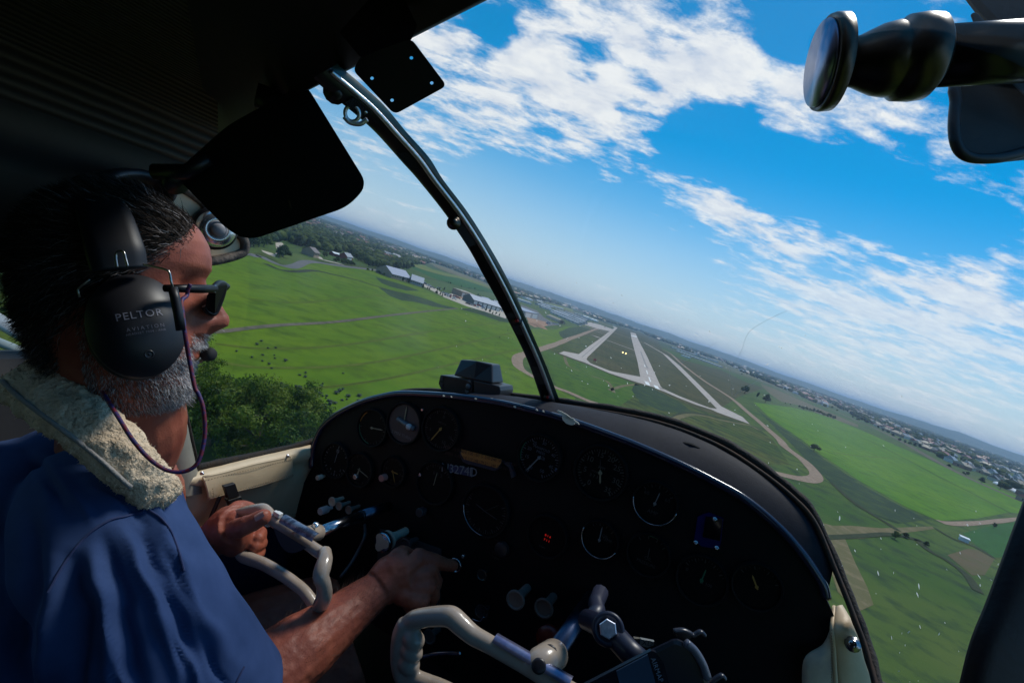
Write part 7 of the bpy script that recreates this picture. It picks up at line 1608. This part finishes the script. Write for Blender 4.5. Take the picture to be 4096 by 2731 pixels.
# headband: from the near cup over the crown to the far side
bpts = [p0(276, 620, .488), p0(262, 560, .487), p0(240, 490, .50), p0(215, 440, .53), p0(225, 412, .575), p0(290, 405, .625), p0(350, 420, .655), p0(400, 450, .665)]
bp_ = spl(bpts, 8); wb = np.interp(np.linspace(0, 1, len(bp_)), [0, .1, .35, .6, 1], [.0225, .0235, .0215, .018, .012])
rows = []
for i in range(len(bp_)):
    T = nz(bp_[min(i + 1, len(bp_) - 1)] - bp_[max(i - 1, 0)]); o_ = nz(bp_[i] - (Hc - hu * .02)); s_ = nz(np.cross(T, o_)); o_ = np.cross(s_, T); o_ = -o_ if o_ @ (bp_[i] - Hc) < 0 else o_
    rows.append([bp_[i] + s_ * x_ * wb[i] + o_ * y_ for x_, y_ in ((-1, 0), (-.92, .005), (-.5, .0075), (0, .008), (.5, .0075), (.92, .005), (1, 0), (.9, -.004), (-.9, -.004))])
n_, k_ = len(rows), 9; F = [(i * k_ + j, i * k_ + (j + 1) % k_, (i + 1) * k_ + (j + 1) % k_, (i + 1) * k_ + j) for i in range(n_ - 1) for j in range(k_)] + [tuple(range(k_))[::-1], tuple((n_ - 1) * k_ + j for j in range(k_))]
MB().add(np.array(rows).reshape(-1, 3), F).build('headband', [mat('headband_vinyl', (.008, .008, .011), .5, bump=.08, bscale=500, bdist=.0003)], hst, True)
# wire yoke of the cup
wire = mat('spring_wire', (.55, .53, .5), .3, metal=1)
W = lambda q, d=.472: CP(*K(0, 600, 1568 / 1100)(*q), d)
MB().tube(spl([W((668, 668)), W((660, 610)), W((670, 582)), W((688, 576)), W((706, 584)), W((716, 620)), W((728, 662))], 6), .0011, 8).build('spring_wire', [wire], hst, True)
MB().tube(spl([W((818, 652), .48), W((890, 668), .478), W((945, 682), .476), W((966, 700), .476), W((976, 750), .477), W((984, 780), .48)], 6), .0010, 8).build('spring_wire', [wire], hst, True)
MB().tube(spl([W((512, 738), .48), W((470, 770), .478), W((446, 795), .478), W((447, 812), .478), W((455, 838), .48)], 6), .0009, 8).build('spring_wire', [wire], hst, True)
MB().tube([W((985, 785), .482), W((1000, 850), .482), W((1016, 930), .482), W((1032, 1028), .483)], .0042, 10).build('boom_pivot', [hsm], hst, True)
# microphone in front of the lips on a thin boom passing the far cheek
mc = p0(480, 814, .60); MB().tube([p0(466, 816, .603), p0(472, 815, .602), p0(486, 813, .600), p0(490, 813, .599)], [.0045, .0078, .0078, .0055], 12).build('microphone', [mat('mic_foam', (.01, .01, .012), .8)], hst, True)
MB().tube(spl([p0(474, 818, .60), p0(450, 835, .64), p0(400, 850, .68), p0(370, 830, .70)], 6), .0022, 8).build('mic_boom', [blackp], hst, True)
cdm = mat('red_blue_cord', (.16, .012, .028), .6, col2=(.03, .02, .12), nscale=160, lo=.45, hi=.55)
tw = W
o = MB().tube(spl([W((1085, 765), .50), W((1070, 800), .50), W((1065, 830), .50), W((1035, 860), .49), W((1040, 930), .487), W((1055, 1050), .485), W((1080, 1200), .49), W((1110, 1350), .49), p0(456, 905, .49), p0(467, 940, .49), p0(470, 1000, .49), p0(455, 1060, .485), p0(425, 1082, .48), p0(385, 1080, .475), p0(345, 1055, .47), p0(305, 1010, .47), p0(270, 955, .48), p0(235, 900, .50)], 8), .0019, 10).build('eyewear_cord', [cdm], None, True); tag(o, 'dark red braided cord hanging from the sunglasses round the neck', 'cord')
MB().lathe([(.001, -.004), (.0035, -.002), (.0045, 0), (.0035, .002), (.001, .004)], W((1078, 790), .496), cU, 12)
# ---- sunglasses
sg_ = thing('sunglasses', 'black wraparound sunglasses on the pilot\'s face', 'sunglasses', p0(480, 670, .6))
gm = mat('frame_black', (.005, .005, .006), .4, spec=.25)
eyeL = lambda f_, w_, u_: Hc + hf * f_ + hw * w_ + hu * u_
t0 = W((955, 790), .50); t1 = W((1215, 792), .555)
MB().tube([W((940, 788), .495), W((1060, 790), .515), W((1140, 792), .535), W((1225, 792), .558)], [.0036, .0044, .0046, .0044], 12).build('temple_arm', [gm], sg_, True)
MB().tube([W((1214, 778), .554), W((1229, 778), .557)], .0016, 8).build('hinge_bright', [silver], sg_); 
MB().prism([W((1216, 776), .5535), W((1231, 777), .556), W((1231, 812), .556), W((1216, 811), .5535)], -cF * .001).build('hinge_plate', [silver], sg_)
fpts = [W((1222, 765), .556), W((1270, 752), .585), W((1282, 770), .60), W((1270, 830), .60), W((1235, 915), .592), W((1210, 930), .585), W((1180, 915), .578), W((1168, 890), .575)]
rows = []
lens = [W((1214, 778), .556), W((1246, 758), .578), W((1278, 764), .598), W((1280, 785), .60), W((1262, 850), .598), W((1232, 922), .590), W((1208, 932), .583), W((1178, 918), .575), W((1168, 893), .570), W((1176, 830), .560)]
MB().prism(lens, hf * .003).build('lens', [mat('smoked_lens', (.004, .003, .003), .5, spec=.08)], sg_, bevel=.001)
MB().tube(spl([W((1215, 785), .556), W((1245, 758), .578), W((1278, 762), .60), W((1280, 785), .602), W((1262, 850), .600), W((1232, 922), .592), W((1208, 934), .585), W((1180, 920), .577), W((1166, 893), .572)], 6), .0030, 10).build('lens_frame', [gm], sg_, True)
MB().tube(spl([eyeL(.098, .004, .022), eyeL(.102, -.02, .026), eyeL(.09, -.055, .022), eyeL(.07, -.072, .018)], 6), .004, 8).build('lens_frame', [gm], sg_, True)

# ------------------------------------------------------------------ the air: light haze over the plain
hzm = bpy.data.materials.new('haze_air'); hzm.use_nodes = True; t = hzm.node_tree; t.nodes.clear()
oo = t.nodes.new('ShaderNodeOutputMaterial'); pv = t.nodes.new('ShaderNodeVolumePrincipled'); pv.inputs['Color'].default_value = (.52, .74, 1, 1); pv.inputs['Density'].default_value = 0.00012; pv.inputs['Anisotropy'].default_value = .2
t.links.new(pv.outputs[0], oo.inputs['Volume'])
hb = MB().box((0, 9000, 74.5), (30500, 0, 0), (0, 28500, 0), (0, 0, 75.5)).build('haze', [hzm]); tag(hb, kind='stuff')

# look-alikes in one group: say which one, counted from the left of the view
ORD = ['leftmost', 'second-from-left', 'third-from-left', 'fourth-from-left', 'fifth-from-left', 'sixth-from-left', 'seventh-from-left', 'eighth-from-left', 'ninth-from-left', 'tenth-from-left']
_by = {}
for o in sc.objects:
    if o.parent is None and o.get('group') and o.get('label'): _by.setdefault(o['label'], []).append(o)
for lab, os_ in _by.items():
    if len(os_) > 1:
        os_.sort(key=lambda q: math.atan2(q.location.x, q.location.y))
        for i, q in enumerate(os_): q['label'] = (ORD[i] if i < 10 else '%dth-from-left' % (i + 1)) + ' ' + lab
